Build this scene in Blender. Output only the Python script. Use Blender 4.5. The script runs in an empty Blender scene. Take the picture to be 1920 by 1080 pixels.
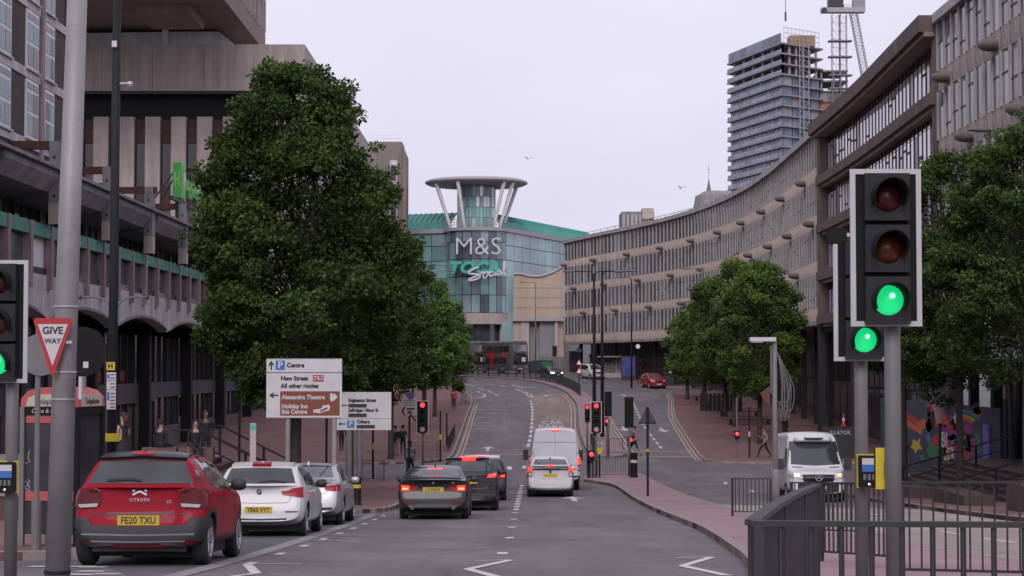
import bpy, bmesh, math, random
from mathutils import Vector, Matrix
from mathutils.bvhtree import BVHTree
R = math.radians
sc = bpy.context.scene
col = sc.collection
random.seed(11)

# ---------------------------------------------------------------- camera, sky, sun, exposure
FPX, HOR, EYE = 3500.0, 685.0, 1.6
PITCH = math.atan((HOR - 540) / FPX)
cd = bpy.data.cameras.new('camera')
cd.sensor_width = 36; cd.lens = FPX / 1920 * 36
cd.clip_start = 0.1; cd.clip_end = 6000
cam = bpy.data.objects.new('camera', cd); col.objects.link(cam)
cam.location = (0, 0, EYE); cam.rotation_euler = (math.pi / 2 + PITCH, 0, 0)
sc.camera = cam

SUN_EL, SUN_AZ = R(36), R(188)
w = bpy.data.worlds.new('World'); sc.world = w; w.use_nodes = True
nt = w.node_tree; nt.nodes.clear()
sky = nt.nodes.new('ShaderNodeTexSky'); sky.sky_type = 'NISHITA'; sky.sun_disc = False
sky.sun_elevation = SUN_EL; sky.sun_rotation = SUN_AZ; sky.dust_density = 4; sky.air_density = 1.0
hs = nt.nodes.new('ShaderNodeHueSaturation'); hs.inputs['Saturation'].default_value = 0.25
nt.links.new(sky.outputs[0], hs.inputs['Color'])
tc = nt.nodes.new('ShaderNodeTexCoord'); mp = nt.nodes.new('ShaderNodeMapping')
mp.inputs['Scale'].default_value = (1.2, 1.2, 3.2)
nz = nt.nodes.new('ShaderNodeTexNoise'); nz.inputs['Scale'].default_value = 2.2; nz.inputs['Detail'].default_value = 6
nt.links.new(tc.outputs['Generated'], mp.inputs[0]); nt.links.new(mp.outputs[0], nz.inputs['Vector'])
cr = nt.nodes.new('ShaderNodeValToRGB')
cr.color_ramp.elements[0].position = 0.3; cr.color_ramp.elements[0].color = (8.1, 7.75, 9.6, 1)
cr.color_ramp.elements[1].position = 0.75; cr.color_ramp.elements[1].color = (9.9, 9.3, 11.1, 1)
nt.links.new(nz.outputs['Fac'], cr.inputs[0])
mx = nt.nodes.new('ShaderNodeMix'); mx.data_type = 'RGBA'; mx.inputs['Factor'].default_value = 0.85
nt.links.new(hs.outputs[0], mx.inputs['A']); nt.links.new(cr.outputs[0], mx.inputs['B'])
bg = nt.nodes.new('ShaderNodeBackground'); bg.inputs['Strength'].default_value = 0.1
nt.links.new(mx.outputs['Result'], bg.inputs['Color'])
wo = nt.nodes.new('ShaderNodeOutputWorld'); nt.links.new(bg.outputs[0], wo.inputs[0])

sd = bpy.data.lights.new('sun', 'SUN'); sd.energy = 1.5; sd.angle = R(30); sd.color = (1.0, 0.96, 0.93)
sun = bpy.data.objects.new('sun', sd); col.objects.link(sun)
# the sun stands behind and to the left of the camera, above the cloud
sun.rotation_euler = (math.pi / 2 - SUN_EL, 0, R(-8)); sun.location = (-20, -20, 60)
sc.view_settings.view_transform = 'Standard'; sc.view_settings.look = 'None'
sc.view_settings.exposure = 0.0; sc.view_settings.gamma = 1.0; sc.view_settings.use_curve_mapping = False
sc.render.engine = 'CYCLES'
sc.cycles.max_bounces = 6; sc.cycles.diffuse_bounces = 3; sc.cycles.glossy_bounces = 3
sc.cycles.transmission_bounces = 4; sc.cycles.transparent_max_bounces = 6
sc.cycles.use_denoising = True
sc.cycles.caustics_reflective = False; sc.cycles.caustics_refractive = False

# ---------------------------------------------------------------- ground profile: height of the street along Y
PROF = [(-200, -1.5), (-30, -1.55), (0, -1.6), (7, -1.66), (13, -1.88), (19, -2.24), (25.4, -2.66), (37, -3.34), (47, -3.88), (58, -4.40), (69, -4.84),
        (85, -5.25), (100, -5.38), (112, -5.30), (122, -5.10), (150, -4.22), (178, -3.32), (206, -2.48), (230, -1.62), (246, -1.18), (258, -1.02), (300, -0.9), (6000, -0.9)]
def _mk():
    n = len(PROF); d = [(PROF[i+1][1]-PROF[i][1])/(PROF[i+1][0]-PROF[i][0]) for i in range(n-1)]
    m = [d[0]]
    for i in range(1, n-1):
        m.append(0 if d[i-1]*d[i] <= 0 else 2*d[i-1]*d[i]/(d[i-1]+d[i]))
    m.append(d[-1]); return m
_MS = _mk()
def G(y):
    if y <= PROF[0][0]: return EYE + PROF[0][1]
    for i in range(len(PROF)-1):
        a, b = PROF[i], PROF[i+1]
        if y <= b[0]:
            h = b[0]-a[0]; t = (y-a[0])/h
            return EYE + (2*t**3-3*t**2+1)*a[1] + (t**3-2*t**2+t)*h*_MS[i] + (-2*t**3+3*t**2)*b[1] + (t**3-t**2)*h*_MS[i+1]
    return EYE + PROF[-1][1]
def slope(y): return (G(y+.5)-G(y-.5))
def ray(x, y):
    r, u = x-960, 540-y
    return Vector((r, -u*math.sin(PITCH)+FPX*math.cos(PITCH), u*math.cos(PITCH)+FPX*math.sin(PITCH)))
def at(x, y, Y):            # point on the pixel's ray at depth Y
    d = ray(x, y); return Vector((0, 0, EYE)) + d*(Y/d.y)
def px(x, Y): return (x-960)/FPX*Y      # lateral position at depth Y

# ---------------------------------------------------------------- materials
MATS = {}
def M(name, c, rough=.7, metal=0., var=.12, scale=2.0, bump=0., bscale=None, coat=0., ior=None, emit=None, es=0., streak=0., fine=0.):
    if name in MATS: return MATS[name]
    m = bpy.data.materials.new(name); m.use_nodes = True; t = m.node_tree
    b = t.nodes['Principled BSDF']
    b.inputs['Roughness'].default_value = rough; b.inputs['Metallic'].default_value = metal
    if coat: b.inputs['Coat Weight'].default_value = coat; b.inputs['Coat Roughness'].default_value = .04
    if ior: b.inputs['IOR'].default_value = ior
    if emit:
        b.inputs['Emission Color'].default_value = (*emit, 1); b.inputs['Emission Strength'].default_value = es
    tcn = t.nodes.new('ShaderNodeTexCoord')
    last = None
    def noise(sc_, det, vec=None):
        n = t.nodes.new('ShaderNodeTexNoise'); n.inputs['Scale'].default_value = sc_; n.inputs['Detail'].default_value = det
        t.links.new(vec or tcn.outputs['Object'], n.inputs['Vector']); return n
    def mixin(a_sock, a_col, fac_sock, mul):
        k = t.nodes.new('ShaderNodeMix'); k.data_type = 'RGBA'; k.blend_type = 'MULTIPLY'; k.inputs['Factor'].default_value = 1
        r = t.nodes.new('ShaderNodeMapRange'); r.inputs['From Min'].default_value = .3; r.inputs['From Max'].default_value = .7
        r.inputs['To Min'].default_value = 1-mul; r.inputs['To Max'].default_value = 1+mul*.7
        t.links.new(fac_sock, r.inputs['Value'])
        if a_sock: t.links.new(a_sock, k.inputs['A'])
        else: k.inputs['A'].default_value = (*a_col, 1)
        t.links.new(r.outputs[0], k.inputs['B']); return k.outputs['Result']
    if var: last = mixin(last, c, noise(scale, 5).outputs['Fac'], var)
    if fine: last = mixin(last, c, noise(scale*25, 3).outputs['Fac'], fine)
    if streak:
        g = t.nodes.new('ShaderNodeMapping'); g.inputs['Scale'].default_value = (1, 1, .07)
        t.links.new(tcn.outputs['Object'], g.inputs[0])
        last = mixin(last, c, noise(1.6, 6, g.outputs[0]).outputs['Fac'], streak)
    if last: t.links.new(last, b.inputs['Base Color'])
    else: b.inputs['Base Color'].default_value = (*c, 1)
    if bump:
        bn = t.nodes.new('ShaderNodeBump'); bn.inputs['Strength'].default_value = bump; bn.inputs['Distance'].default_value = .02
        t.links.new(noise(bscale or scale*8, 4).outputs['Fac'], bn.inputs['Height']); t.links.new(bn.outputs[0], b.inputs['Normal'])
    MATS[name] = m; return m

def brick_mat(name, c1, c2, mortar, bw, bh, scale=1.0, axes='XY', msize=.01, rough=.85, var=.2):
    m = bpy.data.materials.new(name); m.use_nodes = True; t = m.node_tree; b = t.nodes['Principled BSDF']
    b.inputs['Roughness'].default_value = rough
    tcn = t.nodes.new('ShaderNodeTexCoord'); sep = t.nodes.new('ShaderNodeSeparateXYZ'); cmb = t.nodes.new('ShaderNodeCombineXYZ')
    t.links.new(tcn.outputs['Object'], sep.inputs[0])
    for i, a in enumerate(axes): t.links.new(sep.outputs[a], cmb.inputs[i])
    br = t.nodes.new('ShaderNodeTexBrick'); br.inputs['Scale'].default_value = scale
    br.inputs['Color1'].default_value = (*c1, 1); br.inputs['Color2'].default_value = (*c2, 1); br.inputs['Mortar'].default_value = (*mortar, 1)
    br.inputs['Brick Width'].default_value = bw; br.inputs['Row Height'].default_value = bh; br.inputs['Mortar Size'].default_value = msize
    t.links.new(cmb.outputs[0], br.inputs['Vector'])
    n = t.nodes.new('ShaderNodeTexNoise'); n.inputs['Scale'].default_value = .45; n.inputs['Detail'].default_value = 8; n.inputs['Roughness'].default_value = .65
    t.links.new(tcn.outputs['Object'], n.inputs['Vector'])
    r = t.nodes.new('ShaderNodeMapRange'); r.inputs['From Min'].default_value = .3; r.inputs['From Max'].default_value = .7
    r.inputs['To Min'].default_value = 1-var; r.inputs['To Max'].default_value = 1+var
    t.links.new(n.outputs['Fac'], r.inputs['Value'])
    k = t.nodes.new('ShaderNodeMix'); k.data_type = 'RGBA'; k.blend_type = 'MULTIPLY'; k.inputs['Factor'].default_value = 1
    t.links.new(br.outputs['Color'], k.inputs['A']); t.links.new(r.outputs[0], k.inputs['B'])
    t.links.new(k.outputs['Result'], b.inputs['Base Color']); MATS[name] = m; return m

# ---------------------------------------------------------------- object helpers
def tag(o, label=None, cat=None, group=None, kind=None):
    if label: o['label'] = label
    if cat: o['category'] = cat
    if group: o['group'] = group
    if kind: o['kind'] = kind
    return o
def empty(name, loc=(0, 0, 0), rz=0., label=None, cat=None, group=None, rx=0.):
    o = bpy.data.objects.new(name, None); col.objects.link(o); o.empty_display_size = .2
    o.location = loc; o.rotation_euler = (rx, 0, rz); return tag(o, label, cat, group)
def obj(name, me, mat=None, parent=None, loc=None, rot=None, smooth=False, scale=None):
    if mat is not None and not me.materials: me.materials.append(mat)
    o = bpy.data.objects.new(name, me); col.objects.link(o)
    if parent is not None: o.parent = parent
    if loc is not None: o.location = loc
    if rot is not None: o.rotation_euler = rot
    if scale is not None: o.scale = scale
    if smooth:
        me.polygons.foreach_set('use_smooth', [True]*len(me.polygons))
    return o
def copy_tree(o, parent=None):
    c = o.copy(); col.objects.link(c)
    if parent is not None: c.parent = parent
    for ch in list(o.children): copy_tree(ch, c)
    return c

class MB:                   # collects shapes into one mesh
    def __init__(s): s.v = []; s.f = []
    def add(s, vs, fs):
        n = len(s.v); s.v += [tuple(p) for p in vs]; s.f += [tuple(i+n for i in f) for f in fs]; return s
    def box(s, x0, x1, y0, y1, z0, z1):
        return s.add([(x0,y0,z0),(x1,y0,z0),(x1,y1,z0),(x0,y1,z0),(x0,y0,z1),(x1,y0,z1),(x1,y1,z1),(x0,y1,z1)],
                     [(0,3,2,1),(4,5,6,7),(0,1,5,4),(1,2,6,5),(2,3,7,6),(3,0,4,7)])
    def cbox(s, c, d): return s.box(c[0]-d[0]/2, c[0]+d[0]/2, c[1]-d[1]/2, c[1]+d[1]/2, c[2]-d[2]/2, c[2]+d[2]/2)
    def tube(s, pts, r, n=10, caps=True):
        pts = [Vector(p) for p in pts]; rs = r if isinstance(r, (list, tuple)) else [r]*len(pts)
        base = len(s.v); ref = None
        for i, p in enumerate(pts):
            t = (pts[min(i+1, len(pts)-1)]-pts[max(i-1, 0)]).normalized()
            if ref is None:
                ref = t.orthogonal().normalized()
            ref = (ref - t*ref.dot(t)).normalized(); q = t.cross(ref)
            for k in range(n):
                a = 2*math.pi*k/n; s.v.append(tuple(p + (ref*math.cos(a)+q*math.sin(a))*rs[i]))
        for i in range(len(pts)-1):
            for k in range(n):
                a = base+i*n+k; b = base+i*n+(k+1) % n; s.f.append((a, b, b+n, a+n))
        if caps:
            s.f.append(tuple(base+k for k in reversed(range(n)))); s.f.append(tuple(base+(len(pts)-1)*n+k for k in range(n)))
        return s
    def bar(s, a, b, wx, wz):      # square bar between two points
        a, b = Vector(a), Vector(b); t = (b-a).normalized()
        up = Vector((0, 0, 1)) if abs(t.z) < .95 else Vector((0, 1, 0))
        q = t.cross(up).normalized()*wx/2; u = q.cross(t).normalized()*wz/2
        vs = [a-q-u, a+q-u, a+q+u, a-q+u, b-q-u, b+q-u, b+q+u, b-q+u]
        return s.add(vs, [(0,1,2,3),(7,6,5,4),(0,4,5,1),(1,5,6,2),(2,6,7,3),(3,7,4,0)])
    def lathe(s, prof, n=24, c=(0, 0, 0), axis='Z', a0=0., a1=2*math.pi):
        base = len(s.v); full = abs(a1-a0-2*math.pi) < 1e-6; m = n if full else n+1
        for (r, z) in prof:
            for k in range(m):
                a = a0+(a1-a0)*k/n; x, y = r*math.cos(a), r*math.sin(a)
                p = (x, y, z) if axis == 'Z' else ((z, x, y) if axis == 'X' else (y, z, x))
                s.v.append((p[0]+c[0], p[1]+c[1], p[2]+c[2]))
        for i in range(len(prof)-1):
            for k in range(n):
                a = base+i*m+k; b = base+i*m+((k+1) % m if full else k+1); s.f.append((a, b, b+m, a+m))
        return s
    def prism(s, poly, d0, d1, plane='XZ'):     # polygon extruded along the remaining axis
        n = len(poly); vs = []
        for d in (d0, d1):
            for (a, b) in poly: vs.append({'XZ': (a, d, b), 'XY': (a, b, d), 'YZ': (d, a, b)}[plane])
        fs = [tuple(range(n)), tuple(reversed(range(n, 2*n)))]
        for i in range(n):
            j = (i+1) % n; fs.append((i, i+n, j+n, j))
        return s.add(vs, fs)
    def mesh(s, name='m', fix=True):
        me = bpy.data.meshes.new(name); me.from_pydata(s.v, [], s.f); me.update()
        if fix:
            b = bmesh.new(); b.from_mesh(me); bmesh.ops.recalc_face_normals(b, faces=b.faces); b.to_mesh(me); b.free()
        return me
    def build(s, name, mat, parent=None, loc=None, rot=None, smooth=False, fix=True):
        return obj(name, s.mesh(name, fix), mat, parent, loc, rot, smooth)
def smooth_by_angle(o, deg=35):
    me = o.data; b = bmesh.new(); b.from_mesh(me)
    for f in b.faces: f.smooth = True
    for e in b.edges:
        if len(e.link_faces) == 2 and e.calc_face_angle(0) > R(deg): e.smooth = False
    b.to_mesh(me); b.free(); return o
def text(s, size, mat, parent, loc, rot=(math.pi/2, 0, 0), ext=.003, bold=0., align='CENTER', shear=0., sx=1., spacing=1., name='lettering'):
    cu = bpy.data.curves.new('t', 'FONT'); cu.body = s; cu.size = size; cu.extrude = ext; cu.align_x = align; cu.align_y = 'CENTER'
    cu.offset = bold; cu.shear = shear; cu.resolution_u = 3; cu.space_character = spacing
    o = bpy.data.objects.new('t', cu); me = bpy.data.meshes.new_from_object(o)
    bpy.data.objects.remove(o); bpy.data.curves.remove(cu)
    me.materials.clear()
    return obj(name, me, mat, parent, loc, rot, scale=(sx, 1, 1))
_tmp = bpy.data.scenes.new('tmp_eval')
def evaluated(o):           # mesh of an object with its modifiers, evaluated in a scene of its own
    if o.name not in _tmp.collection.objects: _tmp.collection.objects.link(o)
    with bpy.context.temp_override(scene=_tmp, view_layer=_tmp.view_layers[0]):
        dg = bpy.context.evaluated_depsgraph_get(); dg.update()
    return bpy.data.meshes.new_from_object(o.evaluated_get(dg))

# ---------------------------------------------------------------- the ground, road and pavements
def sheet_mesh(poly, off, step=3.0, thick=0.):
    b = bmesh.new(); vs = [b.verts.new((p[0], p[1], 0)) for p in poly]; f = b.faces.new(vs)
    y0 = min(p[1] for p in poly); y1 = max(p[1] for p in poly); y = math.ceil(y0/step)*step
    cuts = []
    while y < min(y1, 320): cuts.append(y); y += step
    for c in cuts:
        bmesh.ops.bisect_plane(b, geom=b.verts[:]+b.edges[:]+b.faces[:], plane_co=(0, c, 0), plane_no=(0, 1, 0))
    bmesh.ops.recalc_face_normals(b, faces=b.faces)
    if b.faces and sum(f.normal.z*f.calc_area() for f in b.faces) < 0: bmesh.ops.reverse_faces(b, faces=b.faces)
    bmesh.ops.triangulate(b, faces=[f for f in b.faces if len(f.verts) > 4])
    for v in b.verts: v.co.z = G(v.co.y)+off
    if thick:
        ed = [e for e in b.edges if len(e.link_faces) == 1]
        r = bmesh.ops.extrude_edge_only(b, edges=ed)
        for g in r['geom']:
            if isinstance(g, bmesh.types.BMVert): g.co.z -= thick
        bmesh.ops.recalc_face_normals(b, faces=b.faces)
    me = bpy.data.meshes.new('sheet'); b.to_mesh(me); b.free(); return me
def sheet(name, poly, off, mat, parent=None, thick=0., kind=None, step=3.0):
    o = obj(name, sheet_mesh(poly, off, step, thick), mat, parent)
    if kind: o['kind'] = kind
    return o
def gp(x, y, off=0.):        # where the pixel's ray meets the street surface
    d = ray(x, y); lo, hi = 3., 290.
    for _ in range(50):
        m = (lo+hi)/2
        if EYE + d.z/d.y*m > G(m)+off: lo = m
        else: hi = m
    return (d.x/d.y*lo, lo)
def gps(*p): return [gp(*q) for q in p]

def asphalt(name, c, v=.18, lane=True):
    m = bpy.data.materials.new(name); m.use_nodes = True; t = m.node_tree; b = t.nodes['Principled BSDF']
    b.inputs['Roughness'].default_value = .82
    tcn = t.nodes.new('ShaderNodeTexCoord')
    def nz_(s, det, scl=(1, 1, 1)):
        g = t.nodes.new('ShaderNodeMapping'); g.inputs['Scale'].default_value = scl; t.links.new(tcn.outputs['Object'], g.inputs[0])
        n = t.nodes.new('ShaderNodeTexNoise'); n.inputs['Scale'].default_value = s; n.inputs['Detail'].default_value = det; n.inputs['Roughness'].default_value = .6
        t.links.new(g.outputs[0], n.inputs['Vector']); return n.outputs['Fac']
    last = None
    for (fac, mul) in ((nz_(.25, 7), v), (nz_(1.1, 5, (1, .04, 1)), v*.9), (nz_(60, 2), .16), (nz_(.9, 9, (1, .35, 1)), v*.8)):
        r = t.nodes.new('ShaderNodeMapRange'); r.inputs['From Min'].default_value = .32; r.inputs['From Max'].default_value = .68
        r.inputs['To Min'].default_value = 1-mul; r.inputs['To Max'].default_value = 1+mul; t.links.new(fac, r.inputs['Value'])
        k = t.nodes.new('ShaderNodeMix'); k.data_type = 'RGBA'; k.blend_type = 'MULTIPLY'; k.inputs['Factor'].default_value = 1
        if last: t.links.new(last, k.inputs['A'])
        else: k.inputs['A'].default_value = (*c, 1)
        t.links.new(r.outputs[0], k.inputs['B']); last = k.outputs['Result']
    # sealed cracks and slightly different repair areas
    g = t.nodes.new('ShaderNodeMapping'); g.inputs['Scale'].default_value = (1, .4, 1); t.links.new(tcn.outputs['Object'], g.inputs[0])
    dn = t.nodes.new('ShaderNodeTexNoise'); dn.inputs['Scale'].default_value = 1.3; dn.inputs['Detail'].default_value = 5; t.links.new(tcn.outputs['Object'], dn.inputs['Vector'])
    ad = t.nodes.new('ShaderNodeVectorMath'); ad.operation = 'MULTIPLY_ADD'; ad.inputs[1].default_value = (.9, .9, 0); t.links.new(dn.outputs['Color'], ad.inputs[0]); t.links.new(g.outputs[0], ad.inputs[2])
    for (feat, sc_, a0, a1, m0, m1) in (('DISTANCE_TO_EDGE', .22, .0, .012, .72, 1.), ('F1', .16, None, None, .93, 1.07)):
        vo = t.nodes.new('ShaderNodeTexVoronoi'); vo.feature = feat; vo.inputs['Scale'].default_value = sc_; t.links.new(ad.outputs[0] if a0 is not None else g.outputs[0], vo.inputs['Vector'])
        r = t.nodes.new('ShaderNodeMapRange'); r.inputs['From Min'].default_value = a0 if a0 is not None else 0; r.inputs['From Max'].default_value = a1 if a1 is not None else 1
        r.inputs['To Min'].default_value = m0; r.inputs['To Max'].default_value = m1; t.links.new(vo.outputs['Distance'] if a0 is not None else vo.outputs['Color'], r.inputs['Value'])
        k = t.nodes.new('ShaderNodeMix'); k.data_type = 'RGBA'; k.blend_type = 'MULTIPLY'; k.inputs['Factor'].default_value = 1
        t.links.new(last, k.inputs['A']); t.links.new(r.outputs[0], k.inputs['B']); last = k.outputs['Result']
    t.links.new(last, b.inputs['Base Color'])
    bn = t.nodes.new('ShaderNodeBump'); bn.inputs['Strength'].default_value = .25; bn.inputs['Distance'].default_value = .01
    t.links.new(nz_(90, 2), bn.inputs['Height']); t.links.new(bn.outputs[0], b.inputs['Normal'])
    MATS[name] = m; return m
m_road = asphalt('asphalt', (.134, .114, .125))
m_bay = asphalt('bay_asphalt', (.085, .08, .092))
m_buff = asphalt('buff_surface', (.215, .158, .145))
m_buff2 = asphalt('buff_worn', (.30, .25, .225))
m_ground = asphalt('ground_mix', (.12, .115, .12))
m_pave = brick_mat('red_pavers', (.195, .092, .088), (.16, .076, .073), (.13, .085, .085), .21, .105, var=.28)
m_pink = brick_mat('pink_pavers', (.33, .20, .215), (.29, .175, .19), (.19, .135, .145), .21, .105, var=.2)
m_kerb = M('kerb_stone', (.27, .23, .215), .85, var=.22, scale=3, fine=.15, bump=.3)
m_setts = M('granite_strip', (.24, .22, .23), .85, var=.2, scale=6, fine=.2)
def paint(name, c, wear):
    m = bpy.data.materials.new(name); m.use_nodes = True; t = m.node_tree; b = t.nodes['Principled BSDF']; b.inputs['Roughness'].default_value = .7
    tcn = t.nodes.new('ShaderNodeTexCoord'); n = t.nodes.new('ShaderNodeTexNoise'); n.inputs['Scale'].default_value = 9; n.inputs['Detail'].default_value = 8
    n.inputs['Roughness'].default_value = .7; t.links.new(tcn.outputs['Object'], n.inputs['Vector'])
    r = t.nodes.new('ShaderNodeValToRGB'); r.color_ramp.elements[0].position = wear-.06; r.color_ramp.elements[0].color = (.13, .125, .13, 1)
    r.color_ramp.elements[1].position = wear+.06; r.color_ramp.elements[1].color = (*c, 1)
    t.links.new(n.outputs['Fac'], r.inputs[0]); t.links.new(r.outputs[0], b.inputs['Base Color']); MATS[name] = m; return m
m_white = paint('white_road_paint', (.54, .51, .52), .36)
m_worn = paint('worn_white_paint', (.45, .43, .44), .52)
m_yellow = paint('yellow_road_paint', (.46, .33, .19), .42)
m_redline = paint('red_road_paint', (.34, .15, .145), .44)

sheet('ground', [(-900, -200), (900, -200), (900, 2500), (-900, 2500)], -.02, m_ground, kind='structure', step=4)
road = sheet('road', [(-30, -60), (30, -60), (30, 300), (-30, 300)], 0, m_road, kind='structure', step=2)
kmesh = MB().box(-.45, .45, 0, .16, -.2, .004).mesh('kerb_stone')
kmesh.materials.append(m_kerb)
def kerb(line, parent, ymax=80., h=.12, side=1):
    pts = [Vector(p) for p in line]; acc = []; far = MB()
    seg = []; tot = 0
    for a, b in zip(pts, pts[1:]): seg.append((tot, a, b)); tot += (b-a).length
    s = .46
    while s < tot-.2:
        for (t0, a, b) in seg:
            L = (b-a).length
            if t0 <= s <= t0+L: p = a+(b-a)*((s-t0)/L); d = (b-a).normalized(); break
        ang = math.atan2(d.y, d.x); sl = slope(p.y)*d.y
        if p.y < ymax:
            o = obj('kerb_stone', kmesh, None, parent, (p.x, p.y, G(p.y)+h), (0, -math.atan(sl), ang + (0 if side > 0 else 0)))
            if side < 0: o.scale = (1, -1, 1)
            o.rotation_euler = Matrix.Rotation(ang, 4, 'Z').to_euler(); o.rotation_euler = (Matrix.Rotation(ang, 4, 'Z') @ Matrix.Rotation(-math.atan(sl), 4, 'Y')).to_euler()
        else:
            n = Vector((-d.y, d.x))*.15*side; q0 = p-d*.46; q1 = p+d*.46
            z0, z1 = G(q0.y)+h, G(q1.y)+h
            far.add([(q0.x, q0.y, z0-.2), (q1.x, q1.y, z1-.2), (q1.x+n.x, q1.y+n.y, z1-.2), (q0.x+n.x, q0.y+n.y, z0-.2),
                     (q0.x, q0.y, z0+.004), (q1.x, q1.y, z1+.004), (q1.x+n.x, q1.y+n.y, z1+.004), (q0.x+n.x, q0.y+n.y, z0+.004)],
                    [(0,3,2,1),(4,5,6,7),(0,1,5,4),(1,2,6,5),(2,3,7,6),(3,0,4,7)])
        s += .92
    if far.v: tag(far.build('kerb_row', m_kerb, parent), kind='stuff')
def smooth_line(pts, n=4):
    out = []
    P = [Vector(p) for p in pts]
    for i in range(len(P)-1):
        p0, p1, p2, p3 = P[max(i-1, 0)], P[i], P[i+1], P[min(i+2, len(P)-1)]
        for k in range(n):
            t = k/n
            out.append(tuple(.5*((2*p1)+(p2-p0)*t+(2*p0-5*p1+4*p2-p3)*t*t+(3*p1-p0-3*p2+p3)*t**3)))
    out.append(tuple(P[-1])); return out

H_K = .12
# left pavement with the lay-by
k1 = smooth_line([(-22, 25.6), (-9, 25.6), (-7.0, 25.7), (-6.35, 26.4), (-6.2, 28), (-6.2, 47), (-6.0, 49.5), (-5.2, 51.5), (-4.2, 52.6), (-3.6, 54.5), (-3.5, 60), (-3.5, 77), (-4.0, 81), (-6.0, 84), (-10, 85.2), (-22, 85.5)])
pv1 = sheet('pavement', k1, H_K, m_pave, thick=.16, kind='structure'); kerb(k1, pv1, 83, side=1)
# left pavement beyond the side street
k2 = smooth_line([(-26, 101.5), (-9, 101.5), (-6, 102), (-4.2, 104), (-3.5, 108), (-3.5, 120), (-3.6, 150), (-3.7, 176), (-4.6, 190), (-8, 206), (-15, 220), (-30, 236)])
pv2 = sheet('pavement', k2+[(-40, 236), (-40, 101.5)], H_K, m_pave, thick=.16, kind='structure'); kerb(k2, pv2, 0, side=1)
# central island from the camera to its nose
il = smooth_line([(-1.6, -8), (0.2, 5), (1.6, 13)] + gps((1404, 1078), (1398, 1060), (1376, 1040), (1338, 1012), (1293, 987), (1210, 951), (1165, 922), (1145, 912), (1112, 906), (1092, 903)))
ir = [(3.7, 90.5), (4.6, 91.6), (5.6, 91.4), (6.2, 90), (6.3, 85), (6.35, 62), (6.2, 47), (6.2, 30), (6.3, 20), (6.6, -8)]
isl = sheet('traffic_island', il+ir, H_K, m_pink, thick=.16, kind='structure'); kerb(il+ir, isl, 92, side=-1)
# the median beyond the junction
m_l = smooth_line([(5.2, 108), (4.55, 109.5), (4.55, 114), (4.7, 125)] + [(4.95, 138), (5.5, 155), (5.85, 170), (5.8, 185), (5.4, 198), (4.0, 213), (1.5, 224.5), (-2, 231.5), (-7, 237), (-14, 242), (-26, 248)])
m_r = smooth_line([(-26, 250.5), (-14, 244.5), (-7, 239.6), (-2, 234.3), (2.6, 227), (5.7, 216), (7.3, 200), (7.7, 180), (7.6, 160), (7.3, 145), (6.9, 118), (6.6, 110), (6.0, 108), (5.2, 108)])
med = sheet('median', m_l+m_r, H_K, m_pink, thick=.16, kind='structure'); kerb(m_l+m_r, med, 0, side=-1)
# right pavement with the trees
k5 = smooth_line([(40, 102.5), (16, 102.6), (12.2, 102.8), (11.1, 104.2), (10.95, 107), (11.3, 114), (12.1, 130), (12.9, 146), (13.9, 160), (15.4, 178), (16.0, 188), (16.3, 193), (17.5, 196), (22, 197.5), (40, 198)])
pv5 = sheet('pavement', k5, H_K, m_pave, thick=.16, kind='structure'); kerb(k5, pv5, 0, side=1)
k6 = smooth_line([(40, 206), (18, 207), (16.2, 209), (14.3, 217), (12, 227), (9.5, 238), (6.5, 250), (3, 259), (-3, 266), (-14, 272), (-30, 277)])
pv6 = sheet('pavement', k6+[(-30, 299), (40, 299)], H_K, m_pave, thick=.16, kind='structure'); kerb(k6, pv6, 0, side=1)
k7 = smooth_line([(12.3, -10), (12.3, 20), (12.35, 45), (12.3, 66), (12.6, 72), (14.5, 75), (22, 75.5), (40, 75.5)])
pv7 = sheet('pavement', k7+[(40, -10)], H_K, m_pave, thick=.16, kind='structure'); kerb(k7, pv7, 72, side=-1)

# coloured surfacing, 4 mm sheets
sheet('lay_by', [(-6.2, 27.4), (-3.95, 20), (-3.95, 50.5), (-5.3, 51.2), (-6.05, 49)], .004, m_bay, kind='structure')
sheet('granite_edge', [(-3.95, 18), (-3.68, 18), (-3.68, 52), (-3.95, 51.5)], .008, m_setts, road)
sheet('buff_lane', smooth_line([(1.45, 112), (1.5, 138), (1.9, 178), (1.7, 190)], 6)+smooth_line([(5.0, 192), (5.35, 180), (5.3, 170), (5.0, 155), (4.45, 138), (4.1, 112)], 6), .004, m_buff, kind='structure')
sheet('buff_lane', [(6.35, 18), (12.3, 18), (12.3, 56), (10, 58), (6.35, 61)], .004, m_buff2, kind='structure')

# painted markings: each stroke its own part of the road
def strip(name, pts, wid, mat, off=.008):
    P = [Vector(p) for p in pts]; L = []; Rr = []
    for i, p in enumerate(P):
        d = (P[min(i+1, len(P)-1)]-P[max(i-1, 0)]).normalized(); n = Vector((-d.y, d.x))*wid/2
        L.append(p+n); Rr.append(p-n)
    mb = MB(); vs = []
    for a, b in zip(L, Rr): vs += [(a.x, a.y, G(a.y)+off), (b.x, b.y, G(b.y)+off)]
    mb.add(vs, [(2*i, 2*i+1, 2*i+3, 2*i+2) for i in range(len(P)-1)])
    o = mb.build(name, mat, road)
    if o.data.polygons and o.data.polygons[0].normal.z < 0: o.data.flip_normals()
    return o
def dens(pts, st=2.0):
    out = []
    for a, b in zip(pts, pts[1:]):
        a, b = Vector(a), Vector(b); n = max(1, int((b-a).length/st))
        out += [a+(b-a)*k/n for k in range(n)]
    return out+[Vector(pts[-1])]
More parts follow.
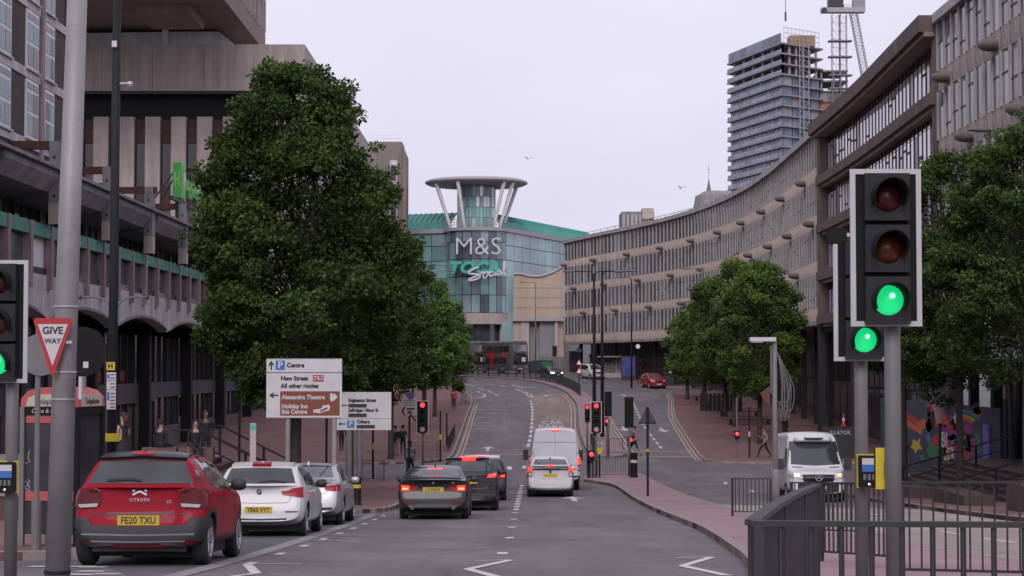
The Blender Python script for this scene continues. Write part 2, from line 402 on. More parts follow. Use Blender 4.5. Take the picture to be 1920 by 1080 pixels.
def dashes(pts, wid, on, gap, mat, name='lane_dash', off=.008):
    P = [Vector(p) for p in pts]; cum = [0]
    for a, b in zip(P, P[1:]): cum.append(cum[-1]+(b-a).length)
    def pos(s):
        for i in range(len(P)-1):
            if s <= cum[i+1] or i == len(P)-2:
                return P[i]+(P[i+1]-P[i])*((s-cum[i])/(cum[i+1]-cum[i]))
    s = 0
    while s+on <= cum[-1]:
        strip(name, [pos(s), pos(s+on/2), pos(s+on)], wid, mat, off); s += on+gap
strip('zigzag_line', gps((565, 1058), (460, 1058.5)), .10, m_white); strip('zigzag_line', gps((464, 1059.5), (480, 1076)), .13, m_white); strip('zigzag_line', gps((480, 1076), (440, 1081), (400, 1088)), .11, m_white)
strip('zigzag_line', gps((892, 1052), (958, 1050.5)), .10, m_white); strip('zigzag_line', gps((957, 1051), (877, 1068)), .13, m_white); strip('zigzag_line', gps((878, 1068), (930, 1082)), .14, m_white)
strip('zigzag_line', gps((1268, 1046.5), (1336, 1045)), .10, m_white); strip('zigzag_line', gps((1334, 1045.5), (1279, 1062)), .13, m_white); strip('zigzag_line', gps((1281, 1062), (1364, 1080)), .14, m_white)
for (x, y, ln) in ((942, 1038, .8), (956, 1009, .7), (960, 989, .7), (963.5, 974, .6), (966, 962, .6)):
    X, Y = gp(x, y); strip('lane_dash', [(X, Y-ln/2), (X, Y+ln/2)], .16, m_white)
dashes([gp(967.5, 957), gp(972, 936), gp(978.5, 909)], .17, 1.5, 1.2, m_white)
for k in range(9): strip('bay_dash', [(-3.46, 24.5+k*3.2), (-3.46, 25.2+k*3.2)], .13, m_white)
for (x, y) in ((640, 1004), (615, 1009), (590, 1014), (650, 1006), (612, 1016)): X, Y = gp(x, y); strip('worn_letter', [(X-.35, Y), (X+.35, Y+.05)], .22, m_worn)
# double yellow lines
lk = [(-3.5, 108), (-3.5, 120), (-3.6, 150), (-3.65, 172)]
for o_ in (.25, .50): strip('yellow_line', dens([(x+o_, y) for x, y in lk]), .1, m_yellow)
mk = [(m_l[i][0]-.28, m_l[i][1]) for i in range(8, len(m_l)-26)]
for o_ in (0, .28): strip('yellow_line', [(x-o_, y) for x, y in mk], .1, m_yellow)
for o_ in (.22, .47): strip('yellow_line', dens([(6.9+o_, 113), (7.3+o_, 145), (7.62+o_, 165)]), .1, m_yellow)
rk = [p for p in k5 if 105 < p[1] < 190 and p[0] < 17]
for o_ in (.25, .5): strip('yellow_line', [(x-o_, y) for x, y in rk], .1, m_yellow)
for o_ in (.25, .5): strip('yellow_line', [(12.6, 102.6-o_), (11.6, 103-o_), (11.0-o_*.6, 104.0-o_*.5)], .1, m_yellow)
# red lines over the junction
strip('red_line', [(-3.4, 82.2), (3.4, 82.2)], .55, m_redline); strip('red_line', [(6.5, 83), (24, 83)], .5, m_redline)
strip('red_line', [(-3.4, 111.5), (4.5, 111.5)], 1.1, m_redline); strip('red_line', [(6.9, 109.5), (11, 109)], 1.4, m_redline)
strip('stop_line', [(7.1, 114.8), (11.0, 114.2)], .2, m_white); strip('stop_line', [(-3.3, 80.6), (.2, 80.6)], .25, m_worn)
# lane lines beyond the junction
ll = smooth_line([gp(990, 838), gp(995, 815), gp(997.5, 790), gp(998, 772), gp(996, 756), gp(993, 748)], 6)
dashes(ll, .2, 3.0, 1.6, m_white)
dashes(smooth_line(gps((990, 742), (978, 734), (960, 728)), 5), .18, 3.5, 2.5, m_white); dashes(smooth_line(gps((998, 743), (985, 735), (966, 729.5)), 5), .18, 3.5, 2.5, m_white)
strip('lane_line', gps((990, 743), (995, 747), (998, 743)), .18, m_white)
dashes(smooth_line(gps((934, 742), (915, 733), (890, 726)), 5), .18, 4, 3, m_white); dashes(smooth_line(gps((911, 742), (898, 735), (884, 729)), 5), .18, 4, 3, m_white)
strip('lane_line', gps((911, 742), (903, 745.5), (888, 747.5)), .18, m_white); strip('lane_line', gps((968, 760), (953, 760.5)), .22, m_white)
for (a, b) in (((870, 720), (890, 724)), ((882, 716), (900, 717)), ((911, 720), (930, 722)), ((935, 723), (950, 725)), ((960, 722), (982, 728)), ((982, 728), (1000, 726)), ((872, 743), (880, 748))):
    strip('lane_line', gps(a, b), .22, m_white)
for k in range(14):
    X, Y = gp(946.5-k*.12, 764+k*3.6); strip('bay_dash', [(X-.12, Y), (X+.12, Y)], .5, m_worn)
for (yy, xs) in ((768.5, range(900, 938, 7)), (775, range(900, 938, 8)), (793, range(893, 922, 7)), (799, range(890, 930, 8)), (804, range(892, 925, 11))):
    for x in xs: X, Y = gp(x, yy); strip('worn_letter', [(X-.12, Y), (X+.14, Y+.2)], .9, m_worn)
def road_text(s, x, y, wid, ln, mat=m_white):
    X, Y = gp(x, y); o = text(s, 1, mat, road, (0, 0, 0), (0, 0, 0), 0, bold=-.005, name='road_lettering')
    me = o.data; xs = [v.co.x for v in me.vertices]; ys = [v.co.y for v in me.vertices]
    for v in me.vertices:
        v.co.x = X+(v.co.x-(max(xs)+min(xs))/2)/(max(xs)-min(xs))*wid; v.co.y = Y+(v.co.y-min(ys))/(max(ys)-min(ys))*ln
        v.co.z = G(v.co.y)+.009
    return o
road_text('CAR', 1037, 796, 1.5, 4.3); road_text('PARK', 1037, 803, 2.0, 3.8); road_text('ONLY', 1037, 811, 2.0, 4.0)
road_text('CAR', 1031, 749.5, 1.5, 4, m_worn); road_text('PARK', 1031, 753.5, 2.1, 4, m_worn)
strip('lane_arrow', gps((1020, 741), (1027, 743), (1032, 742.5)), .5, m_white)
# oncoming carriageway
dashes(smooth_line(gps((1240, 841), (1222, 818), (1205, 795), (1196, 775), (1186, 752)), 5), .16, 2.2, 1.8, m_white)
dashes(smooth_line(gps((1185, 750), (1172, 742), (1153, 734)), 5), .18, 4.5, 3.5, m_white)
def arrow(x, y, flip=1):
    X, Y = gp(x, y); mb = MB()
    pts = [(-.1, 2.2), (.1, 2.2), (.1, -.6), (.45, -.6), (0, -2.4), (-.45, -.6), (-.1, -.6)]
    o = mb.add([(X+a, Y+b*flip, G(Y+b*flip)+.009) for a, b in pts], [tuple(range(7))]).build('lane_arrow', m_white, road)
    if o.data.polygons[0].normal.z < 0: o.data.flip_normals()
arrow(1242, 806); arrow(1170, 804); arrow(1075, 936, -1); arrow(915, 842, -1)
# near right lane
dashes([gp(1710, 985), gp(1790, 1001), gp(1930, 1022)], .12, 2.4, 1.6, m_white)
strip('edge_line', [gp(1700, 1035), gp(1735, 1052), gp(1835, 1072), gp(1930, 1090)], .14, m_white)
strip('edge_line', [gp(1600, 962), gp(1662, 967)], .2, m_white); strip('edge_line', [gp(1640, 1000), gp(1660, 1000)], .2, m_white); strip('edge_line', [gp(1640, 1024), gp(1662, 1028)], .2, m_white)
for (x, y) in ((1356, 906), (1405, 921)): X, Y = gp(x, y); strip('lane_dash', [(X, Y-1), (X+.2, Y+1)], .16, m_white)
# give way marks at the mouth of the side road
for (x, y) in ((78, 1063), (152, 1063), (176, 1064), (172, 1072), (200, 1077), (150, 1078), (182, 1083)):
    X, Y = gp(x, y); strip('give_way_dash', [(X-.16, Y), (X+.16, Y)], .34, m_white)
for (x, y) in ((850, 1030), (1044, 1013), (700, 990)):
    X, Y = gp(x, y); strip('surface_joint', [(X-1.2, Y-.05), (X, Y), (X+.9, Y+.05)], .06, M('joint', (.05, .05, .055)))
# ---------------------------------------------------------------- buildings
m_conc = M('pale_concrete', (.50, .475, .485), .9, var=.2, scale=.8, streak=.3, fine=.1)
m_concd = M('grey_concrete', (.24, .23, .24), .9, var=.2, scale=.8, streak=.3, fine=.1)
m_precast = M('brown_precast', (.43, .37, .345), .92, var=.13, scale=.4, streak=.22, fine=.15)
m_precast2 = M('precast_fin', (.42, .355, .345), .92, var=.12, scale=.6, streak=.2, fine=.12)
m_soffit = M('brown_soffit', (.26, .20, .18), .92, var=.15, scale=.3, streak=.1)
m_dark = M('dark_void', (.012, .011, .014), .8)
m_glass = M('dark_glass', (.022, .024, .03), .06, var=.3, scale=.5, ior=1.6)
m_glass2 = M('slate_glass', (.055, .058, .072), .1, var=.35, scale=.6, ior=1.7)
m_glass3 = M('pale_blind_glass', (.10, .10, .115), .25, var=.3, scale=.7)
m_glassl = M('painted_sky_glass', (.62, .62, .68), .04, var=.12, scale=.3, ior=2.6)  # pale base colour stands in for bright sky reflected in the panes
m_greenf = M('green_fascia', (.035, .25, .175), .5, var=.3, scale=.9, streak=.35)
m_teal = M('teal_pane', (.06, .095, .092), .12, var=.3, scale=.6, ior=1.6)
m_curt = M('teal_curtain', (.19, .34, .33), .35, var=.25, scale=2.5)
m_whitef = M('white_frame', (.78, .76, .77), .5, var=.08)
m_brick = brick_mat('dark_brick', (.075, .052, .052), (.055, .04, .042), (.07, .055, .055), .23, .075, axes='YZX', var=.25)
m_bandst = M('stone_band', (.55, .52, .53), .85, var=.15, streak=.25)
m_pinkfin = M('pink_fin', (.31, .23, .235), .85, var=.18, streak=.3)
m_rust = M('rusty_steel', (.085, .035, .03), .8, var=.35, scale=3)
m_mull = M('dark_mullion', (.025, .024, .028), .5, var=.1)
m_brownp = M('brown_panel', (.075, .038, .03), .7, var=.25)

# --- the podium with arches on the left: local x runs along the street, local z is height above eye level
T = empty('shopping_podium', (-20, 55, EYE), R(90), 'long concrete podium with arches, green fascia strip and rusty roof steel', 'building')
UL = 108
for k in range(-1, 8):                      # arch panels, one for each bay
    u0, u1 = 11+14*(k-1)+0, 11+14*k
    if u0 < 0: u0 = max(u0, -3)
    poly = [(u0, 3.85), (u0, 1.9)]
    for i in range(1, 16): a = i/16; poly.append((u0+(u1-u0)*a, 1.9+.68*math.sin(math.pi*a)**.8))
    poly += [(u1, 1.9), (u1, 3.85)]
    MB().prism(poly, -.05, .5).build('arch_panel', m_conc, T)
    poly2 = [(a, b) for a, b in poly[2:-1]]
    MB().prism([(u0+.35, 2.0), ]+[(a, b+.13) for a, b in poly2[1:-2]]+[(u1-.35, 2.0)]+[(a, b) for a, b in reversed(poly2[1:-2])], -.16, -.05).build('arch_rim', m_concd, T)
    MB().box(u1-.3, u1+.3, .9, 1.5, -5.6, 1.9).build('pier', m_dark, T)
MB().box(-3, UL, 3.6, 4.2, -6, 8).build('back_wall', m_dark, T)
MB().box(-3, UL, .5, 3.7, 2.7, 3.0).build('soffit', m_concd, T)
# shop front under the arches: panes, fascia and mullions
m_redp = M('red_poster', (.16, .022, .03), .4, var=.4, scale=2); m_cream = M('lit_interior', (.13, .105, .095), .4, var=.5, scale=.9)
m_fasc = M('grey_fascia', (.085, .08, .082), .5, var=.2); m_bluef = M('slate_fascia', (.07, .075, .10), .5, var=.2)
rs = random.Random(4)
for i in range(int(UL/2.0)):
    u = i*2.0; Y = 55+u; right = Y > 112
    up = rs.choice([m_glass, m_glass, m_glass2, m_cream if rs.random() < .12 else m_glass2])
    MB().box(u+.07, u+1.93, 1.75, 1.8, -1.0, 1.75).build('window_pane', up, T)
    if 96 < Y < 104: MB().box(u+.2, u+1.8, 1.7, 1.74, -.9, -.3).build('poster', m_redp, T)
    MB().box(u, u+2.0, 1.5, 1.78, -2.15 if not right else -1.95, -1.02).build('fascia_panel', m_bluef if right else m_fasc, T)
    if right:
        MB().box(u+.05, u+1.95, 1.7, 1.78, -3.75, -1.97).build('window_pane', rs.choice([m_glass, m_glass2, m_glass2]), T)
        MB().box(u, u+2, 1.55, 1.8, -6, -3.76).build('stall_riser', M('stall_riser', (.13, .125, .12), .85, var=.2), T)
    else:
        MB().box(u+.07, u+1.93, 1.72, 1.78, -5.6, -2.17).build('shop_pane', rs.choice([m_glass2, m_cream, m_cream, m_glass, m_glass3]), T)
    MB().box(u-.06, u+.06, 1.6, 1.84, -5.6, 1.75).build('mullion', m_mull, T)
T.children[-1]
pst = MB().box(122-55+.3, 122-55+3.0, 1.6, 1.66, -3.3, -2.1).build('poster', M('pale_green_poster', (.42, .55, .48), .5, var=.25, scale=1.5), T)
for q in (.5, 1.7, 2.6): MB().box(67.3+q, 67.36+q, 1.57, 1.6, -3.2, -2.2).build('poster_stripe', m_redp, pst)
# green fascia pieces, panes and fins
i = 0; u = -2.4
while u < UL-3:
    MB().box(u+.22, u+3.23, -.2, .2, 5.42, 5.97).build('fascia_piece', m_greenf, T)
    MB().box(u+.22, u+3.23, .1, .16, 4.15, 5.46).build('window_pane', m_whitef if i == 7 else m_teal, T)
    MB().box(u+.22, u+3.23, -.02, .3, 3.86, 4.14).build('vent_strip', m_mull if i % 3 else m_concd, T)
    MB().box(u-.2, u+.2, -.24, .12, 3.25, 5.98).build('fin', m_pinkfin, T)
    i += 1; u += 3.45
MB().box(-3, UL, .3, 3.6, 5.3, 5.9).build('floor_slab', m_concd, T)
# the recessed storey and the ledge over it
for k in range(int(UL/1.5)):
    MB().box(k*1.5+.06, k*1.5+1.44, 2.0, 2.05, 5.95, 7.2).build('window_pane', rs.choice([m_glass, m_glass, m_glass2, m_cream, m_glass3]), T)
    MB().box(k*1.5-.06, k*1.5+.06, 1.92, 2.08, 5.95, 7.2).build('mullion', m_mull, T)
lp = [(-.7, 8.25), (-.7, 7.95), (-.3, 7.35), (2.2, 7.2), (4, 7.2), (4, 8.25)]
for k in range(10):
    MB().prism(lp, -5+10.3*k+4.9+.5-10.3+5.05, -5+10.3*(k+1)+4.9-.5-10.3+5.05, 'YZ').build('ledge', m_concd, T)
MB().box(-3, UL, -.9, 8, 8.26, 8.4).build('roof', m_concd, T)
for k in range(11):
    u = 25-10.3*2+10.3*k - .5
    if u > UL: break
    c = MB().box(u-.35, u+.35, -.75, -.3, 5.99, 9.55).build('column', m_concd, T)
    for q in range(5): MB().box(u-.356, u-.351, -.58, -.46, 6.6+q*.55, 6.72+q*.55).build('bolt_plate', m_mull, c)
    MB().box(u-.36, u+.36, -.76, -.29, 5.99, 6.9).build('column_foot', m_precast, c)
    b = MB().bar((u, -.9, 9.4), (u, 8.5, 9.4), .3, .35).bar((u, -.7, 8.6), (u, 8.5, 8.6), .3, .35).bar((u, .3, 8.6), (u, 2.6, 9.4), .12, .16).bar((u, 3.2, 8.6), (u, 5.6, 9.4), .12, .16).build('roof_steel', m_rust, T)

# --- brick hotel block standing behind the podium roof
T = empty('brick_hotel', (-21.5, 52, EYE), R(90), 'dark brick hotel block with white framed windows and teal curtains', 'building')
MB().box(0, 37.2, 0, 14, 8.2, 34).build('wall', m_brick, T)
FH = 3.1
pil = []
for k in range(7):
    z = 10.05+FH*k
    for (a, b) in ((0, 32.35), (32.85, 37.25)):
        MB().box(a, b, -.07, .0, z-.42, z-.02).build('stone_band', m_bandst, T)
    for uc in (4, 9, 13.5, 18, 22, 26.3, 30.95, 34.05):
        wd = 1.05 if uc < 31 else .85
        f = MB().box(uc-wd, uc+wd, -.09, -.001, z, z+2.62).build('window', m_whitef, T)
        n = 2
        for i in range(n):
            a = uc-wd+.13+i*(2*wd-.13)/n; b = a+(2*wd-.13)/n-.13
            for (z0, z1) in ((z+.14, z+1.08), (z+1.22, z+2.06), (z+2.2, z+2.49)):
                MB().box(a, b, -.11, -.0905, z0, z1).build('pane', rs.choice([m_curt, m_curt, m_teal, m_glass2]) if z1 < z+2.3 else m_glass3, f)
        MB().box(uc-wd-.08, uc+wd+.08, -.2, -.095, z-.08, z-.003).build('sill', m_bandst, T)
MB().box(32.36, 32.84, -.16, .1, 8.4, 34).build('pilaster', m_pinkfin, T)
MB().box(37.21, 37.6, -.05, 12, 8.4, 34).build('corner', m_brick, T)

# --- precast office block facing the camera
T = empty('precast_office', (-20, 179, EYE), 0, 'brown precast concrete office block with deep blank parapet above pale fins', 'building')
XL = -44
for k in range(9):
    a = XL+k*(0-XL)/9; b = XL+(k+1)*(0-XL)/9
    MB().box(a+.015, b-.015, 0, .4, 26.45, 30.95).build('parapet_panel', m_precast, T)
MB().box(XL, -.1, .4, 96, 26.5, 30.6).build('roof', m_precast, T)
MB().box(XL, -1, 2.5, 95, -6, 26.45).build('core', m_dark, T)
MB().box(XL, -.05, .3, 2.6, 26.2, 26.44).build('soffit', m_mull, T)
x = -1.5
k = 0
while x > XL:
    MB().box(x-1.43, x, .5, 1.6, 6, 24.0).build('fin', m_precast2, T)
    MB().box(x-2.49, x-1.44, 1.1, 1.5, 21.5, 23.8).build('brown_panel', m_brownp, T)
    MB().box(x-2.49, x-1.44, 1.2, 1.5, 17.3, 21.45).build('window', m_glass, T)
    MB().box(x-2.49, x-1.44, 1.1, 1.5, 15.0, 17.25).build('brown_panel', m_brownp, T)
    MB().box(x-2.49, x-1.44, 1.2, 1.5, 11, 14.95).build('window', m_glass, T)
    MB().box(x-2.49, x-1.44, 1.1, 1.5, 8, 10.95).build('brown_panel', m_brownp, T)
    x -= 2.5; k += 1
MB().box(-1.0, 0, .45, 95, 14, 30.94).build('side_wall', m_precast, T)
MB().box(.001, .9, 78, 94, 18.5, 27.5).build('side_bay', m_precast2, T)
for y in range(12, 90, 6): MB().box(-.5, .002, y, y+4.6, 16, 17.6).build('window', m_glass, T)
for (y0, y1) in ((20, 21), (50, 51), (85, 86)): MB().box(-1.5, -.5, y0, y1, -4, 14).build('column', m_precast, T)
pl = MB().prism([(-23, 30.95), (-21.5, 32.3), (-13, 32.45), (-8.5, 32.45), (-6.7, 30.95)], 1.5, 8).build('roof_plant', M('plant_cladding', (.6, .62, .61), .6, var=.12, streak=.2), T)
MB().box(-14.0, -13.4, 1.2, 1.6, 30.95, 32.6).build('plant_post', m_whitef, pl)

# --- dark tower standing over it
T = empty('office_tower', (-25.8, 160, EYE), 0, 'tall office tower with dark windows on a deep concrete soffit above the precast block', 'building')
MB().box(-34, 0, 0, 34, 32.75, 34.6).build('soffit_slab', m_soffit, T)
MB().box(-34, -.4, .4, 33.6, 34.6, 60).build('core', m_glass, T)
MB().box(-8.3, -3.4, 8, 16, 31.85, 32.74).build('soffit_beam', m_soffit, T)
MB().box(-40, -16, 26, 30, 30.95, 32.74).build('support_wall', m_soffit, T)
for k in range(3): MB().box(-.3, .06, 0, 34, 37.6+3.4*k, 38.6+3.4*k).build('spandrel', m_precast, T)
for y in range(18):
    MB().box(-.38, .12, y*1.95, y*1.95+.35, 34.62, 48).build('fin', m_precast, T)
    for k in range(3):
        f = MB().box(-.38, -.30, y*1.95+.4, y*1.95+1.9, 34.7+3.4*k, 37.5+3.4*k).build('window', m_mull, T)
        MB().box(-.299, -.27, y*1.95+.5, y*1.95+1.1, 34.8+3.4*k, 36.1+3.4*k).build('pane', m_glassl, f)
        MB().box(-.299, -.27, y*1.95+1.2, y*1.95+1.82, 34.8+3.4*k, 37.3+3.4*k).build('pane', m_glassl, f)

# --- brown tower at the end of that side
T = empty('brown_tower', (-21.3, 277, EYE), 0, 'narrow brown concrete tower with roof railing beside the curved glass store', 'building')
m_browntw = M('brown_tower_concrete', (.21, .175, .165), .9, var=.15, scale=.3, streak=.2)
MB().box(0, 4.9, 0, 7, -6, 33.3).build('wall', m_browntw, T)
MB().prism([(4.9, -6), (5.5, -6), (5.5, 31.5), (4.9, 33.0)], .4, 7, 'XZ').build('edge_pier', m_soffit, T)
MB().box(3.1, 4.2, -.06, -.001, 16, 30.5).build('window_frame', m_bandst, T)
for k in range(5): MB().box(3.25, 4.05, -.09, -.061, 16.3+2.8*k, 18.6+2.8*k).build('window', m_glass2, T)
rl = MB()
for x in (0.2, 1.2, 2.2, 3.2, 4.2): rl.tube([(x, .3, 33.3), (x, .3, 34.3)], .03, 5)
rl.tube([(0, .3, 34.3), (4.6, .3, 34.3)], .03, 5).tube([(0, .3, 33.8), (4.6, .3, 33.8)], .03, 5)
rl.build('roof_railing', m_whitef, T)

# --- the glass department store with its drum
CX, CY = -5.46, 285.
m_gl = [M('store_glass_%d' % i, c, .1, var=.3, scale=.15, ior=1.55) for i, c in enumerate([(.23, .39, .40), (.26, .46, .44), (.20, .345, .355), (.27, .36, .41)])]
m_gd = [M('drum_glass_%d' % i, c, .1, var=.4, scale=.25, ior=1.55) for i, c in enumerate([(.13, .20, .225), (.17, .27, .29), (.24, .29, .37), (.11, .125, .155), (.19, .32, .33)])]
m_groof = M('green_metal_roof', (.065, .30, .245), .5, var=.15, scale=.2, streak=.15)
m_cornice = M('grey_cornice', (.36, .345, .37), .6, var=.1); m_pstone = M('pink_stone', (.46, .39, .375), .8, var=.1, streak=.15)
m_tan = M('tan_stone', (.46, .355, .285), .85, var=.1, scale=.3, streak=.12)
m_metal = M('grey_paint', (.33, .32, .335), .5, var=.1)
T = empty('department_store', (CX, CY, EYE), 0, 'glass department store with round drum, disc canopy and green metal roof', 'building')
def drum(r, zs, n, mats, a0, a1, name, par, seed):
    q = random.Random(seed)
    for zi in range(len(zs)-1):
        for k in range(n):
            b0 = a0+(a1-a0)*k/n; b1 = a0+(a1-a0)*(k+1)/n; g = .012
            vs = [(r*math.cos(a), r*math.sin(a), z) for z in (zs[zi]+.05, zs[zi+1]-.05) for a in (b0+g, b1-g)]
            vs += [((r-.1)*math.cos(a), (r-.1)*math.sin(a), z) for z in (zs[zi]+.05, zs[zi+1]-.05) for a in (b0+g, b1-g)]
            MB().add(vs, [(0,1,3,2),(4,6,7,5),(0,2,6,4),(1,5,7,3),(2,3,7,6),(0,4,5,1)]).build(name, q.choice(mats), par)
zl = [7.9, 10.6, 13.3, 16.0, 18.6, 20.3]
drum(4.65, [3.2, 5.2, 7.9-1.4], 1, m_gd, R(180), R(200), 'glass_pane', T, 1)
drum(4.65, zl, 11, m_gd, R(178), R(362), 'glass_pane', T, 3)
MB().lathe([(4.5, 6.4), (4.5, 20.3)], 40).build('drum_core', m_mull, T)
MB().lathe([(4.4, 6.2), (4.95, 6.2), (4.95, 7.85), (4.4, 7.85)], 48).build('stone_band', m_pstone, T)
for a in (200, 250, 335): MB().tube([(4.6*math.cos(R(a)), 4.6*math.sin(R(a)), -2), (4.6*math.cos(R(a)), 4.6*math.sin(R(a)), 6.2)], .7, 12).build('column', m_pstone, T)
MB().lathe([(3.9, -2), (3.9, 6.2)], 32).build('lobby_glass', m_glass2, T)
MB().lathe([(4.4, 20.31), (5.0, 20.31), (5.05, 20.8), (4.4, 20.8), (0, 20.8)], 48).build('drum_cornice', m_cornice, T)
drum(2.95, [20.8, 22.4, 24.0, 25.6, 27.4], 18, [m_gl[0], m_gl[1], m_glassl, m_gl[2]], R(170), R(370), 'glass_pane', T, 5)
MB().lathe([(2.8, 20.8), (2.8, 27.4)], 32).build('drum_core', m_gl[2], T)
MB().lathe([(0, 27.75), (3.2, 27.75), (3.2, 27.35), (4.4, 27.4), (4.5, 27.6), (7.3, 27.5), (7.85, 27.75), (7.85, 28.0), (7.3, 28.25), (0, 28.4)], 64).build('canopy_disc', m_cornice, T, smooth=True)
for a in (212, 248, 307, 322, 30, 75, 110, 150):
    c_, s_ = math.cos(R(a)), math.sin(R(a))
    MB().tube([(4.5*c_, 4.5*s_, 20.8), (7.1*c_, 7.1*s_, 27.6)], [.22, .3], 10).build('strut', m_whitef, T)
rl = MB()
for k in range(30):
    a = R(170+k*7); rl.tube([(4.8*math.cos(a), 4.8*math.sin(a), 20.8), (4.8*math.cos(a), 4.8*math.sin(a), 22)], .04, 5)
for z in (21.2, 21.6, 22.0): rl.tube([(4.8*math.cos(R(170+k*7)), 4.8*math.sin(R(170+k*7)), z) for k in range(30)], .05, 5)
rl.build('drum_railing', m_metal, T)
def wing(p0, p1, zs, n, mats, seed, skip=None):
    q = random.Random(seed); a, b = Vector(p0), Vector(p1); d = (b-a); L = d.length; d.normalize(); nrm = Vector((d.y, -d.x))
    for i in range(n):
        for zi in range(len(zs)-1):
            s0, s1 = L*i/n+.06, L*(i+1)/n-.06; A = a+d*s0; B = a+d*s1
            if skip and skip(s0, zs[zi]): continue
            vs = [(p.x+nrm.x*o, p.y+nrm.y*o, z) for o in (0, -.12) for z in (zs[zi]+.05, zs[zi+1]-.05) for p in (A, B)]
            MB().add(vs, [(0,1,3,2),(4,6,7,5),(0,2,6,4),(1,5,7,3),(2,3,7,6),(0,4,5,1)]).build('glass_pane', q.choice(mats), T)
    A, B = a, b
    w_ = nrm*-.14; MB().add([(p.x+w_.x*k, p.y+w_.y*k, z) for k in (1, 8) for z in (-3, 20.3) for p in (A, B)], [(0,1,3,2),(4,6,7,5),(0,2,6,4),(1,5,7,3),(2,3,7,6),(0,4,5,1)]).build('wing_wall', m_mull, T)
    o_ = nrm*.35; MB().add([(p.x+o_.x*k, p.y+o_.y*k, z) for k in (1, -3) for z in (20.31, 20.95) for p in (A, B)], [(0,1,3,2),(4,6,7,5),(0,2,6,4),(1,5,7,3),(2,3,7,6),(0,4,5,1)]).build('cornice', m_cornice, T)
    # seamed roof leaning back from the cornice
    for i in range(n*3):
        s0, s1 = L*i/n/3, L*(i+1)/n/3; A, B = a+d*s0, a+d*s1
        vs = []
        for (o, z) in ((-.9, 20.96), (-1.6, 22.2), (-3.2, 23.3), (-6, 23.9)):
            for p in (A+d*.03, B-d*.03): vs.append((p.x+nrm.x*o, p.y+nrm.y*o, z))
        MB().add(vs, [(0,1,3,2),(2,3,5,4),(4,5,7,6)]).build('roof_sheet', m_groof, T)
        MB().add([(A.x+nrm.x*o, A.y+nrm.y*o, z+h_) for (o, z) in ((-.9, 20.96), (-1.6, 22.2), (-3.2, 23.3), (-6, 23.9)) for h_ in (-.05, .14)], [(0,2,3,1),(2,4,5,3),(4,6,7,5)]).build('roof_seam', m_groof, T)
zw = [3, 5.4, 7.9, 10.6, 13.3, 16.0, 18.3, 20.3]
wing((-14.5, 5.5), (-4.4, 1.2), zw, 4, m_gl, 7)
wing((4.6, -1.0), (22, 42.8), zw, 14, m_gl, 8)
# lettering on the drum
text('M&S', 3.75, M('letter_white', (.6, .58, .62), .5, var=.05), T, (.35, -5.3, 17.75), ext=.12, bold=-.05, sx=1.03, name='sign_lettering')
m_toca = M('turquoise_sign', (.04, .42, .33), .4, var=.05); m_scr = M('white_sign', (.62, .60, .66), .4, var=.05)
text('TOCA', 2.35, m_toca, T, (-.35, -5.25, 14.6), ext=.15, bold=.11, shear=.25, sx=1.12, spacing=1.06, name='sign_lettering')
sl = lambda pts: [((x-900)/12.45+ -67.0/12.28*0+(900-893)/12.45, -5.6, (685-y)/12.45) for x, y in [(840+a/16, 480+b/16) for a, b in pts]]
MB().tube(sl(smooth_line([(940, 360), (850, 385), (720, 450), (640, 510), (660, 545), (800, 560), (930, 575), (985, 620), (930, 690), (800, 740), (690, 750), (645, 735), (680, 700), (800, 655), (920, 600), (1010, 545), (1080, 500)], 4)), .15, 8).build('sign_script', m_scr, T)
for st in ([(1200, 500), (1110, 530), (1070, 620), (1110, 680), (1180, 630), (1215, 540), (1190, 500), (1260, 520)], [(1370, 490), (1290, 510), (1255, 580), (1290, 625), (1380, 590), (1430, 530), (1440, 500), (1430, 570), (1480, 590)], [(1590, 440), (1530, 470), (1500, 540), (1530, 590), (1590, 540), (1610, 450), (1600, 560), (1650, 560)], [(1650, 560), (1720, 380), (1725, 200), (1700, 190), (1680, 330), (1690, 500), (1750, 590)], [(1440, 400), (1460, 395)]):
    MB().tube(sl(smooth_line(st, 4)), .13, 8).build('sign_script', m_scr, T)
# the tan stone front with its swept top and the grey loading bay
tx = lambda x: px(x, 266)-CX
top = [(tx(963), 13.0), (tx(963), 13.0)]+[(tx(x), (685-y)/13.16) for x, y in ((975, 513), (990, 517), (1008, 518.5), (1022, 516), (1036, 511), (1048, 504), (1056, 498))]
MB().prism([(tx(963), 6.8), (tx(1056), 6.8)]+list(reversed(top[1:])), -19, -10).build('stone_front', m_tan, T)
MB().tube([(a, -19.1, b) for a, b in top[1:]], .16, 8).build('coping', m_cornice, T)
for z in (8.2, 9.6, 11.0): MB().box(tx(963), tx(1056), -19.03, -19.0, z, z+.06).build('stone_joint', m_soffit, T)
MB().box(tx(961), tx(1058), -19.4, -10, 6.3, 6.78).build('stone_ledge', m_cornice, T)
MB().box(tx(963), tx(976), -18.8, -10, -3, 6.3).build('stone_pier', m_tan, T)
MB().box(tx(976), tx(992), -19.0, -10, -3, 6.3).build('stone_pier', m_pstone, T)
MB().box(tx(992), tx(1012), -18, -10, -3, 6.3).build('recess', m_concd, T)
MB().box(tx(1012), tx(1040), -18.6, -10, -3, 6.3).build('loading_door', M('grey_door', (.24, .235, .26), .7, var=.06), T)
MB().box(tx(1040), tx(1046), -19.0, -10, -3, 6.3).build('stone_pier', m_pstone, T)
MB().box(tx(1046), tx(1057), -18.3, -10, -3, 6.3).build('stone_pier', m_tan, T)
MB().box(tx(1057), tx(1130), -12, -10, -3, 6.3).build('side_wall', M('grey_door', (.24, .235, .26)), T)
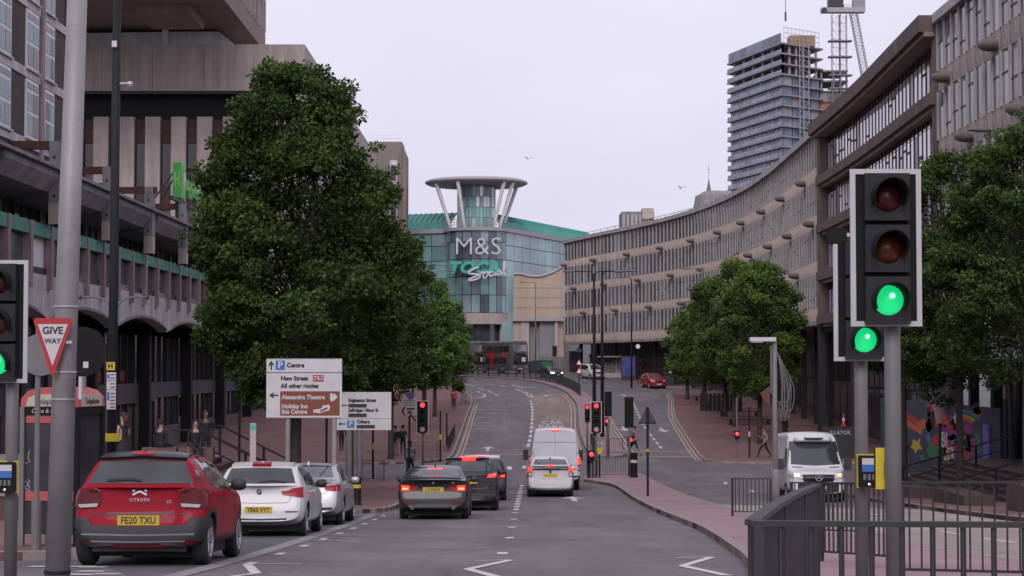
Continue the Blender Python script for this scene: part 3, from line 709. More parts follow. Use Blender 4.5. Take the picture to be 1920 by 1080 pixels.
MB().box(tx(952), tx(963), -14, -10, 6.3, 13).build('glass_link', m_gl[0], T); MB().box(tx(940), tx(963), -14, -10, -3, 6.3).build('glass_link', m_gl[0], T)

# --- the long curved office building on the right
m_rwin = [M('office_window_%d' % i, c, .12, var=.4, scale=.8, ior=1.5) for i, c in enumerate([(.08, .076, .095), (.12, .115, .14), (.17, .16, .19), (.28, .27, .29)])]
m_rfin = M('office_fin', (.44, .41, .41), .9, var=.18, scale=.8, streak=.25)
m_rspan = M('faience_spandrel', (.58, .47, .41), .85, var=.2, scale=.7, streak=.3)
m_rspan2 = M('weathered_spandrel', (.38, .325, .31), .88, var=.25, scale=.7, streak=.4)
m_rbrown = M('brown_slab', (.135, .10, .088), .9, var=.2, scale=.5, streak=.25)
m_pod = M('lamp_pod', (.21, .175, .15), .8, var=.25)
FAC = [(7.1, 249.6), (11.4, 234), (15.1, 221), (18.7, 205), (20.8, 190), (21.9, 174), (22.1, 159), (21.9, 147), (21.5, 129.5)]
FACS = smooth_line(FAC, 8)
RZ = [3.1+3.3*k for k in range(4)]           # foot of each storey above eye level
MOD = 1.4
def spmesh(mat):
    mb = MB(); w_ = MOD/2-.02
    mb.box(-w_, w_, -.05, .25, 0, 1.0)
    for i in range(4):                       # folded relief on the panel
        a = -w_+i*2*w_/4; b = a+2*w_/4; c = (a+b)/2
        if i % 2 == 0: mb.add([(a, -.05, .06), (b, -.05, .06), (c, -.09, .75), (c, -.05, .97)], [(0,1,2),(1,3,2),(3,0,2)])
        else: mb.add([(a, -.05, .94), (b, -.05, .94), (c, -.09, .28), (c, -.05, .03)], [(1,0,2),(3,1,2),(0,3,2)])
    me = mb.mesh('spandrel'); me.materials.append(mat); return me
me_span = spmesh(m_rspan); me_span2 = spmesh(m_rspan2)
me_fin = MB().box(-.10, .10, -.11, .25, 0, 2.3).mesh('fin'); me_fin.materials.append(m_rfin)
me_win = []
for m in m_rwin:
    mb = MB().box(-MOD/2+.12, MOD/2-.11, -.02, .06, .02, 2.28); me = mb.mesh('window'); me.materials.append(m); me_win.append(me)
me_bar = MB().box(-MOD/2+.115, MOD/2-.115, -.05, -.022, 0, .07).mesh('glazing_bar'); me_bar.materials.append(m_mull)
pm = MB()
for (yy, w_, h_) in ((.05, .5, .30), (-.35, .52, .31), (-.6, .46, .27), (-.78, .3, .17), (-.84, .08, .05)):
    n_ = len(pm.v)
    for k in range(16): a_ = 2*math.pi*k/16; pm.v.append((w_*math.cos(a_), yy, -.32+h_*max(-1, min(.55, math.sin(a_)))))
    if n_:
        for k in range(16): pm.f.append((n_-16+k, n_-16+(k+1) % 16, n_+(k+1) % 16, n_+k))
pm.f.append(tuple(range(n_, n_+16)))
me_pod = pm.mesh('lamp_pod'); me_pod.materials.append(m_pod)
me_pod.polygons.foreach_set('use_smooth', [True]*len(me_pod.polygons))
def walk(path, mod):
    P = [Vector(p) for p in path]; out = []; cum = [0]
    for a, b in zip(P, P[1:]): cum.append(cum[-1]+(b-a).length)
    n = int(cum[-1]/mod)
    for i in range(n):
        s = (i+.5)*cum[-1]/n
        for j in range(len(P)-1):
            if s <= cum[j+1]:
                t = (s-cum[j])/(cum[j+1]-cum[j]); p = P[j]+(P[j+1]-P[j])*t; d = (P[j+1]-P[j]).normalized(); break
        out.append((p, math.atan2(d.y, d.x)))
    return out
def office(T, path, near_n, sp_me, pod_every, seed, off=0):
    q = random.Random(seed); mods = walk(path, MOD); nM = len(mods)
    far = {'window': [], 'fin': [], 'spandrel': []}
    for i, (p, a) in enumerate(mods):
        single = i >= nM-near_n
        for k, z in enumerate(RZ):
            d = Vector((math.cos(a), math.sin(a)))
            e = Vector((p.x, p.y))-d*MOD/2
            items = [('spandrel', sp_me, (p.x, p.y, z)), ('fin', me_fin, (e.x, e.y, z+1.0)), ('window', q.choices(me_win, [5, 4, 3, 1.5])[0], (p.x, p.y, z+1.0))]
            for nm, me, loc in items:
                if single: 
                    o = obj(nm, me, None, T, loc, (0, 0, a))
                    if nm == 'window' and q.random() < .75: obj('glazing_bar', me_bar, None, o, (0, 0, q.choice([.55, .9, 1.3, 1.7])))
                else: far[nm].append((me, loc, a))
            if (i+off+k*3) % pod_every == 0 and k > 0: obj('lamp_pod', me_pod, None, T, (p.x, p.y, z+.75), (0, 0, a))
    for nm, L in far.items():
        mb = {}
        for me, loc, a in L:
            g = mb.setdefault(me.materials[0], MB()); Mx = Matrix.Translation(loc) @ Matrix.Rotation(a, 4, 'Z')
            g.add([Mx @ v.co for v in me.vertices], [tuple(f.vertices) for f in me.polygons])
        for mat, g in mb.items(): tag(g.build(nm, mat, T), kind='stuff')
def ribbon(path, o0, o1, z0, z1, name, mat, T):
    P = [Vector(p) for p in path]; vs = []
    for i, p in enumerate(P):
        d = (P[min(i+1, len(P)-1)]-P[max(i-1, 0)]).normalized(); n = Vector((-d.y, d.x))
        for o in (o0, o1):
            for z in (z0, z1): vs.append((p.x+n.x*o, p.y+n.y*o, z))
    fs = []
    for i in range(len(P)-1):
        b = 4*i; fs += [(b, b+4, b+5, b+1), (b+2, b+3, b+7, b+6), (b+1, b+5, b+7, b+3), (b, b+2, b+6, b+4)]
    e = 4*(len(P)-1); fs += [(0, 1, 3, 2), (e, e+2, e+3, e+1)]
    return MB().add(vs, fs).build(name, mat, T)
T = empty('curved_office', (0, 0, EYE), 0, 'long curved office building with concrete fins and beige relief bands', 'building')
office(T, FACS, 70, me_span, 9, 21)
ribbon(FACS, -.3, 3, 16.3, 16.75, 'roof_edge', m_rfin, T)
ribbon(FACS, .5, 12, 15.9, 16.5, 'roof', m_concd, T)
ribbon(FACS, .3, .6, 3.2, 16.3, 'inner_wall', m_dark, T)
ribbon(FACS, -.35, 4, 2.8, 3.09, 'base_ledge', m_rspan2, T)
ribbon(FACS, 3.6, 4.0, -6.5, 2.8, 'shop_wall', m_mull, T)
for (p, a) in walk(FACS, 7): MB().box(-.2, .2, .9, 1.3, -6.5, 2.8).build('column', m_mull, T, (p.x, p.y, 0), (0, 0, a))
sw = walk(FACS, 3.5)
def graffiti(name, cols, seed):
    m = bpy.data.materials.new(name); m.use_nodes = True; t = m.node_tree; b = t.nodes['Principled BSDF']; b.inputs['Roughness'].default_value = .7
    tcn = t.nodes.new('ShaderNodeTexCoord'); mpn = t.nodes.new('ShaderNodeMapping'); mpn.inputs['Location'].default_value = (seed, seed*2, seed*3); t.links.new(tcn.outputs['Object'], mpn.inputs[0])
    n0 = t.nodes.new('ShaderNodeTexNoise'); n0.inputs['Scale'].default_value = .9; n0.inputs['Detail'].default_value = 2; n0.inputs['Distortion'].default_value = 2.5
    t.links.new(mpn.outputs[0], n0.inputs['Vector'])
    r = t.nodes.new('ShaderNodeValToRGB'); r.color_ramp.interpolation = 'CONSTANT'
    e = r.color_ramp.elements; e[0].position = 0; e[0].color = (*cols[0], 1); e[1].position = .3; e[1].color = (*cols[1], 1)
    for i, c in enumerate(cols[2:]): x = e.new(.3+.45*(i+1)/len(cols)); x.color = (*c, 1)
    t.links.new(n0.outputs['Fac'], r.inputs[0]); t.links.new(r.outputs[0], b.inputs['Base Color']); MATS[name] = m; return m
gr = [graffiti('street_art_%d' % i, c, i*3.7) for i, c in enumerate([
    [(.02, .02, .04), (.05, .03, .10), (.10, .18, .13), (.22, .10, .12), (.03, .03, .05), (.25, .16, .06)],
    [(.03, .03, .06), (.12, .05, .12), (.03, .10, .07), (.30, .09, .10), (.05, .05, .20), (.20, .22, .24)],
    [(.02, .03, .05), (.10, .20, .14), (.16, .28, .18), (.22, .10, .06), (.12, .06, .09), (.04, .04, .12)]])]
m_shop = M('shop_glass', (.03, .03, .036), .15, var=.5, scale=.6)
for i, (p, a) in enumerate(sw):
    MB().box(-1.65, 1.65, 3.4, 3.59, -5.5, 1.0 if p.y > 200 else -1.2).build('shop_panel', gr[i % 3] if p.y > 195 else rs.choice([m_shop, m_glass, m_glass2, m_mull]), T, (p.x, p.y, 0), (0, 0, a))
    MB().box(-1.65, 1.65, 3.3, 3.58, -1.0 if p.y < 200 else 1.05, 1.5).build('fascia', rs.choice([m_fasc, m_mull, m_bluef, m_shop]), T, (p.x, p.y, 0), (0, 0, a))
# railing and plant on the roof
pr = walk(FACS, 3.0); rl = MB()
tops = []
for (p, a) in pr:
    n = Vector((-math.sin(a), math.cos(a)))*2.5; tops.append((p.x+n.x, p.y+n.y))
    rl.tube([(p.x+n.x, p.y+n.y, 16.5), (p.x+n.x, p.y+n.y, 17.7)], .04, 5)
for z in (17.1, 17.7): rl.tube([(a, b, z) for a, b in tops], .04, 5)
rl.build('roof_railing', m_metal, T)
P_ = MB().box(13.5, 17.5, 229, 235, 16.5, 18.9).build('roof_plant', m_concd, T); MB().box(16.0, 17.4, 228.7, 231, 18.0, 19.3).build('plant_box', M('cream_plant', (.42, .37, .29), .7), P_)
for k in range(5): MB().box(13.6+k*.5, 13.9+k*.5, 228.8, 229, 16.6, 18.5).build('louvre', m_metal, P_)
P_ = MB().lathe([(0, 19.2), (1.5, 19.1), (2.4, 18.6), (2.6, 17.5), (2.6, 16.5)], 20, c=(22.6, 205, 0)).build('roof_plant', m_concd, T)
MB().box(24.2, 27.5, 196, 200, 16.5, 18.7).build('roof_plant', m_metal, T)

# glazed link bridging the side street
T = empty('glazed_link', (0, 0, EYE), 0, 'glazed link wing with deep brown slab edges and tall dark mullions', 'building')
LP = [(21.5, 129.4), (21.35, 118), (21.1, 108), (20.7, 98), (20.35, 88.7)]
LPd = smooth_line(LP, 6)
for (z0, z1, o0) in ((15.95, 16.75, -.9), (12.45, 13.05, -.4), (9.15, 9.75, -.4), (5.85, 6.45, -.4), (2.85, 3.45, -.4)):
    ribbon(LPd, o0, 3, z0, z1, 'floor_slab', m_rbrown, T)
    ribbon(LPd, o0+.25, .8, z0-.22, z0-.003, 'slab_soffit', m_soffit, T)
for (p, a) in walk(LPd, 1.15):
    for k, z in enumerate((3.45, 6.45, 9.75, 13.05)):
        h = (5.85, 9.15, 12.45, 15.95)[k]-.23
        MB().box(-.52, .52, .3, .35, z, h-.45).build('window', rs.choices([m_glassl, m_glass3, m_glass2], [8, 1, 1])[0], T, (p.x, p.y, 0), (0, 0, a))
        MB().box(-.52, .52, .3, .35, h-.42, h).build('clerestory', m_glass, T, (p.x, p.y, 0), (0, 0, a))
        MB().box(-.605, -.545, .26, .36, z, h).build('mullion', m_rust, T, (p.x, p.y, 0), (0, 0, a))
        if rs.random() < .5: zz = z+(h-z)*rs.uniform(.25, .7); MB().box(-.52, .52, -.0+.26, .299, zz, zz+.09).build('transom', m_rust, T, (p.x, p.y, 0), (0, 0, a))
ribbon(LPd, .7, .95, 2.6, 16, 'inner_wall', m_dark, T)
for (y0, y1) in ((128.2, 129.5), (88.6, 89.4)): MB().box(20.2 if y0 < 100 else 21.2, 22.5, y0, y1, 2.7, 16.6).build('end_pier', m_rbrown, T)
MB().box(21.5, 22.2, 88.6, 129.5, 2.3, 2.6).build('underside', m_dark, T)
for y in (104, 116, 128.5): MB().box(21.1, 21.6, y, y+.5, -6, 2.6).build('column', m_mull, T)
MB().box(24.5, 25, 103.5, 129.5, -6, 2.6).build('back_wall', m_mull, T)
for k in range(9): MB().box(24.3, 24.49, 104+k*2.8, 106.6+k*2.8, -5.2, -1.6).build('shop_pane', rs.choice([m_glass, m_glass2, m_shop]), T)
for k in range(14): MB().box(24.1, 24.3, 104+k*1.8, 104.15+k*1.8, -1.4, 2).build('louvre', m_metal, T)

# nearest wing
T = empty('office_wing', (0, 0, EYE), 0, 'weathered office wing with tall concrete fins and round lamp pods above the street art', 'building')
NP = [(20.35, 88.5), (20.3, 75), (20.3, 58)]
office(T, NP, 999, me_span2, 6, 22, off=2)
ribbon(NP, -.3, 3, 16.3, 16.75, 'roof_edge', m_rfin, T); ribbon(NP, .3, .6, 3.1, 16.3, 'inner_wall', m_dark, T); ribbon(NP, .6, 10, 16, 16.5, 'roof', m_concd, T)
ribbon(NP, -.35, 4, 2.8, 3.09, 'base_ledge', m_rspan2, T); ribbon(NP, 4.4, 4.8, -6, 2.8, 'shop_wall', m_mull, T)
for k in range(8): MB().box(20.6, 21, 60+k*4, 60.4+k*4, -6, 2.8).build('column', m_mull, T)
ribbon([(20.0, 84), (20.0, 58)], 0, .3, .1, 1.6, 'shop_fascia', M('pale_blue_fascia', (.40, .42, .55), .5, var=.2), T)
ribbon([(19.97, 84), (19.97, 58)], -.02, 0, .1, .55, 'fascia_stripe', M('white_stripe', (.6, .6, .66), .5), T)
ribbon([(18.2, 84), (18.2, 58)], 0, 2.4, -.35, -.05, 'canopy', m_mull, T)
for k in range(9): MB().box(22.2, 22.4, 60+k*3, 62.8+k*3, -5, 0).build('shop_pane', rs.choice([m_glass, m_shop, m_glass2]), T)
# ---------------------------------------------------------------- vehicles
m_tyre = M('tyre_rubber', (.018, .018, .02), .85, var=.15); m_blackp = M('black_plastic', (.022, .022, .025), .55, var=.15, scale=6)
m_rim = M('alloy_rim', (.42, .42, .44), .35, metal=.6, var=.1); m_rimd = M('dark_rim', (.12, .12, .13), .4, metal=.5, var=.1)
m_carglass = M('car_glass', (.035, .04, .045), .03, var=0, ior=1.75); m_carglass2 = M('car_glass_rear', (.045, .05, .056), .04, var=.5, scale=1.2, ior=1.7)
m_lens = M('red_lens', (.30, .012, .02), .2, var=0, ior=1.35); m_lensdk = M('smoked_red_lens', (.10, .008, .014), .2, var=0, ior=1.35)
m_brake = M('lit_brake_lamp', (.6, .02, .015), .2, var=0, emit=(1, .035, .02), es=2.6); m_brakec = M('brake_core', (.8, .1, .03), .2, var=0, emit=(1, .16, .05), es=4.5)
m_head = M('lit_headlamp', (.8, .75, .65), .15, var=0, emit=(1, .86, .7), es=3.0); m_amber = M('lit_indicator', (.8, .4, .1), .15, var=0, emit=(1, .45, .15), es=2.0)
m_clear = M('clear_lens', (.35, .35, .37), .08, var=0, coat=1); m_plate = M('yellow_plate', (.52, .36, .03), .45, var=.05); m_platew = M('white_plate', (.6, .6, .58), .45, var=.05)
m_chrome = M('chrome', (.6, .6, .62), .12, metal=1, var=0); m_ink = M('black_ink', (.01, .01, .012), .5, var=0)
m_bl = M('badge_blue', (.02, .08, .3), .3, var=0)
def paintm(name, c, metal=.0, rough=.35):
    m = M(name, c, rough, metal=metal, var=.03, scale=1.5, coat=.4, ior=1.3); return m
def lerp1(tab, x):
    if x <= tab[0][0]: return tab[0][1]
    for a, b in zip(tab, tab[1:]):
        if x <= b[0]: return a[1]+(b[1]-a[1])*(x-a[0])/(b[0]-a[0])
    return tab[-1][1]
class Car:
    """rear end at local y=0 facing -y, nose at +y = L"""
    def __init__(s, name, label, cat, P, paint, X, Y, yaw=0., group=None, wheel_rim=None):
        s.P = P; L = P['L']; s.paint = paint
        # (X, Y) is where the end that faces the camera stands
        c_ = math.cos(yaw); sl = math.atan(slope(Y+(L/2 if c_ > 0 else 1))*c_)
        s.T = empty(name, (X, Y, G(Y)), yaw, label, cat, group, rx=sl)
        s.body(); s.wheels(wheel_rim or m_rim)
    def body(s):
        P = s.P; L = P['L']; hw = P['W']/2; top = P['top']; belt = P['belt']; plan = P['plan']; bot = P.get('bot', [(0, .3), (.4, .2), (L-.5, .2), (L, .26)])
        ys = sorted(set([round(y, 3) for y, _ in top]+[round(y, 3) for y, _ in plan]+[.0, .04, .12, L-.04, L-.12]+[L*k/14 for k in range(1, 14)]))
        out = [ys[0]]
        for y in ys[1:]:
            if y-out[-1] > .03: out.append(y)
        if out[-1] != L: out[-1] = L
        ys = out; tum = P.get('tum', .3); sections = []
        rear = P.get('rear', [(0, 0), (3, 0)]); front = P.get('front', [(0, 0), (3, 0)]); bow = P.get('bow', .1); fbow = P.get('fbow', .25)
        crown = P.get('crown', .05)
        for y in ys:
            zt = lerp1(top, y); zb = lerp1(bot, y); zs = min(lerp1(belt, y), zt-.03); w_ = hw*lerp1(plan, y); h = zt-zs
            sh = P.get('sh', .95)
            x8 = w_*sh-tum*h; cr_ = min(crown, h*.4)
            pts = [(0, zb), (w_*.75, zb), (w_*.955, zb+.07), (w_*.995, zb+.35*(zs-zb)), (w_, zb+.68*(zs-zb)), (w_*.988, zs-.05), (w_*sh, zs),
                   (w_*sh-tum*h*.46, zs+(h-cr_)*.5), (x8, zt-cr_), (x8*.86, zt-cr_*.45), (x8*.5, zt-cr_*.1), (0, zt)]
            q = []
            for (x, z) in pts:
                yy = y
                kr = max(0, 1-y/.7); kf = max(0, 1-(L-y)/.8)
                yy += kr*(lerp1(rear, z)+bow*(x/hw)**2) - kf*(lerp1(front, z)+fbow*(x/hw)**2)
                q.append((x, yy, z))
            sections.append(q)
        K = len(sections[0]); mb = MB(); nS = len(sections)
        for q in sections:
            mb.v += q; mb.v += [(-x, y, z) for (x, y, z) in q[1:-1]]
        n1 = K+K-2
        ring = list(range(K))+[K+K-2-1-i for i in range(K-2)]   # around the section
        for i in range(nS-1):
            for j in range(n1):
                a, b = ring[j], ring[(j+1) % n1]; o = i*n1; mb.f.append((o+a, o+b, o+n1+b, o+n1+a))
        for e in (0, nS-1):
            o = e*n1
            for k in range(K-1):
                l0 = o+k if k in (0, K-1) else o+K+k-1; l1 = o+k+1 if k+1 in (0, K-1) else o+K+k
                f = []
                for v in (o+k, o+k+1, l1, l0):
                    if v not in f: f.append(v)
                mb.f.append(tuple(f))
        me = mb.mesh('body'); me.materials.append(s.paint); me.materials.append(m_tyre)
        ob = bpy.data.objects.new('tmp', me); sub = ob.modifiers.new('s', 'SUBSURF'); sub.levels = 2; sub.render_levels = 2
        plain = evaluated(ob); s.bvh = BVHTree.FromPolygons([v.co for v in plain.vertices], [tuple(p.vertices) for p in plain.polygons])
        cut = MB(); r = P['wr']+.045
        for ya in (P['ro'], P['ro']+P['wb']):
            for sx in (-1, 1): cut.lathe([(0, sx*(hw-.34)), (r, sx*(hw-.34)), (r, sx*(hw+.2)), (0, sx*(hw+.2))], 28, c=(0, ya, P['wr']), axis='X')
        cm = cut.mesh('cut'); cm.materials.append(m_tyre); co = bpy.data.objects.new('cut', cm); _tmp.collection.objects.link(co)
        bo = ob.modifiers.new('b', 'BOOLEAN'); bo.operation = 'DIFFERENCE'; bo.solver = 'EXACT'; bo.object = co; bo.material_mode = 'TRANSFER'
        fin = evaluated(ob)
        if len(fin.polygons) < 200: fin = plain
        bpy.data.objects.remove(ob); bpy.data.objects.remove(co)
        s.b = obj('body', fin, None, s.T); smooth_by_angle(s.b, 32)
        MB().box(-hw*.8, hw*.8, .5, L-.5, .12, .3).build('underbody', m_tyre, s.T)
    def wheels(s, rimmat):
        P = s.P; r = P['wr']; hw = P['W']/2; tw = .21
        ty = MB().lathe([(r*.66, -tw/2), (r*.9, -tw/2), (r*.985, -tw*.36), (r, -tw*.2), (r, tw*.2), (r*.985, tw*.36), (r*.9, tw/2), (r*.66, tw/2), (r*.6, tw*.3), (r*.6, -tw*.3), (r*.66, -tw/2)], 32, axis='X').mesh('wheel')
        ty.materials.append(m_tyre); ty.polygons.foreach_set('use_smooth', [True]*len(ty.polygons))
        rm = MB().lathe([(r*.68, .10), (r*.66, .11), (r*.6, .06), (r*.6, -.02)], 32, axis='X').lathe([(0, .085), (.07, .08), (.075, .0)], 12, axis='X')
        for k in range(P.get('spokes', 7)):
            a = 2*math.pi*k/P.get('spokes', 7)
            for da in (-.12, .12):
                c0, s0 = math.cos(a), math.sin(a); c1, s1 = math.cos(a+da), math.sin(a+da)
                rm.bar((.07, .04*c0, .04*s0), (.085, r*.64*c1, r*.64*s1), .035, .03)
        rme = rm.mesh('rim'); rme.materials.append(rimmat)
        bk = MB().lathe([(0, .02), (r*.62, .02)], 24, axis='X').mesh('brake_disc'); bk.materials.append(m_rimd)
        for ya in (P['ro'], P['ro']+P['wb']):
            for sx in (-1, 1):
                w_ = obj('wheel', ty, None, s.T, (sx*(hw-.03-tw/2), ya, r), (0, 0, 0 if sx > 0 else math.pi))
                obj('rim', rme, None, w_); obj('brake_disc', bk, None, w_)
    def hit(s, x, y, z, d):
        o = {'R': (x, -3, z), 'F': (x, s.P['L']+3, z), 'S': (3, y, z), 'L': (-3, y, z), 'T': (x, y, 5)}[d]
        dr = {'R': (0, 1, 0), 'F': (0, -1, 0), 'S': (-1, 0, 0), 'L': (1, 0, 0), 'T': (0, 0, -1)}[d]
        h = s.bvh.ray_cast(Vector(o), Vector(dr))
        if h[0] is None:
            h = s.bvh.find_nearest(Vector((x, y, z)) if d not in 'RF' else Vector((x, 0 if d == 'R' else s.P['L'], z)))
        n = h[1]
        if n.dot(Vector(dr)) > 0: n = -n
        return h[0], n
    def patch(s, name, top, bot, mat, view='R', off=.005, nu=8, nv=6, parent=None, thick=.012, both=False):
        """shell laid on the body between a top and a bottom polyline given in that view: (x,z) R/F, (y,z) S/L, (x,y) T"""
        def smp(pl, t):
            n = len(pl)-1; f = min(t*n, n-1e-6); i = int(f); f -= i
            return (pl[i][0]+(pl[i+1][0]-pl[i][0])*f, pl[i][1]+(pl[i+1][1]-pl[i][1])*f)
        mb = MB(); fr = []; bk = []
        for j in range(nv+1):
            for i in range(nu+1):
                a, b = smp(top, i/nu), smp(bot, i/nu); t = j/nv; p = (a[0]+(b[0]-a[0])*t, a[1]+(b[1]-a[1])*t)
                q = {'R': (p[0], 0, p[1]), 'F': (p[0], 0, p[1]), 'S': (0, p[0], p[1]), 'L': (0, p[0], p[1]), 'T': (p[0], p[1], 0)}[view]
                h, n = s.hit(*q, view); fr.append(h+n*off); bk.append(h-n*thick)
        N = len(fr); mb.v = [tuple(p) for p in fr+bk]; W_ = nu+1
        for j in range(nv):
            for i in range(nu): a = j*W_+i; mb.f.append((a, a+1, a+1+W_, a+W_))
        edge = [i for i in range(nu)]+[j*W_+nu for j in range(nv)]+[nv*W_+i for i in range(nu, 0, -1)]+[j*W_ for j in range(nv, 0, -1)]
        for a, b in zip(edge, edge[1:]+edge[:1]): mb.f.append((b, a, a+N, b+N))
        o = smooth_by_angle(mb.build(name, mat, parent or s.T), 50)
        if both: s.patch(name, [(x if view in 'SL' else -x, z) for x, z in top], [(x if view in 'SL' else -x, z) for x, z in bot], mat, {'S': 'L'}.get(view, view), off, nu, nv, parent, thick)
        return o
    def line(s, name, pts, wid, mat, view='R', both=False, off=.004):
        top = pts; P2 = []
        for i, p in enumerate(pts):
            a = Vector(pts[max(i-1, 0)]); b = Vector(pts[min(i+1, len(pts)-1)]); d = (b-a).normalized(); P2.append((p[0]-d.y*wid, p[1]+d.x*wid))
        return s.patch(name, [tuple(p) for p in P2], pts, mat, view, off, max(4, 3*len(pts)), 1, both=both)
    def plate(s, txt, z, mat, w_=.52, h=.11, x=0, view='R', name='number_plate'):
        hp, n = s.hit(x, 0, z, view); sg = -1 if view == 'R' else 1; y = hp.y+sg*.02
        p = MB().box(x-w_/2, x+w_/2, min(y, y-sg*.03), max(y, y-sg*.03), z-h/2, z+h/2).build(name, mat, s.T)
        if txt: text(txt, h*.98, m_ink, p, (x, y+sg*.003, z-.003), (math.pi/2, 0, 0 if view == 'R' else math.pi), .001, bold=.002, sx=.86)
        return p
    def mirror(s, y, z, mat):
        hw = s.P['W']/2
        for sx in (-1, 1):
            mb = MB()
            for (xx, sc_) in ((0, .55), (.05, .95), (.14, 1.0), (.19, .8), (.21, .4)):
                n_ = len(mb.v)
                for k in range(12):
                    a = 2*math.pi*k/12; mb.v.append((sx*(hw-.04+xx), y+.07*sc_*math.sin(a)*1.0, z+.085*sc_*math.cos(a)))
                if n_:
                    for k in range(12): mb.f.append((n_-12+k, n_-12+(k+1) % 12, n_+(k+1) % 12, n_+k))
            mb.f.append(tuple(range(n_, n_+12))); mb.f.append(tuple(range(12)))
            o = mb.build('mirror', mat, s.T, smooth=True); MB().bar((sx*(hw-.16), y+.02, z-.07), (sx*(hw+.02), y, z-.03), .05, .05).build('mirror_arm', m_blackp, o)
    def fin_aerial(s, y, mat=None):
        h, n = s.hit(0, y, 0, 'T'); MB().prism([(y-.07, h.z-.01), (y+.09, h.z-.01), (y-.02, h.z+.07), (y-.06, h.z+.07)], -.02, .02, 'YZ').build('aerial', mat or s.paint, s.T)
    def roundel(s, z, view='R', r=.045):
        h, n = s.hit(0, 0, z, view); sg = -1 if view == 'R' else 1
        o = MB().lathe([(0, 0), (r*.62, 0), (r*.62, .004), (r, .004), (r, -.03)], 20, c=(0, h.y+sg*.012, z), axis='Y').build('badge', m_ink, s.T)
        for k in range(4):
            a = k*math.pi/2; MB().add([(0, h.y+sg*.018, z)]+[(r*.6*math.cos(a+t*math.pi/6), h.y+sg*.018, z+r*.6*math.sin(a+t*math.pi/6)) for t in range(4)], [(0, 1, 2, 3, 4)]).build('badge_quarter', m_bl if k % 2 else m_platew, o)
    def glasshouse(s, sides, pane=m_carglass, trim=None):
        for (tp, bt) in sides:
            s.patch('side_window', tp, bt, pane, 'S', both=True, nu=8, nv=5)
    def doors(s, ys, z0, z1, hz):
        for y in ys: s.line('door_gap', [(y, z0), (y+.02, (z0+z1)/2), (y, z1)], .012, m_ink, 'S', both=True, off=.0015)
        for y in ys[:-1]:
            for sx in (-1, 1):
                h, n = s.hit(0, y+.16, hz, 'S' if sx > 0 else 'L'); MB().bar((h.x+sx*.02, h.y-.09, h.z), (h.x+sx*.02, h.y+.09, h.z), .035, .03).build('door_handle', s.paint, s.T)

# --- red hatchback
P = dict(L=4.0, W=1.75, wb=2.54, ro=.66, wr=.325, top=[(0, 1.0), (.06, 1.03), (.30, 1.36), (.42, 1.42), (.9, 1.465), (1.6, 1.48), (2.2, 1.42), (2.95, 1.06), (3.3, 1.0), (3.75, .88), (4, .62)],
         belt=[(0, .96), (.8, .98), (3.0, .94), (3.8, .8), (4, .55)], plan=[(0, .90), (.15, .97), (.5, 1), (3.2, 1), (3.7, .93), (4, .72)],
         rear=[(.2, .12), (.32, .0), (.62, .0), (.66, .06), (.8, .04), (1.0, .09)], tum=.46, crown=.08, bow=.18, bot=[(0, .25), (.3, .22), (3.5, .22), (4, .28)])
c = Car('red_hatchback', 'red hatchback with black roof and chunky black rear bumper parked in the lay-by', 'car', P, M('cherry_red', (.28, .004, .018), .42, var=.03, scale=1.5, coat=.14, ior=1.18), px(257, 23.8), 23.8, wheel_rim=m_rim)
m_blackgloss = paintm('black_roof', (.02, .02, .024))
c.patch('roof', [(-.55, .36), (-.3, .36), (.0, .36), (.3, .36), (.55, .36)], [(-.5, 2.0), (-.3, 2.15), (0, 2.2), (.3, 2.15), (.5, 2.0)], m_blackgloss, 'T', nu=12, nv=10)
c.patch('spoiler', [(-.54, 1.41), (0, 1.44), (.54, 1.41)], [(-.55, 1.35), (0, 1.375), (.55, 1.35)], m_blackgloss, 'R', off=.05, nu=10, nv=2, thick=.03)
c.patch('rear_window', [(-.54, 1.34), (0, 1.365), (.54, 1.34)], [(-.68, 1.055), (0, 1.05), (.68, 1.055)], m_carglass2, 'R', nu=12)
c.patch('rear_quarter', [(.6, 1.40), (.74, 1.3)], [(.72, 1.07), (.86, 1.05)], m_carglass, 'R', nu=4)
c.glasshouse([([(.75, 1.36), (1.0, 1.405), (1.45, 1.42)], [(.95, 1.02), (1.2, 1.0), (1.5, .99)]), ([(1.53, 1.42), (1.9, 1.40), (2.25, 1.31)], [(1.56, .985), (2.0, .98), (2.75, .98)])])
c.patch('windscreen', [(-.5, 1.38), (0, 1.40), (.5, 1.38)], [(-.68, 1.08), (0, 1.08), (.68, 1.08)], m_carglass, 'F')
for sx in (-1, 1):
    t_ = [(sx*.50, .985), (sx*.58, 1.0), (sx*.74, .985), (sx*.83, .96)]; b_ = [(sx*.50, .78), (sx*.58, .745), (sx*.74, .735), (sx*.84, .76)]
    lp_ = c.patch('tail_lamp', t_, b_, m_lensdk, 'R', off=.02)
    c.patch('lamp_strip', [(sx*.53, .80), (sx*.78, .785)], [(sx*.54, .755), (sx*.76, .745)], m_clear, 'R', off=.026, nv=2, parent=lp_)
c.patch('rear_bumper', [(-.86, .62), (-.66, .63), (-.60, .52), (0, .505), (.60, .52), (.66, .63), (.86, .62)], [(-.875, .27), (-.5, .262), (0, .26), (.5, .262), (.875, .27)], m_blackp, 'R', off=.022, nu=24, nv=6)
c.line('bumper_crease', [(-.72, .40), (0, .385), (.72, .40)], .02, m_concd, 'R', off=.026); c.line('bumper_crease', [(-.6, .315), (0, .305), (.6, .315)], .015, m_concd, 'R', off=.026)
c.line('tailgate_gap', [(-.66, .72), (-.60, .665), (0, .66), (.60, .665), (.66, .72)], .012, m_ink, 'R'); c.line('plate_shade', [(-.42, .655), (0, .655), (.42, .655)], .035, m_lensdk, 'R', off=.006)
c.plate('FE20 TXU', .585, m_plate, .54, .125)
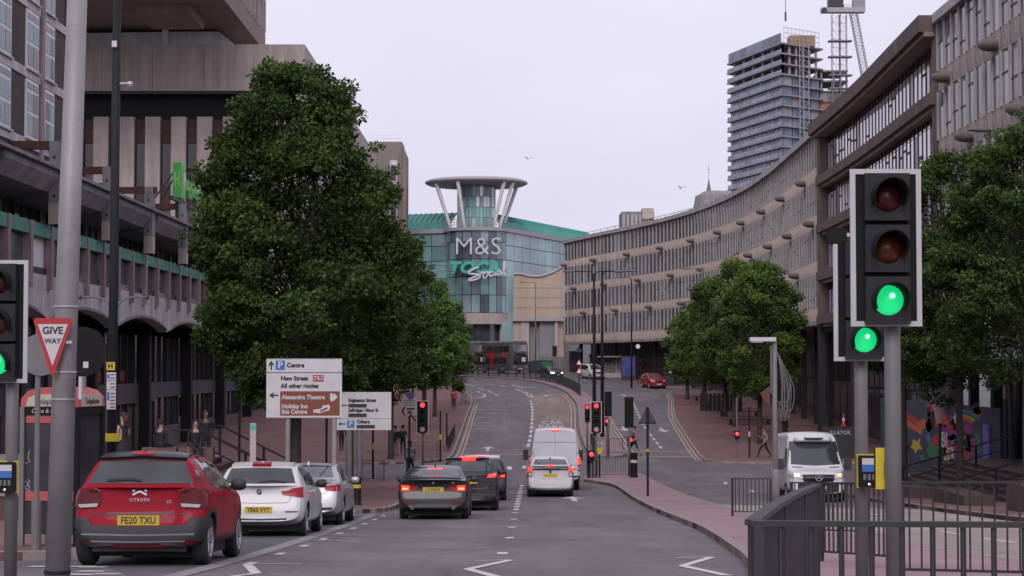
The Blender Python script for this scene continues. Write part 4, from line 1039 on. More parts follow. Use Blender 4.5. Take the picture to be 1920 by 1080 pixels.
c.patch('brake_light', [(-.14, 1.42), (.14, 1.42)], [(-.14, 1.385), (.14, 1.385)], m_lens, 'R', off=.057, nv=2)
for dz in (0, .045): c.line('badge', [(-.085, .90+dz), (0, .945+dz), (.085, .90+dz)], .022, m_chrome, 'R', off=.012)
h, n = c.hit(0, 0, .84, 'R'); text('CITROËN', .055, m_chrome, c.T, (0, h.y-.014, .845), ext=.003, spacing=1.15)
h, n = c.hit(.38, 0, .82, 'R'); text('C3', .05, m_chrome, c.T, (.38, h.y-.012, .82), ext=.003)
c.line('wiper', [(-.42, 1.075), (-.1, 1.09), (.02, 1.07)], .03, m_ink, 'R', off=.02)
MB().box(-.6, .6, .24, .6, .19, .34).build('valance', m_blackp, c.T)
c.mirror(2.45, 1.04, m_blackp); c.doors([.98, 1.55, 2.62], .34, .96, .90); c.fin_aerial(.55, m_ink)
for sx in (-1, 1): c.patch('sill_cladding', [(1.0, .36), (2.85, .36)], [(1.0, .24), (2.85, .24)], m_blackp, 'S' if sx > 0 else 'L', nv=2)
for ya in (.66, 3.2):
    arc = [(ya+.44*math.cos(a), .325+.44*math.sin(a)) for a in [math.pi*k/12 for k in range(13)]]; arc2 = [(ya+.372*math.cos(a), .325+.372*math.sin(a)) for a in [math.pi*k/12 for k in range(13)]]
    c.patch('arch_cladding', arc, arc2, m_blackp, 'S', nu=20, nv=1, both=True)

# --- white hatchback
P = dict(L=4.33, W=1.765, wb=2.69, ro=.80, wr=.32, spokes=5, top=[(0, .97), (.08, 1.0), (.45, 1.30), (.6, 1.36), (1.2, 1.42), (1.9, 1.42), (2.4, 1.34), (3.1, 1.02), (3.5, .97), (4.1, .82), (4.33, .6)],
         belt=[(0, .94), (1, .95), (3.2, .92), (4.1, .75), (4.33, .5)], plan=[(0, .88), (.2, .97), (.6, 1), (3.5, .99), (4.1, .9), (4.33, .7)],
         rear=[(.2, .1), (.35, .0), (.6, .0), (.68, .05), (.95, .10)], tum=.4, bow=.2)
c = Car('white_hatchback', 'white hatchback with red tail lamps parked behind the red hatchback in the lay-by', 'car', P, paintm('white_paint', (.56, .55, .57), rough=.3), px(484, 35.5), 35.5)
c.patch('rear_window', [(-.58, 1.30), (0, 1.315), (.58, 1.30)], [(-.68, 1.02), (0, 1.01), (.68, 1.02)], m_carglass2, 'R', nu=12)
c.patch('spoiler', [(-.58, 1.375), (0, 1.395), (.58, 1.375)], [(-.58, 1.325), (0, 1.345), (.58, 1.325)], c.paint, 'R', off=.05, nu=10, nv=2, thick=.03)
c.patch('brake_light', [(-.18, 1.37), (.18, 1.37)], [(-.18, 1.335), (.18, 1.335)], m_lens, 'R', off=.058, nv=2)
c.glasshouse([([(.72, 1.28), (1.0, 1.335), (1.6, 1.36)], [(.95, 1.0), (1.2, .98), (1.65, .97)]), ([(1.69, 1.36), (2.0, 1.345), (2.4, 1.24)], [(1.73, .965), (2.2, .955), (2.9, .95)])])
c.patch('windscreen', [(-.5, 1.3), (0, 1.32), (.5, 1.3)], [(-.68, 1.04), (0, 1.04), (.68, 1.04)], m_carglass, 'F')
for sx in (-1, 1):
    lp_ = c.patch('tail_lamp', [(sx*.42, .865), (sx*.56, .88), (sx*.66, .93), (sx*.82, .945)], [(sx*.44, .80), (sx*.6, .775), (sx*.7, .76), (sx*.83, .745)], m_lens, 'R', off=.012)
    c.patch('reflector', [(sx*.5, .49), (sx*.75, .49)], [(sx*.52, .465), (sx*.75, .47)], m_lensdk, 'R', nv=1, off=.008)
c.line('tailgate_gap', [(-.62, .78), (-.56, .645), (0, .635), (.56, .645), (.62, .78)], .01, m_concd, 'R'); c.roundel(.86)
c.plate('YB65 VYT', .515, m_plate, .52, .12); c.patch('diffuser', [(-.7, .36), (0, .35), (.7, .36)], [(-.66, .30), (0, .28), (.66, .30)], m_blackp, 'R', nv=2)
c.line('wiper', [(0, 1.02), (.25, 1.045), (.5, 1.02)], .025, m_ink, 'R', off=.015); c.mirror(2.6, 1.0, m_blackp); c.doors([1.0, 1.68, 2.75], .34, .92, .86); c.fin_aerial(.75)

# --- silver saloon
P = dict(L=4.72, W=1.81, wb=2.84, ro=.98, wr=.33, spokes=5, top=[(0, 1.0), (.1, 1.03), (.55, 1.06), (.8, 1.14), (1.35, 1.38), (1.7, 1.43), (2.3, 1.44), (2.8, 1.36), (3.5, 1.02), (4.0, .95), (4.5, .8), (4.72, .6)],
         belt=[(0, .93), (1, .96), (3.4, .92), (4.4, .75), (4.72, .5)], plan=[(0, .86), (.25, .96), (.7, 1), (3.7, .99), (4.4, .88), (4.72, .65)],
         rear=[(.2, .12), (.35, .0), (.65, .0), (.75, .05), (1.0, .10)], tum=.42, bow=.22)
c = Car('silver_saloon', 'silver saloon car parked in the lay-by ahead of the white hatchback', 'car', P, paintm('silver_paint', (.40, .40, .43), .45), px(566, 42.6), 42.6)
c.patch('rear_window', [(-.54, 1.36), (0, 1.375), (.54, 1.36)], [(-.66, 1.10), (0, 1.09), (.66, 1.10)], m_carglass2, 'R', nu=12)
c.glasshouse([([(1.25, 1.27), (1.6, 1.355), (1.95, 1.375)], [(1.15, 1.03), (1.6, .99), (2.0, .98)]), ([(2.0, 1.375), (2.4, 1.365), (2.8, 1.27)], [(2.05, .975), (2.5, .965), (3.3, .96)])])
for sx in (-1, 1): c.patch('tail_lamp', [(sx*.50, .90), (sx*.65, .92), (sx*.84, .93)], [(sx*.52, .80), (sx*.68, .785), (sx*.85, .79)], m_lens, 'R', off=.012)
c.plate('', .62, m_plate); c.patch('diffuser', [(-.7, .42), (0, .41), (.7, .42)], [(-.66, .30), (0, .28), (.66, .30)], m_blackp, 'R', nv=2); c.line('boot_gap', [(-.6, .9), (-.56, .73), (0, .72), (.56, .73), (.6, .9)], .01, m_concd, 'R')
c.mirror(3.0, 1.02, c.paint); c.doors([1.25, 2.02, 3.1], .34, .92, .86); c.line('chrome_strip', [(1.1, 1.005), (2.0, .965), (3.3, .945)], .02, m_chrome, 'S', both=True)
c.line('wiper', [(.35, 1.12), (.48, 1.32)], .02, m_ink, 'R', off=.012); c.fin_aerial(1.5)

# --- dark grey coupe braking
P = dict(L=4.64, W=1.83, wb=2.81, ro=.99, wr=.335, spokes=5, top=[(0, 1.0), (.12, 1.03), (.5, 1.05), (.7, 1.10), (1.35, 1.33), (1.7, 1.375), (2.2, 1.38), (2.7, 1.30), (3.4, .99), (3.9, .92), (4.4, .78), (4.64, .58)],
         belt=[(0, .94), (1, .96), (3.4, .90), (4.4, .72), (4.64, .5)], plan=[(0, .90), (.2, .97), (.6, 1), (3.7, .99), (4.3, .88), (4.64, .65)],
         rear=[(.2, .12), (.32, .02), (.55, .0), (.66, .04), (.78, .09), (1.0, .04)], tum=.5, bow=.2)
c = Car('grey_coupe', 'dark grey coupe with lit brake lamps waiting behind the black crossover', 'car', P, paintm('graphite_paint', (.02, .019, .023), .1), px(812, 47.2), 47.2, wheel_rim=m_rimd)
c.patch('rear_window', [(-.54, 1.325), (0, 1.34), (.54, 1.325)], [(-.66, 1.085), (0, 1.075), (.66, 1.085)], m_carglass2, 'R', nu=12)
c.patch('brake_light', [(-.20, 1.285), (.2, 1.285)], [(-.2, 1.262), (.2, 1.262)], m_brake, 'R', off=.009, nv=1)
c.glasshouse([([(1.2, 1.2), (1.6, 1.29), (1.9, 1.305)], [(1.05, 1.0), (1.5, .96), (1.95, .95)]), ([(1.95, 1.305), (2.4, 1.29), (2.7, 1.22)], [(2.0, .945), (2.5, .935), (3.2, .93)])])
for sx in (-1, 1):
    lp_ = c.patch('tail_lamp', [(sx*.40, .835), (sx*.6, .865), (sx*.84, .90)], [(sx*.42, .74), (sx*.62, .715), (sx*.85, .70)], m_lens, 'R', off=.012)
    c.patch('lit_brake_lamp', [(sx*.60, .85), (sx*.80, .865)], [(sx*.61, .735), (sx*.80, .725)], m_brake, 'R', off=.017, parent=lp_)
    c.patch('brake_core', [(sx*.64, .80), (sx*.77, .80)], [(sx*.64, .755), (sx*.77, .75)], m_brakec, 'R', off=.021, nv=1, parent=lp_)
    c.patch('reflector', [(sx*.45, .43), (sx*.75, .45)], [(sx*.47, .385), (sx*.75, .40)], m_lensdk, 'R', nv=1, off=.008)
c.plate('L7 NOX', .755, m_plate, .52, .12); c.roundel(.93)
h, n = c.hit(.52, 0, .93, 'R'); text('430', .045, m_chrome, c.T, (.50, h.y-.012, .925), ext=.002)
c.line('boot_lip', [(-.7, 1.02), (0, 1.045), (.7, 1.02)], .025, m_blackgloss, 'R', off=.03); c.patch('diffuser', [(-.6, .40), (0, .39), (.6, .40)], [(-.55, .30), (0, .29), (.55, .30)], m_blackp, 'R', nv=2)
c.line('bumper_crease', [(-.6, .635), (0, .615), (.6, .635)], .018, m_concd, 'R', off=.004)
c.mirror(3.0, .99, m_blackp); c.doors([1.45, 1.96, 3.1], .34, .9, .84); c.fin_aerial(1.5, m_ink)
for sx in (-1, 1): MB().tube([(sx*.52, .03, .30), (sx*.52, .2, .30)], .045, 12).build('exhaust', m_rimd, c.T)

# --- black crossover
P = dict(L=4.36, W=1.80, wb=2.64, ro=.82, wr=.35, spokes=5, top=[(0, 1.03), (.08, 1.06), (.35, 1.22), (.75, 1.47), (1.0, 1.53), (1.7, 1.55), (2.2, 1.50), (3.0, 1.15), (3.4, 1.08), (4.1, .9), (4.36, .65)],
         belt=[(0, 1.0), (1, 1.02), (3.2, .98), (4.1, .8), (4.36, .55)], plan=[(0, .92), (.2, .99), (.6, 1), (3.5, .99), (4.1, .9), (4.36, .7)], rear=[(.2, .1), (.4, .0), (.7, .04), (.85, .0), (1.05, .05)], tum=.42, bow=.14)
c = Car('black_crossover', 'black crossover with lit high tail lamps between the grey coupe and the dark hatchback', 'car', P, paintm('black_paint', (.018, .018, .022)), px(878, 54.6), 54.6, wheel_rim=m_rimd)
m_silverroof = paintm('silver_roof', (.36, .36, .39), .4)
c.patch('roof', [(-.55, .80), (0, .82), (.55, .80)], [(-.5, 2.1), (0, 2.2), (.5, 2.1)], m_silverroof, 'T', nu=10, nv=8)
c.patch('rear_window', [(-.54, 1.45), (0, 1.465), (.54, 1.45)], [(-.66, 1.16), (0, 1.15), (.66, 1.16)], m_carglass2, 'R', nu=12)
c.patch('spoiler', [(-.58, 1.51), (0, 1.525), (.58, 1.51)], [(-.58, 1.465), (0, 1.48), (.58, 1.465)], c.paint, 'R', off=.08, nu=10, nv=2, thick=.05)
c.patch('brake_light', [(-.26, 1.505), (.26, 1.505)], [(-.26, 1.475), (.26, 1.475)], m_brake, 'R', off=.09, nv=1)
c.glasshouse([([(1.0, 1.40), (1.5, 1.47), (1.7, 1.48)], [(1.1, 1.12), (1.5, 1.08), (1.75, 1.06)]), ([(1.78, 1.48), (2.0, 1.46), (2.4, 1.37)], [(1.82, 1.055), (2.2, 1.04), (2.9, 1.03)])])
for sx in (-1, 1):
    lp_ = c.patch('tail_lamp', [(sx*.48, 1.04), (sx*.65, 1.08), (sx*.86, 1.13)], [(sx*.46, .98), (sx*.62, .95), (sx*.85, .97)], m_lensdk, 'R', off=.02)
    c.patch('lit_brake_lamp', [(sx*.56, 1.03), (sx*.80, 1.08)], [(sx*.55, .98), (sx*.78, .985)], m_brake, 'R', off=.026, parent=lp_)
    c.patch('reflector', [(sx*.62, .56), (sx*.74, .57)], [(sx*.62, .47), (sx*.72, .47)], m_lensdk, 'R', nv=1, off=.01)
c.plate('', .86, m_plate, .52, .115); c.patch('rear_bumper', [(-.8, .5), (0, .52), (.8, .5)], [(-.8, .31), (0, .30), (.8, .31)], m_blackp, 'R', off=.015); c.line('tailgate_gap', [(-.6, .8), (-.55, .66), (0, .65), (.55, .66), (.6, .8)], .012, m_concd, 'R')
c.mirror(2.65, 1.1, m_blackp); c.doors([1.05, 1.78, 2.8], .36, 1.0, 1.05); c.fin_aerial(1.0)

# --- dark hatchback with a pale roof
P = dict(L=4.1, W=1.78, wb=2.56, ro=.74, wr=.33, spokes=5, top=[(0, 1.0), (.08, 1.03), (.3, 1.38), (.5, 1.48), (1.2, 1.54), (1.8, 1.54), (2.3, 1.46), (2.9, 1.10), (3.2, 1.02), (3.8, .9), (4.1, .65)],
         belt=[(0, .98), (1, 1.0), (3.0, .95), (3.9, .8), (4.1, .55)], plan=[(0, .91), (.2, .98), (.5, 1), (3.3, .99), (3.9, .88), (4.1, .7)], rear=[(.2, .1), (.4, .0), (.65, .0), (.72, .05), (1.0, .08)], tum=.34, bow=.14)
c = Car('dark_hatchback', 'dark hatchback with a white roof stopped at the head of the left queue', 'car', P, m_blackgloss, px(903, 64.8), 64.8)
m_whiteroof = paintm('white_roof', (.55, .55, .57))
c.patch('roof', [(-.6, .46), (0, .48), (.6, .46)], [(-.54, 2.2), (0, 2.3), (.54, 2.2)], m_whiteroof, 'T', nu=10, nv=8)
c.patch('spoiler', [(-.6, 1.5), (0, 1.525), (.6, 1.5)], [(-.6, 1.44), (0, 1.46), (.6, 1.44)], m_whiteroof, 'R', off=.06, nu=10, nv=2, thick=.04)
c.patch('brake_light', [(-.15, 1.485), (.15, 1.485)], [(-.15, 1.45), (.15, 1.45)], m_brake, 'R', off=.068, nv=1)
c.patch('rear_window', [(-.58, 1.42), (0, 1.43), (.58, 1.42)], [(-.7, 1.07), (0, 1.06), (.7, 1.07)], m_carglass, 'R', nu=12)
c.glasshouse([([(.7, 1.42), (1.0, 1.47), (1.5, 1.485)], [(.8, 1.06), (1.1, 1.03), (1.55, 1.02)]), ([(1.6, 1.485), (1.9, 1.475), (2.3, 1.37)], [(1.64, 1.015), (2.0, 1.0), (2.7, 1.0)])])
for sx in (-1, 1):
    lp_ = c.patch('tail_lamp', [(sx*.58, .98), (sx*.7, 1.0), (sx*.84, 1.0)], [(sx*.6, .78), (sx*.7, .76), (sx*.85, .78)], m_lensdk, 'R', off=.015); c.patch('lit_brake_lamp', [(sx*.66, .96), (sx*.80, .96)], [(sx*.66, .82), (sx*.80, .82)], m_brake, 'R', off=.021, parent=lp_)
c.plate('', .62, m_plate); c.mirror(2.5, 1.06, m_whiteroof); c.doors([1.0, 1.6, 2.7], .35, .98, .92); c.line('bumper_crease', [(-.6, .42), (0, .4), (.6, .42)], .03, m_concd, 'R')

# --- white liftback in the right lane
P = dict(L=4.48, W=1.745, wb=2.70, ro=.86, wr=.315, spokes=7, top=[(0, 1.05), (.06, 1.10), (.18, 1.16), (.75, 1.36), (1.2, 1.45), (1.7, 1.49), (2.2, 1.46), (2.8, 1.30), (3.6, .98), (4.1, .84), (4.48, .6)],
         belt=[(0, .98), (1, .98), (3.2, .9), (4.1, .74), (4.48, .5)], plan=[(0, .90), (.2, .97), (.6, 1), (3.6, .98), (4.2, .86), (4.48, .62)], rear=[(.2, .1), (.35, .0), (.6, .0), (.68, .05), (1.15, .06)], tum=.34, bow=.16)
c = Car('white_liftback', 'white liftback with split rear window and lit brake lamps behind the pale panel van', 'car', P, paintm('pearl_paint', (.55, .52, .54), rough=.3), px(1032, 68.5), 68.5)
c.patch('rear_window', [(-.56, 1.37), (0, 1.385), (.56, 1.37)], [(-.64, 1.185), (0, 1.18), (.64, 1.185)], m_carglass2, 'R', nu=12)
c.patch('lower_window', [(-.66, 1.14), (0, 1.135), (.66, 1.14)], [(-.68, .985), (0, .98), (.68, .985)], m_carglass, 'R', nu=12)
c.patch('brake_light', [(-.12, 1.165), (.12, 1.165)], [(-.12, 1.125), (.12, 1.125)], m_brake, 'R', off=.02, nv=1)
c.glasshouse([([(1.0, 1.28), (1.5, 1.39), (1.85, 1.41)], [(.85, 1.1), (1.4, 1.0), (1.9, .97)]), ([(1.92, 1.41), (2.3, 1.38), (2.7, 1.28)], [(1.95, .965), (2.4, .95), (3.2, .93)])])
for sx in (-1, 1):
    lp_ = c.patch('tail_lamp', [(sx*.68, 1.13), (sx*.82, 1.12)], [(sx*.66, .74), (sx*.84, .74)], m_lens, 'R', off=.012)
    c.patch('lit_brake_lamp', [(sx*.69, 1.11), (sx*.82, 1.1)], [(sx*.68, .95), (sx*.835, .93)], m_brake, 'R', off=.018, parent=lp_); c.patch('clear_lamp', [(sx*.69, .91), (sx*.82, .9)], [(sx*.69, .77), (sx*.82, .77)], m_clear, 'R', off=.018, parent=lp_)
c.plate('', .80, m_plate, .52, .12); c.line('tailgate_gap', [(-.62, .95), (-.6, .72), (-.45, .66), (.45, .66), (.6, .72), (.62, .95)], .012, m_concd, 'R')
h, n = c.hit(0, 0, .925, 'R'); MB().lathe([(0, 0), (.05, 0), (.05, .02)], 14, c=(0, h.y-.015, .925), axis='Y').build('badge', m_ink, c.T)
c.patch('diffuser', [(-.66, .35), (0, .34), (.66, .35)], [(-.6, .30), (0, .29), (.6, .30)], m_blackp, 'R', nv=2); c.mirror(2.95, 1.0, c.paint); c.doors([1.1, 1.92, 3.0], .34, .92, .86); c.fin_aerial(.9, m_ink); c.line('wiper', [(-.4, 1.2), (-.5, 1.33)], .02, m_ink, 'R', off=.012)

# --- pale panel van seen from behind
m_van = paintm('van_grey_white', (.56, .56, .62), rough=.4)
P = dict(L=5.6, W=2.04, wb=3.45, ro=1.1, wr=.34, spokes=6, top=[(0, 2.44), (.1, 2.49), (.5, 2.52), (2.5, 2.52), (3.9, 2.45), (4.3, 2.3), (4.9, 1.45), (5.2, 1.2), (5.5, 1.0), (5.6, .8)],
         belt=[(0, 1.25), (4, 1.25), (4.9, 1.1), (5.6, .7)], plan=[(0, .96), (.12, 1), (4.5, 1), (5.2, .93), (5.6, .75)], tum=.10, bow=.05, crown=.10, sh=.975, rear=[(0, 0), (3, .02)], bot=[(0, .42), (.4, .36), (5.2, .32), (5.6, .36)])
c = Car('panel_van', 'pale grey-white panel van with twin rear doors and lit tail lamps waiting at the lights', 'van', P, m_van, px(1041, 75.2), 75.2)
c.line('door_gap', [(0, .6), (0, 1.5), (0, 2.36)], .012, m_concd, 'R'); c.line('door_crease', [(-.84, 1.93), (0, 1.93), (.84, 1.93)], .02, m_concd, 'R', off=.003); c.line('door_crease', [(-.84, 1.0), (0, 1.0), (.84, 1.0)], .02, m_concd, 'R', off=.003)
for sx in (-1, 1):
    c.line('door_edge', [(sx*.90, .6), (sx*.88, 1.5), (sx*.83, 2.36)], .015, m_concd, 'R', off=.003)
    lp_ = c.patch('tail_lamp', [(sx*.91, 1.32), (sx*.985, 1.3)], [(sx*.91, .78), (sx*.985, .78)], m_lens, 'R', off=.02); c.patch('lit_brake_lamp', [(sx*.905, 1.33), (sx*.98, 1.31)], [(sx*.905, 1.06), (sx*.98, 1.06)], m_brake, 'R', off=.028, parent=lp_)
    c.patch('clear_lamp', [(sx*.915, .96), (sx*.98, .96)], [(sx*.915, .84), (sx*.98, .84)], m_clear, 'R', off=.026, nv=2, parent=lp_)
    MB().box(sx*1.03-.03, sx*1.03+.03, 4.32, 4.5, 1.25, 1.3).build('mirror_arm', m_blackp, c.T); MB().box(sx*1.16-.11, sx*1.16+.11, 4.3, 4.48, 1.12, 1.55).build('mirror', m_blackp, c.T)
    MB().bar((sx*.885, -.03, 1.55), (sx*.885, -.03, 1.75), .05, .03).build('hinge', c.paint, c.T)
c.patch('brake_light', [(-.17, 2.43), (.17, 2.43)], [(-.17, 2.37), (.17, 2.37)], m_brake, 'R', off=.02, nv=1); c.patch('rear_bumper', [(-.95, .6), (0, .58), (.95, .6)], [(-.95, .42), (0, .42), (.95, .42)], m_blackp, 'R', off=.04, thick=.05)
c.plate('', .75, m_plate, x=0); c.line('grab_handle', [(.06, 1.05), (.06, 1.25)], .04, m_blackp, 'R', off=.02)

# --- white refrigerated van facing the camera
m_vw = paintm('van_white', (.60, .59, .61), rough=.3)
P = dict(L=5.9, W=2.02, wb=3.66, ro=1.1, wr=.345, spokes=6, top=[(0, 2.5), (.12, 2.62), (.5, 2.66), (3.6, 2.66), (4.05, 2.58), (4.4, 2.2), (4.95, 1.5), (5.2, 1.28), (5.6, 1.16), (5.8, 1.05), (5.9, .9)],
         belt=[(0, 1.3), (4, 1.3), (5.0, 1.15), (5.9, .75)], plan=[(0, .96), (.12, 1), (4.8, 1), (5.5, .95), (5.9, .82)], tum=.115, bow=.05, fbow=.22, crown=.12, sh=.975, bot=[(0, .42), (.4, .36), (5.4, .30), (5.9, .34)], front=[(0, .05), (.5, 0), (3, 0)])
Yv = 63.0
c = Car('refrigerated_van', 'white refrigerated van with lit headlamps driving past the side street', 'van', P, m_vw, px(1524, Yv), Yv, yaw=math.pi-.12)
yw = math.pi-.03; c.T.location = (px(1534, Yv)+math.sin(yw)*5.9, Yv-math.cos(yw)*5.9, G(Yv+5.9)); c.T.rotation_euler = (-math.atan(slope(Yv+3)), 0, yw); c.T.scale = (1, 1, .9)
c.patch('windscreen', [(-.80, 2.27), (0, 2.33), (.80, 2.27)], [(-.93, 1.42), (0, 1.36), (.93, 1.42)], m_carglass, 'F', nu=12, off=.012)
for sx in (-1, 1):
    lp_ = c.patch('headlamp', [(sx*.60, 1.06), (sx*.75, 1.11), (sx*.93, 1.2)], [(sx*.58, .95), (sx*.75, .90), (sx*.94, .93)], m_clear, 'F', off=.015)
    c.patch('lit_lamp', [(sx*.62, 1.04), (sx*.78, 1.08)], [(sx*.62, .97), (sx*.78, .95)], m_head if sx > 0 else m_amber, 'F', off=.024, parent=lp_, nu=4, nv=3)
    MB().box(sx*1.03-.04, sx*1.03+.04, 4.62, 4.8, 1.3, 1.35).build('mirror_arm', m_blackp, c.T); MB().box(sx*1.16-.11, sx*1.16+.11, 4.6, 4.78, 1.2, 1.62).build('mirror', m_blackp, c.T)
    c.patch('door_window', [(4.05, 2.05), (4.4, 2.0), (4.55, 1.8)], [(4.05, 1.38), (4.5, 1.34), (4.85, 1.34)], m_carglass, 'S' if sx > 0 else 'L')
    c.line('side_crease', [(.2, 1.05), (2, 1.05), (4.0, 1.05)], .03, m_concd, 'S' if sx > 0 else 'L', off=.002); c.line('side_gap', [(2.4, .5), (2.4, 1.5), (2.4, 2.3)], .02, m_concd, 'S' if sx > 0 else 'L', off=.002); c.line('side_gap', [(3.95, .5), (3.95, 1.5), (3.95, 2.2)], .02, m_concd, 'S' if sx > 0 else 'L', off=.002)
    c.patch('bonnet_vent', [(sx*.45, 1.315), (sx*.8, 1.33)], [(sx*.45, 1.285), (sx*.8, 1.295)], m_blackp, 'F', nv=1)
gl_ = c.patch('grille', [(-.55, 1.03), (0, 1.05), (.55, 1.03)], [(-.5, .78), (0, .76), (.5, .78)], m_ink, 'F', off=.01)
for z in (.85, .93): c.line('grille_slat', [(-.52, z), (0, z), (.52, z)], .02, m_rimd, 'F', off=.016)
h, n = c.hit(0, 0, .93, 'F'); bd = MB().lathe([(.11, 0), (.13, .01), (.13, .03), (.11, .03)], 24, c=(0, h.y+.02, .93), axis='Y').build('badge', m_chrome, c.T)
for a in (90, 210, 330): MB().bar((0, h.y+.04, .93), (.115*math.cos(R(a)), h.y+.04, .93+.115*math.sin(R(a))), .02, .03).build('badge_star', m_chrome, bd)
c.patch('front_bumper', [(-.9, .74), (0, .72), (.9, .74)], [(-.9, .36), (0, .34), (.9, .36)], m_blackp, 'F', off=.012); c.plate('', .56, m_platew, view='F')
fr = MB()
for (yy, w_, h_) in ((4.56, .48, .07), (4.46, .60, .14), (4.3, .66, .17), (4.0, .62, .14)):
    n_ = len(fr.v)
    for k in range(16):
        a = 2*math.pi*k/16; fr.v.append((w_*max(-1, min(1, 1.25*math.cos(a))), yy, 2.34+h_*max(-.6, min(.85, 1.2*math.sin(a)))))
    if n_:
        for k in range(16): fr.f.append((n_-16+k, n_-16+(k+1) % 16, n_+(k+1) % 16, n_+k))
fr.f.append(tuple(range(16))); fu = fr.build('chiller_unit', m_vw, c.T, smooth=True)
MB().prism([(-.34, 2.42), (.34, 2.42), (.26, 2.33), (-.26, 2.33)], 4.44, 4.60).build('chiller_vent', m_ink, fu)
# --- vehicles far up the street, facing the camera
def front_car(name, label, cat, P, paint, X, Y, yaw, lit):
    c = Car(name, label, cat, P, paint, X, Y, yaw); L = P['L']
    c.T.location = (X+math.sin(yaw)*L, Y-math.cos(yaw)*L, G(Y-math.cos(yaw)*L)); c.T.rotation_euler = (-math.atan(slope(Y+2)), 0, yaw)
    hw = P['W']/2; zb = P['zb']
    c.patch('windscreen', [(-hw*.62, P['zr']), (0, P['zr']+.02), (hw*.62, P['zr'])], [(-hw*.8, zb+.04), (0, zb+.04), (hw*.8, zb+.04)], m_carglass2, 'F', nu=10, off=.012)
    for sx in (-1, 1):
        c.patch('headlamp', [(sx*hw*.5, zb-.20), (sx*hw*.88, zb-.15)], [(sx*hw*.5, zb-.32), (sx*hw*.88, zb-.32)], m_head if lit else m_clear, 'F', off=.015, nu=4, nv=2)
        c.patch('side_window', P['sw'][0], P['sw'][1], m_carglass, 'S' if sx > 0 else 'L', off=.01)
    c.patch('grille', [(-hw*.45, zb-.22), (0, zb-.2), (hw*.45, zb-.22)], [(-hw*.45, zb-.4), (0, zb-.42), (hw*.45, zb-.4)], m_ink, 'F', off=.01, nv=2)
    c.patch('front_bumper', [(-hw*.8, .42), (0, .42), (hw*.8, .42)], [(-hw*.8, .27), (0, .27), (hw*.8, .27)], m_blackp, 'F', nv=2, off=.012); c.plate('', .5, m_platew, view='F')
    c.mirror(P['my'], zb+.08, paint if not lit else m_blackp); return c
Psal = dict(L=4.6, W=1.82, wb=2.8, ro=.95, wr=.33, zb=.98, zr=1.34, my=2.95, sw=([(1.3, 1.3), (2.0, 1.37), (2.7, 1.28)], [(1.2, 1.0), (2.0, .97), (3.1, .96)]), top=[(0, 1.0), (.5, 1.05), (1.3, 1.36), (1.8, 1.43), (2.3, 1.43), (2.8, 1.34), (3.4, 1.0), (3.9, .94), (4.4, .8), (4.6, .6)],
            belt=[(0, .93), (1, .96), (3.4, .92), (4.3, .75), (4.6, .5)], plan=[(0, .86), (.25, .96), (.7, 1), (3.7, .99), (4.3, .88), (4.6, .68)], tum=.42, bow=.2)
front_car('black_saloon', 'black saloon with lit headlamps rounding the bend beside the median railing', 'car', Psal, paintm('black_far', (.03, .03, .036)), px(1047, 229), 229, math.pi+.42, True)
Pmpv = dict(L=4.4, W=1.85, wb=2.78, ro=.75, wr=.33, zb=1.15, zr=1.72, my=3.0, sw=([(.4, 1.68), (1.5, 1.74), (2.6, 1.6)], [(.4, 1.15), (1.5, 1.13), (3.0, 1.1)]), top=[(0, 1.7), (.15, 1.8), (1.0, 1.84), (2.2, 1.82), (2.7, 1.7), (3.4, 1.2), (3.8, 1.1), (4.2, .95), (4.4, .7)],
            belt=[(0, 1.1), (3, 1.08), (4, .9), (4.4, .6)], plan=[(0, .94), (.2, 1), (3.4, 1), (4.1, .9), (4.4, .72)], tum=.16, bow=.08)
front_car('white_people_carrier', 'white people carrier approaching in front of the painted shop fronts', 'car', Pmpv, paintm('white_far', (.58, .58, .6)), px(1124, 226.5), 226.5, math.pi+.35, False)
Psuv = dict(L=4.4, W=1.9, wb=2.68, ro=.85, wr=.36, zb=1.12, zr=1.5, my=2.8, sw=([(.8, 1.5), (1.6, 1.56), (2.5, 1.44)], [(.8, 1.18), (1.6, 1.12), (2.9, 1.1)]), top=[(0, 1.15), (.25, 1.5), (.6, 1.6), (1.6, 1.65), (2.2, 1.58), (3.0, 1.16), (3.4, 1.1), (4.1, .98), (4.4, .7)],
            belt=[(0, 1.08), (3.2, 1.03), (4.1, .85), (4.4, .55)], plan=[(0, .92), (.2, .99), (3.5, .99), (4.1, .9), (4.4, .72)], tum=.3, bow=.12)
front_car('red_suv', 'red sport utility car pulling out past the end of the tree-lined pavement', 'car', Psuv, paintm('red_far', (.32, .02, .03)), px(1236, 203.5), 203.5, math.pi+.22, False)

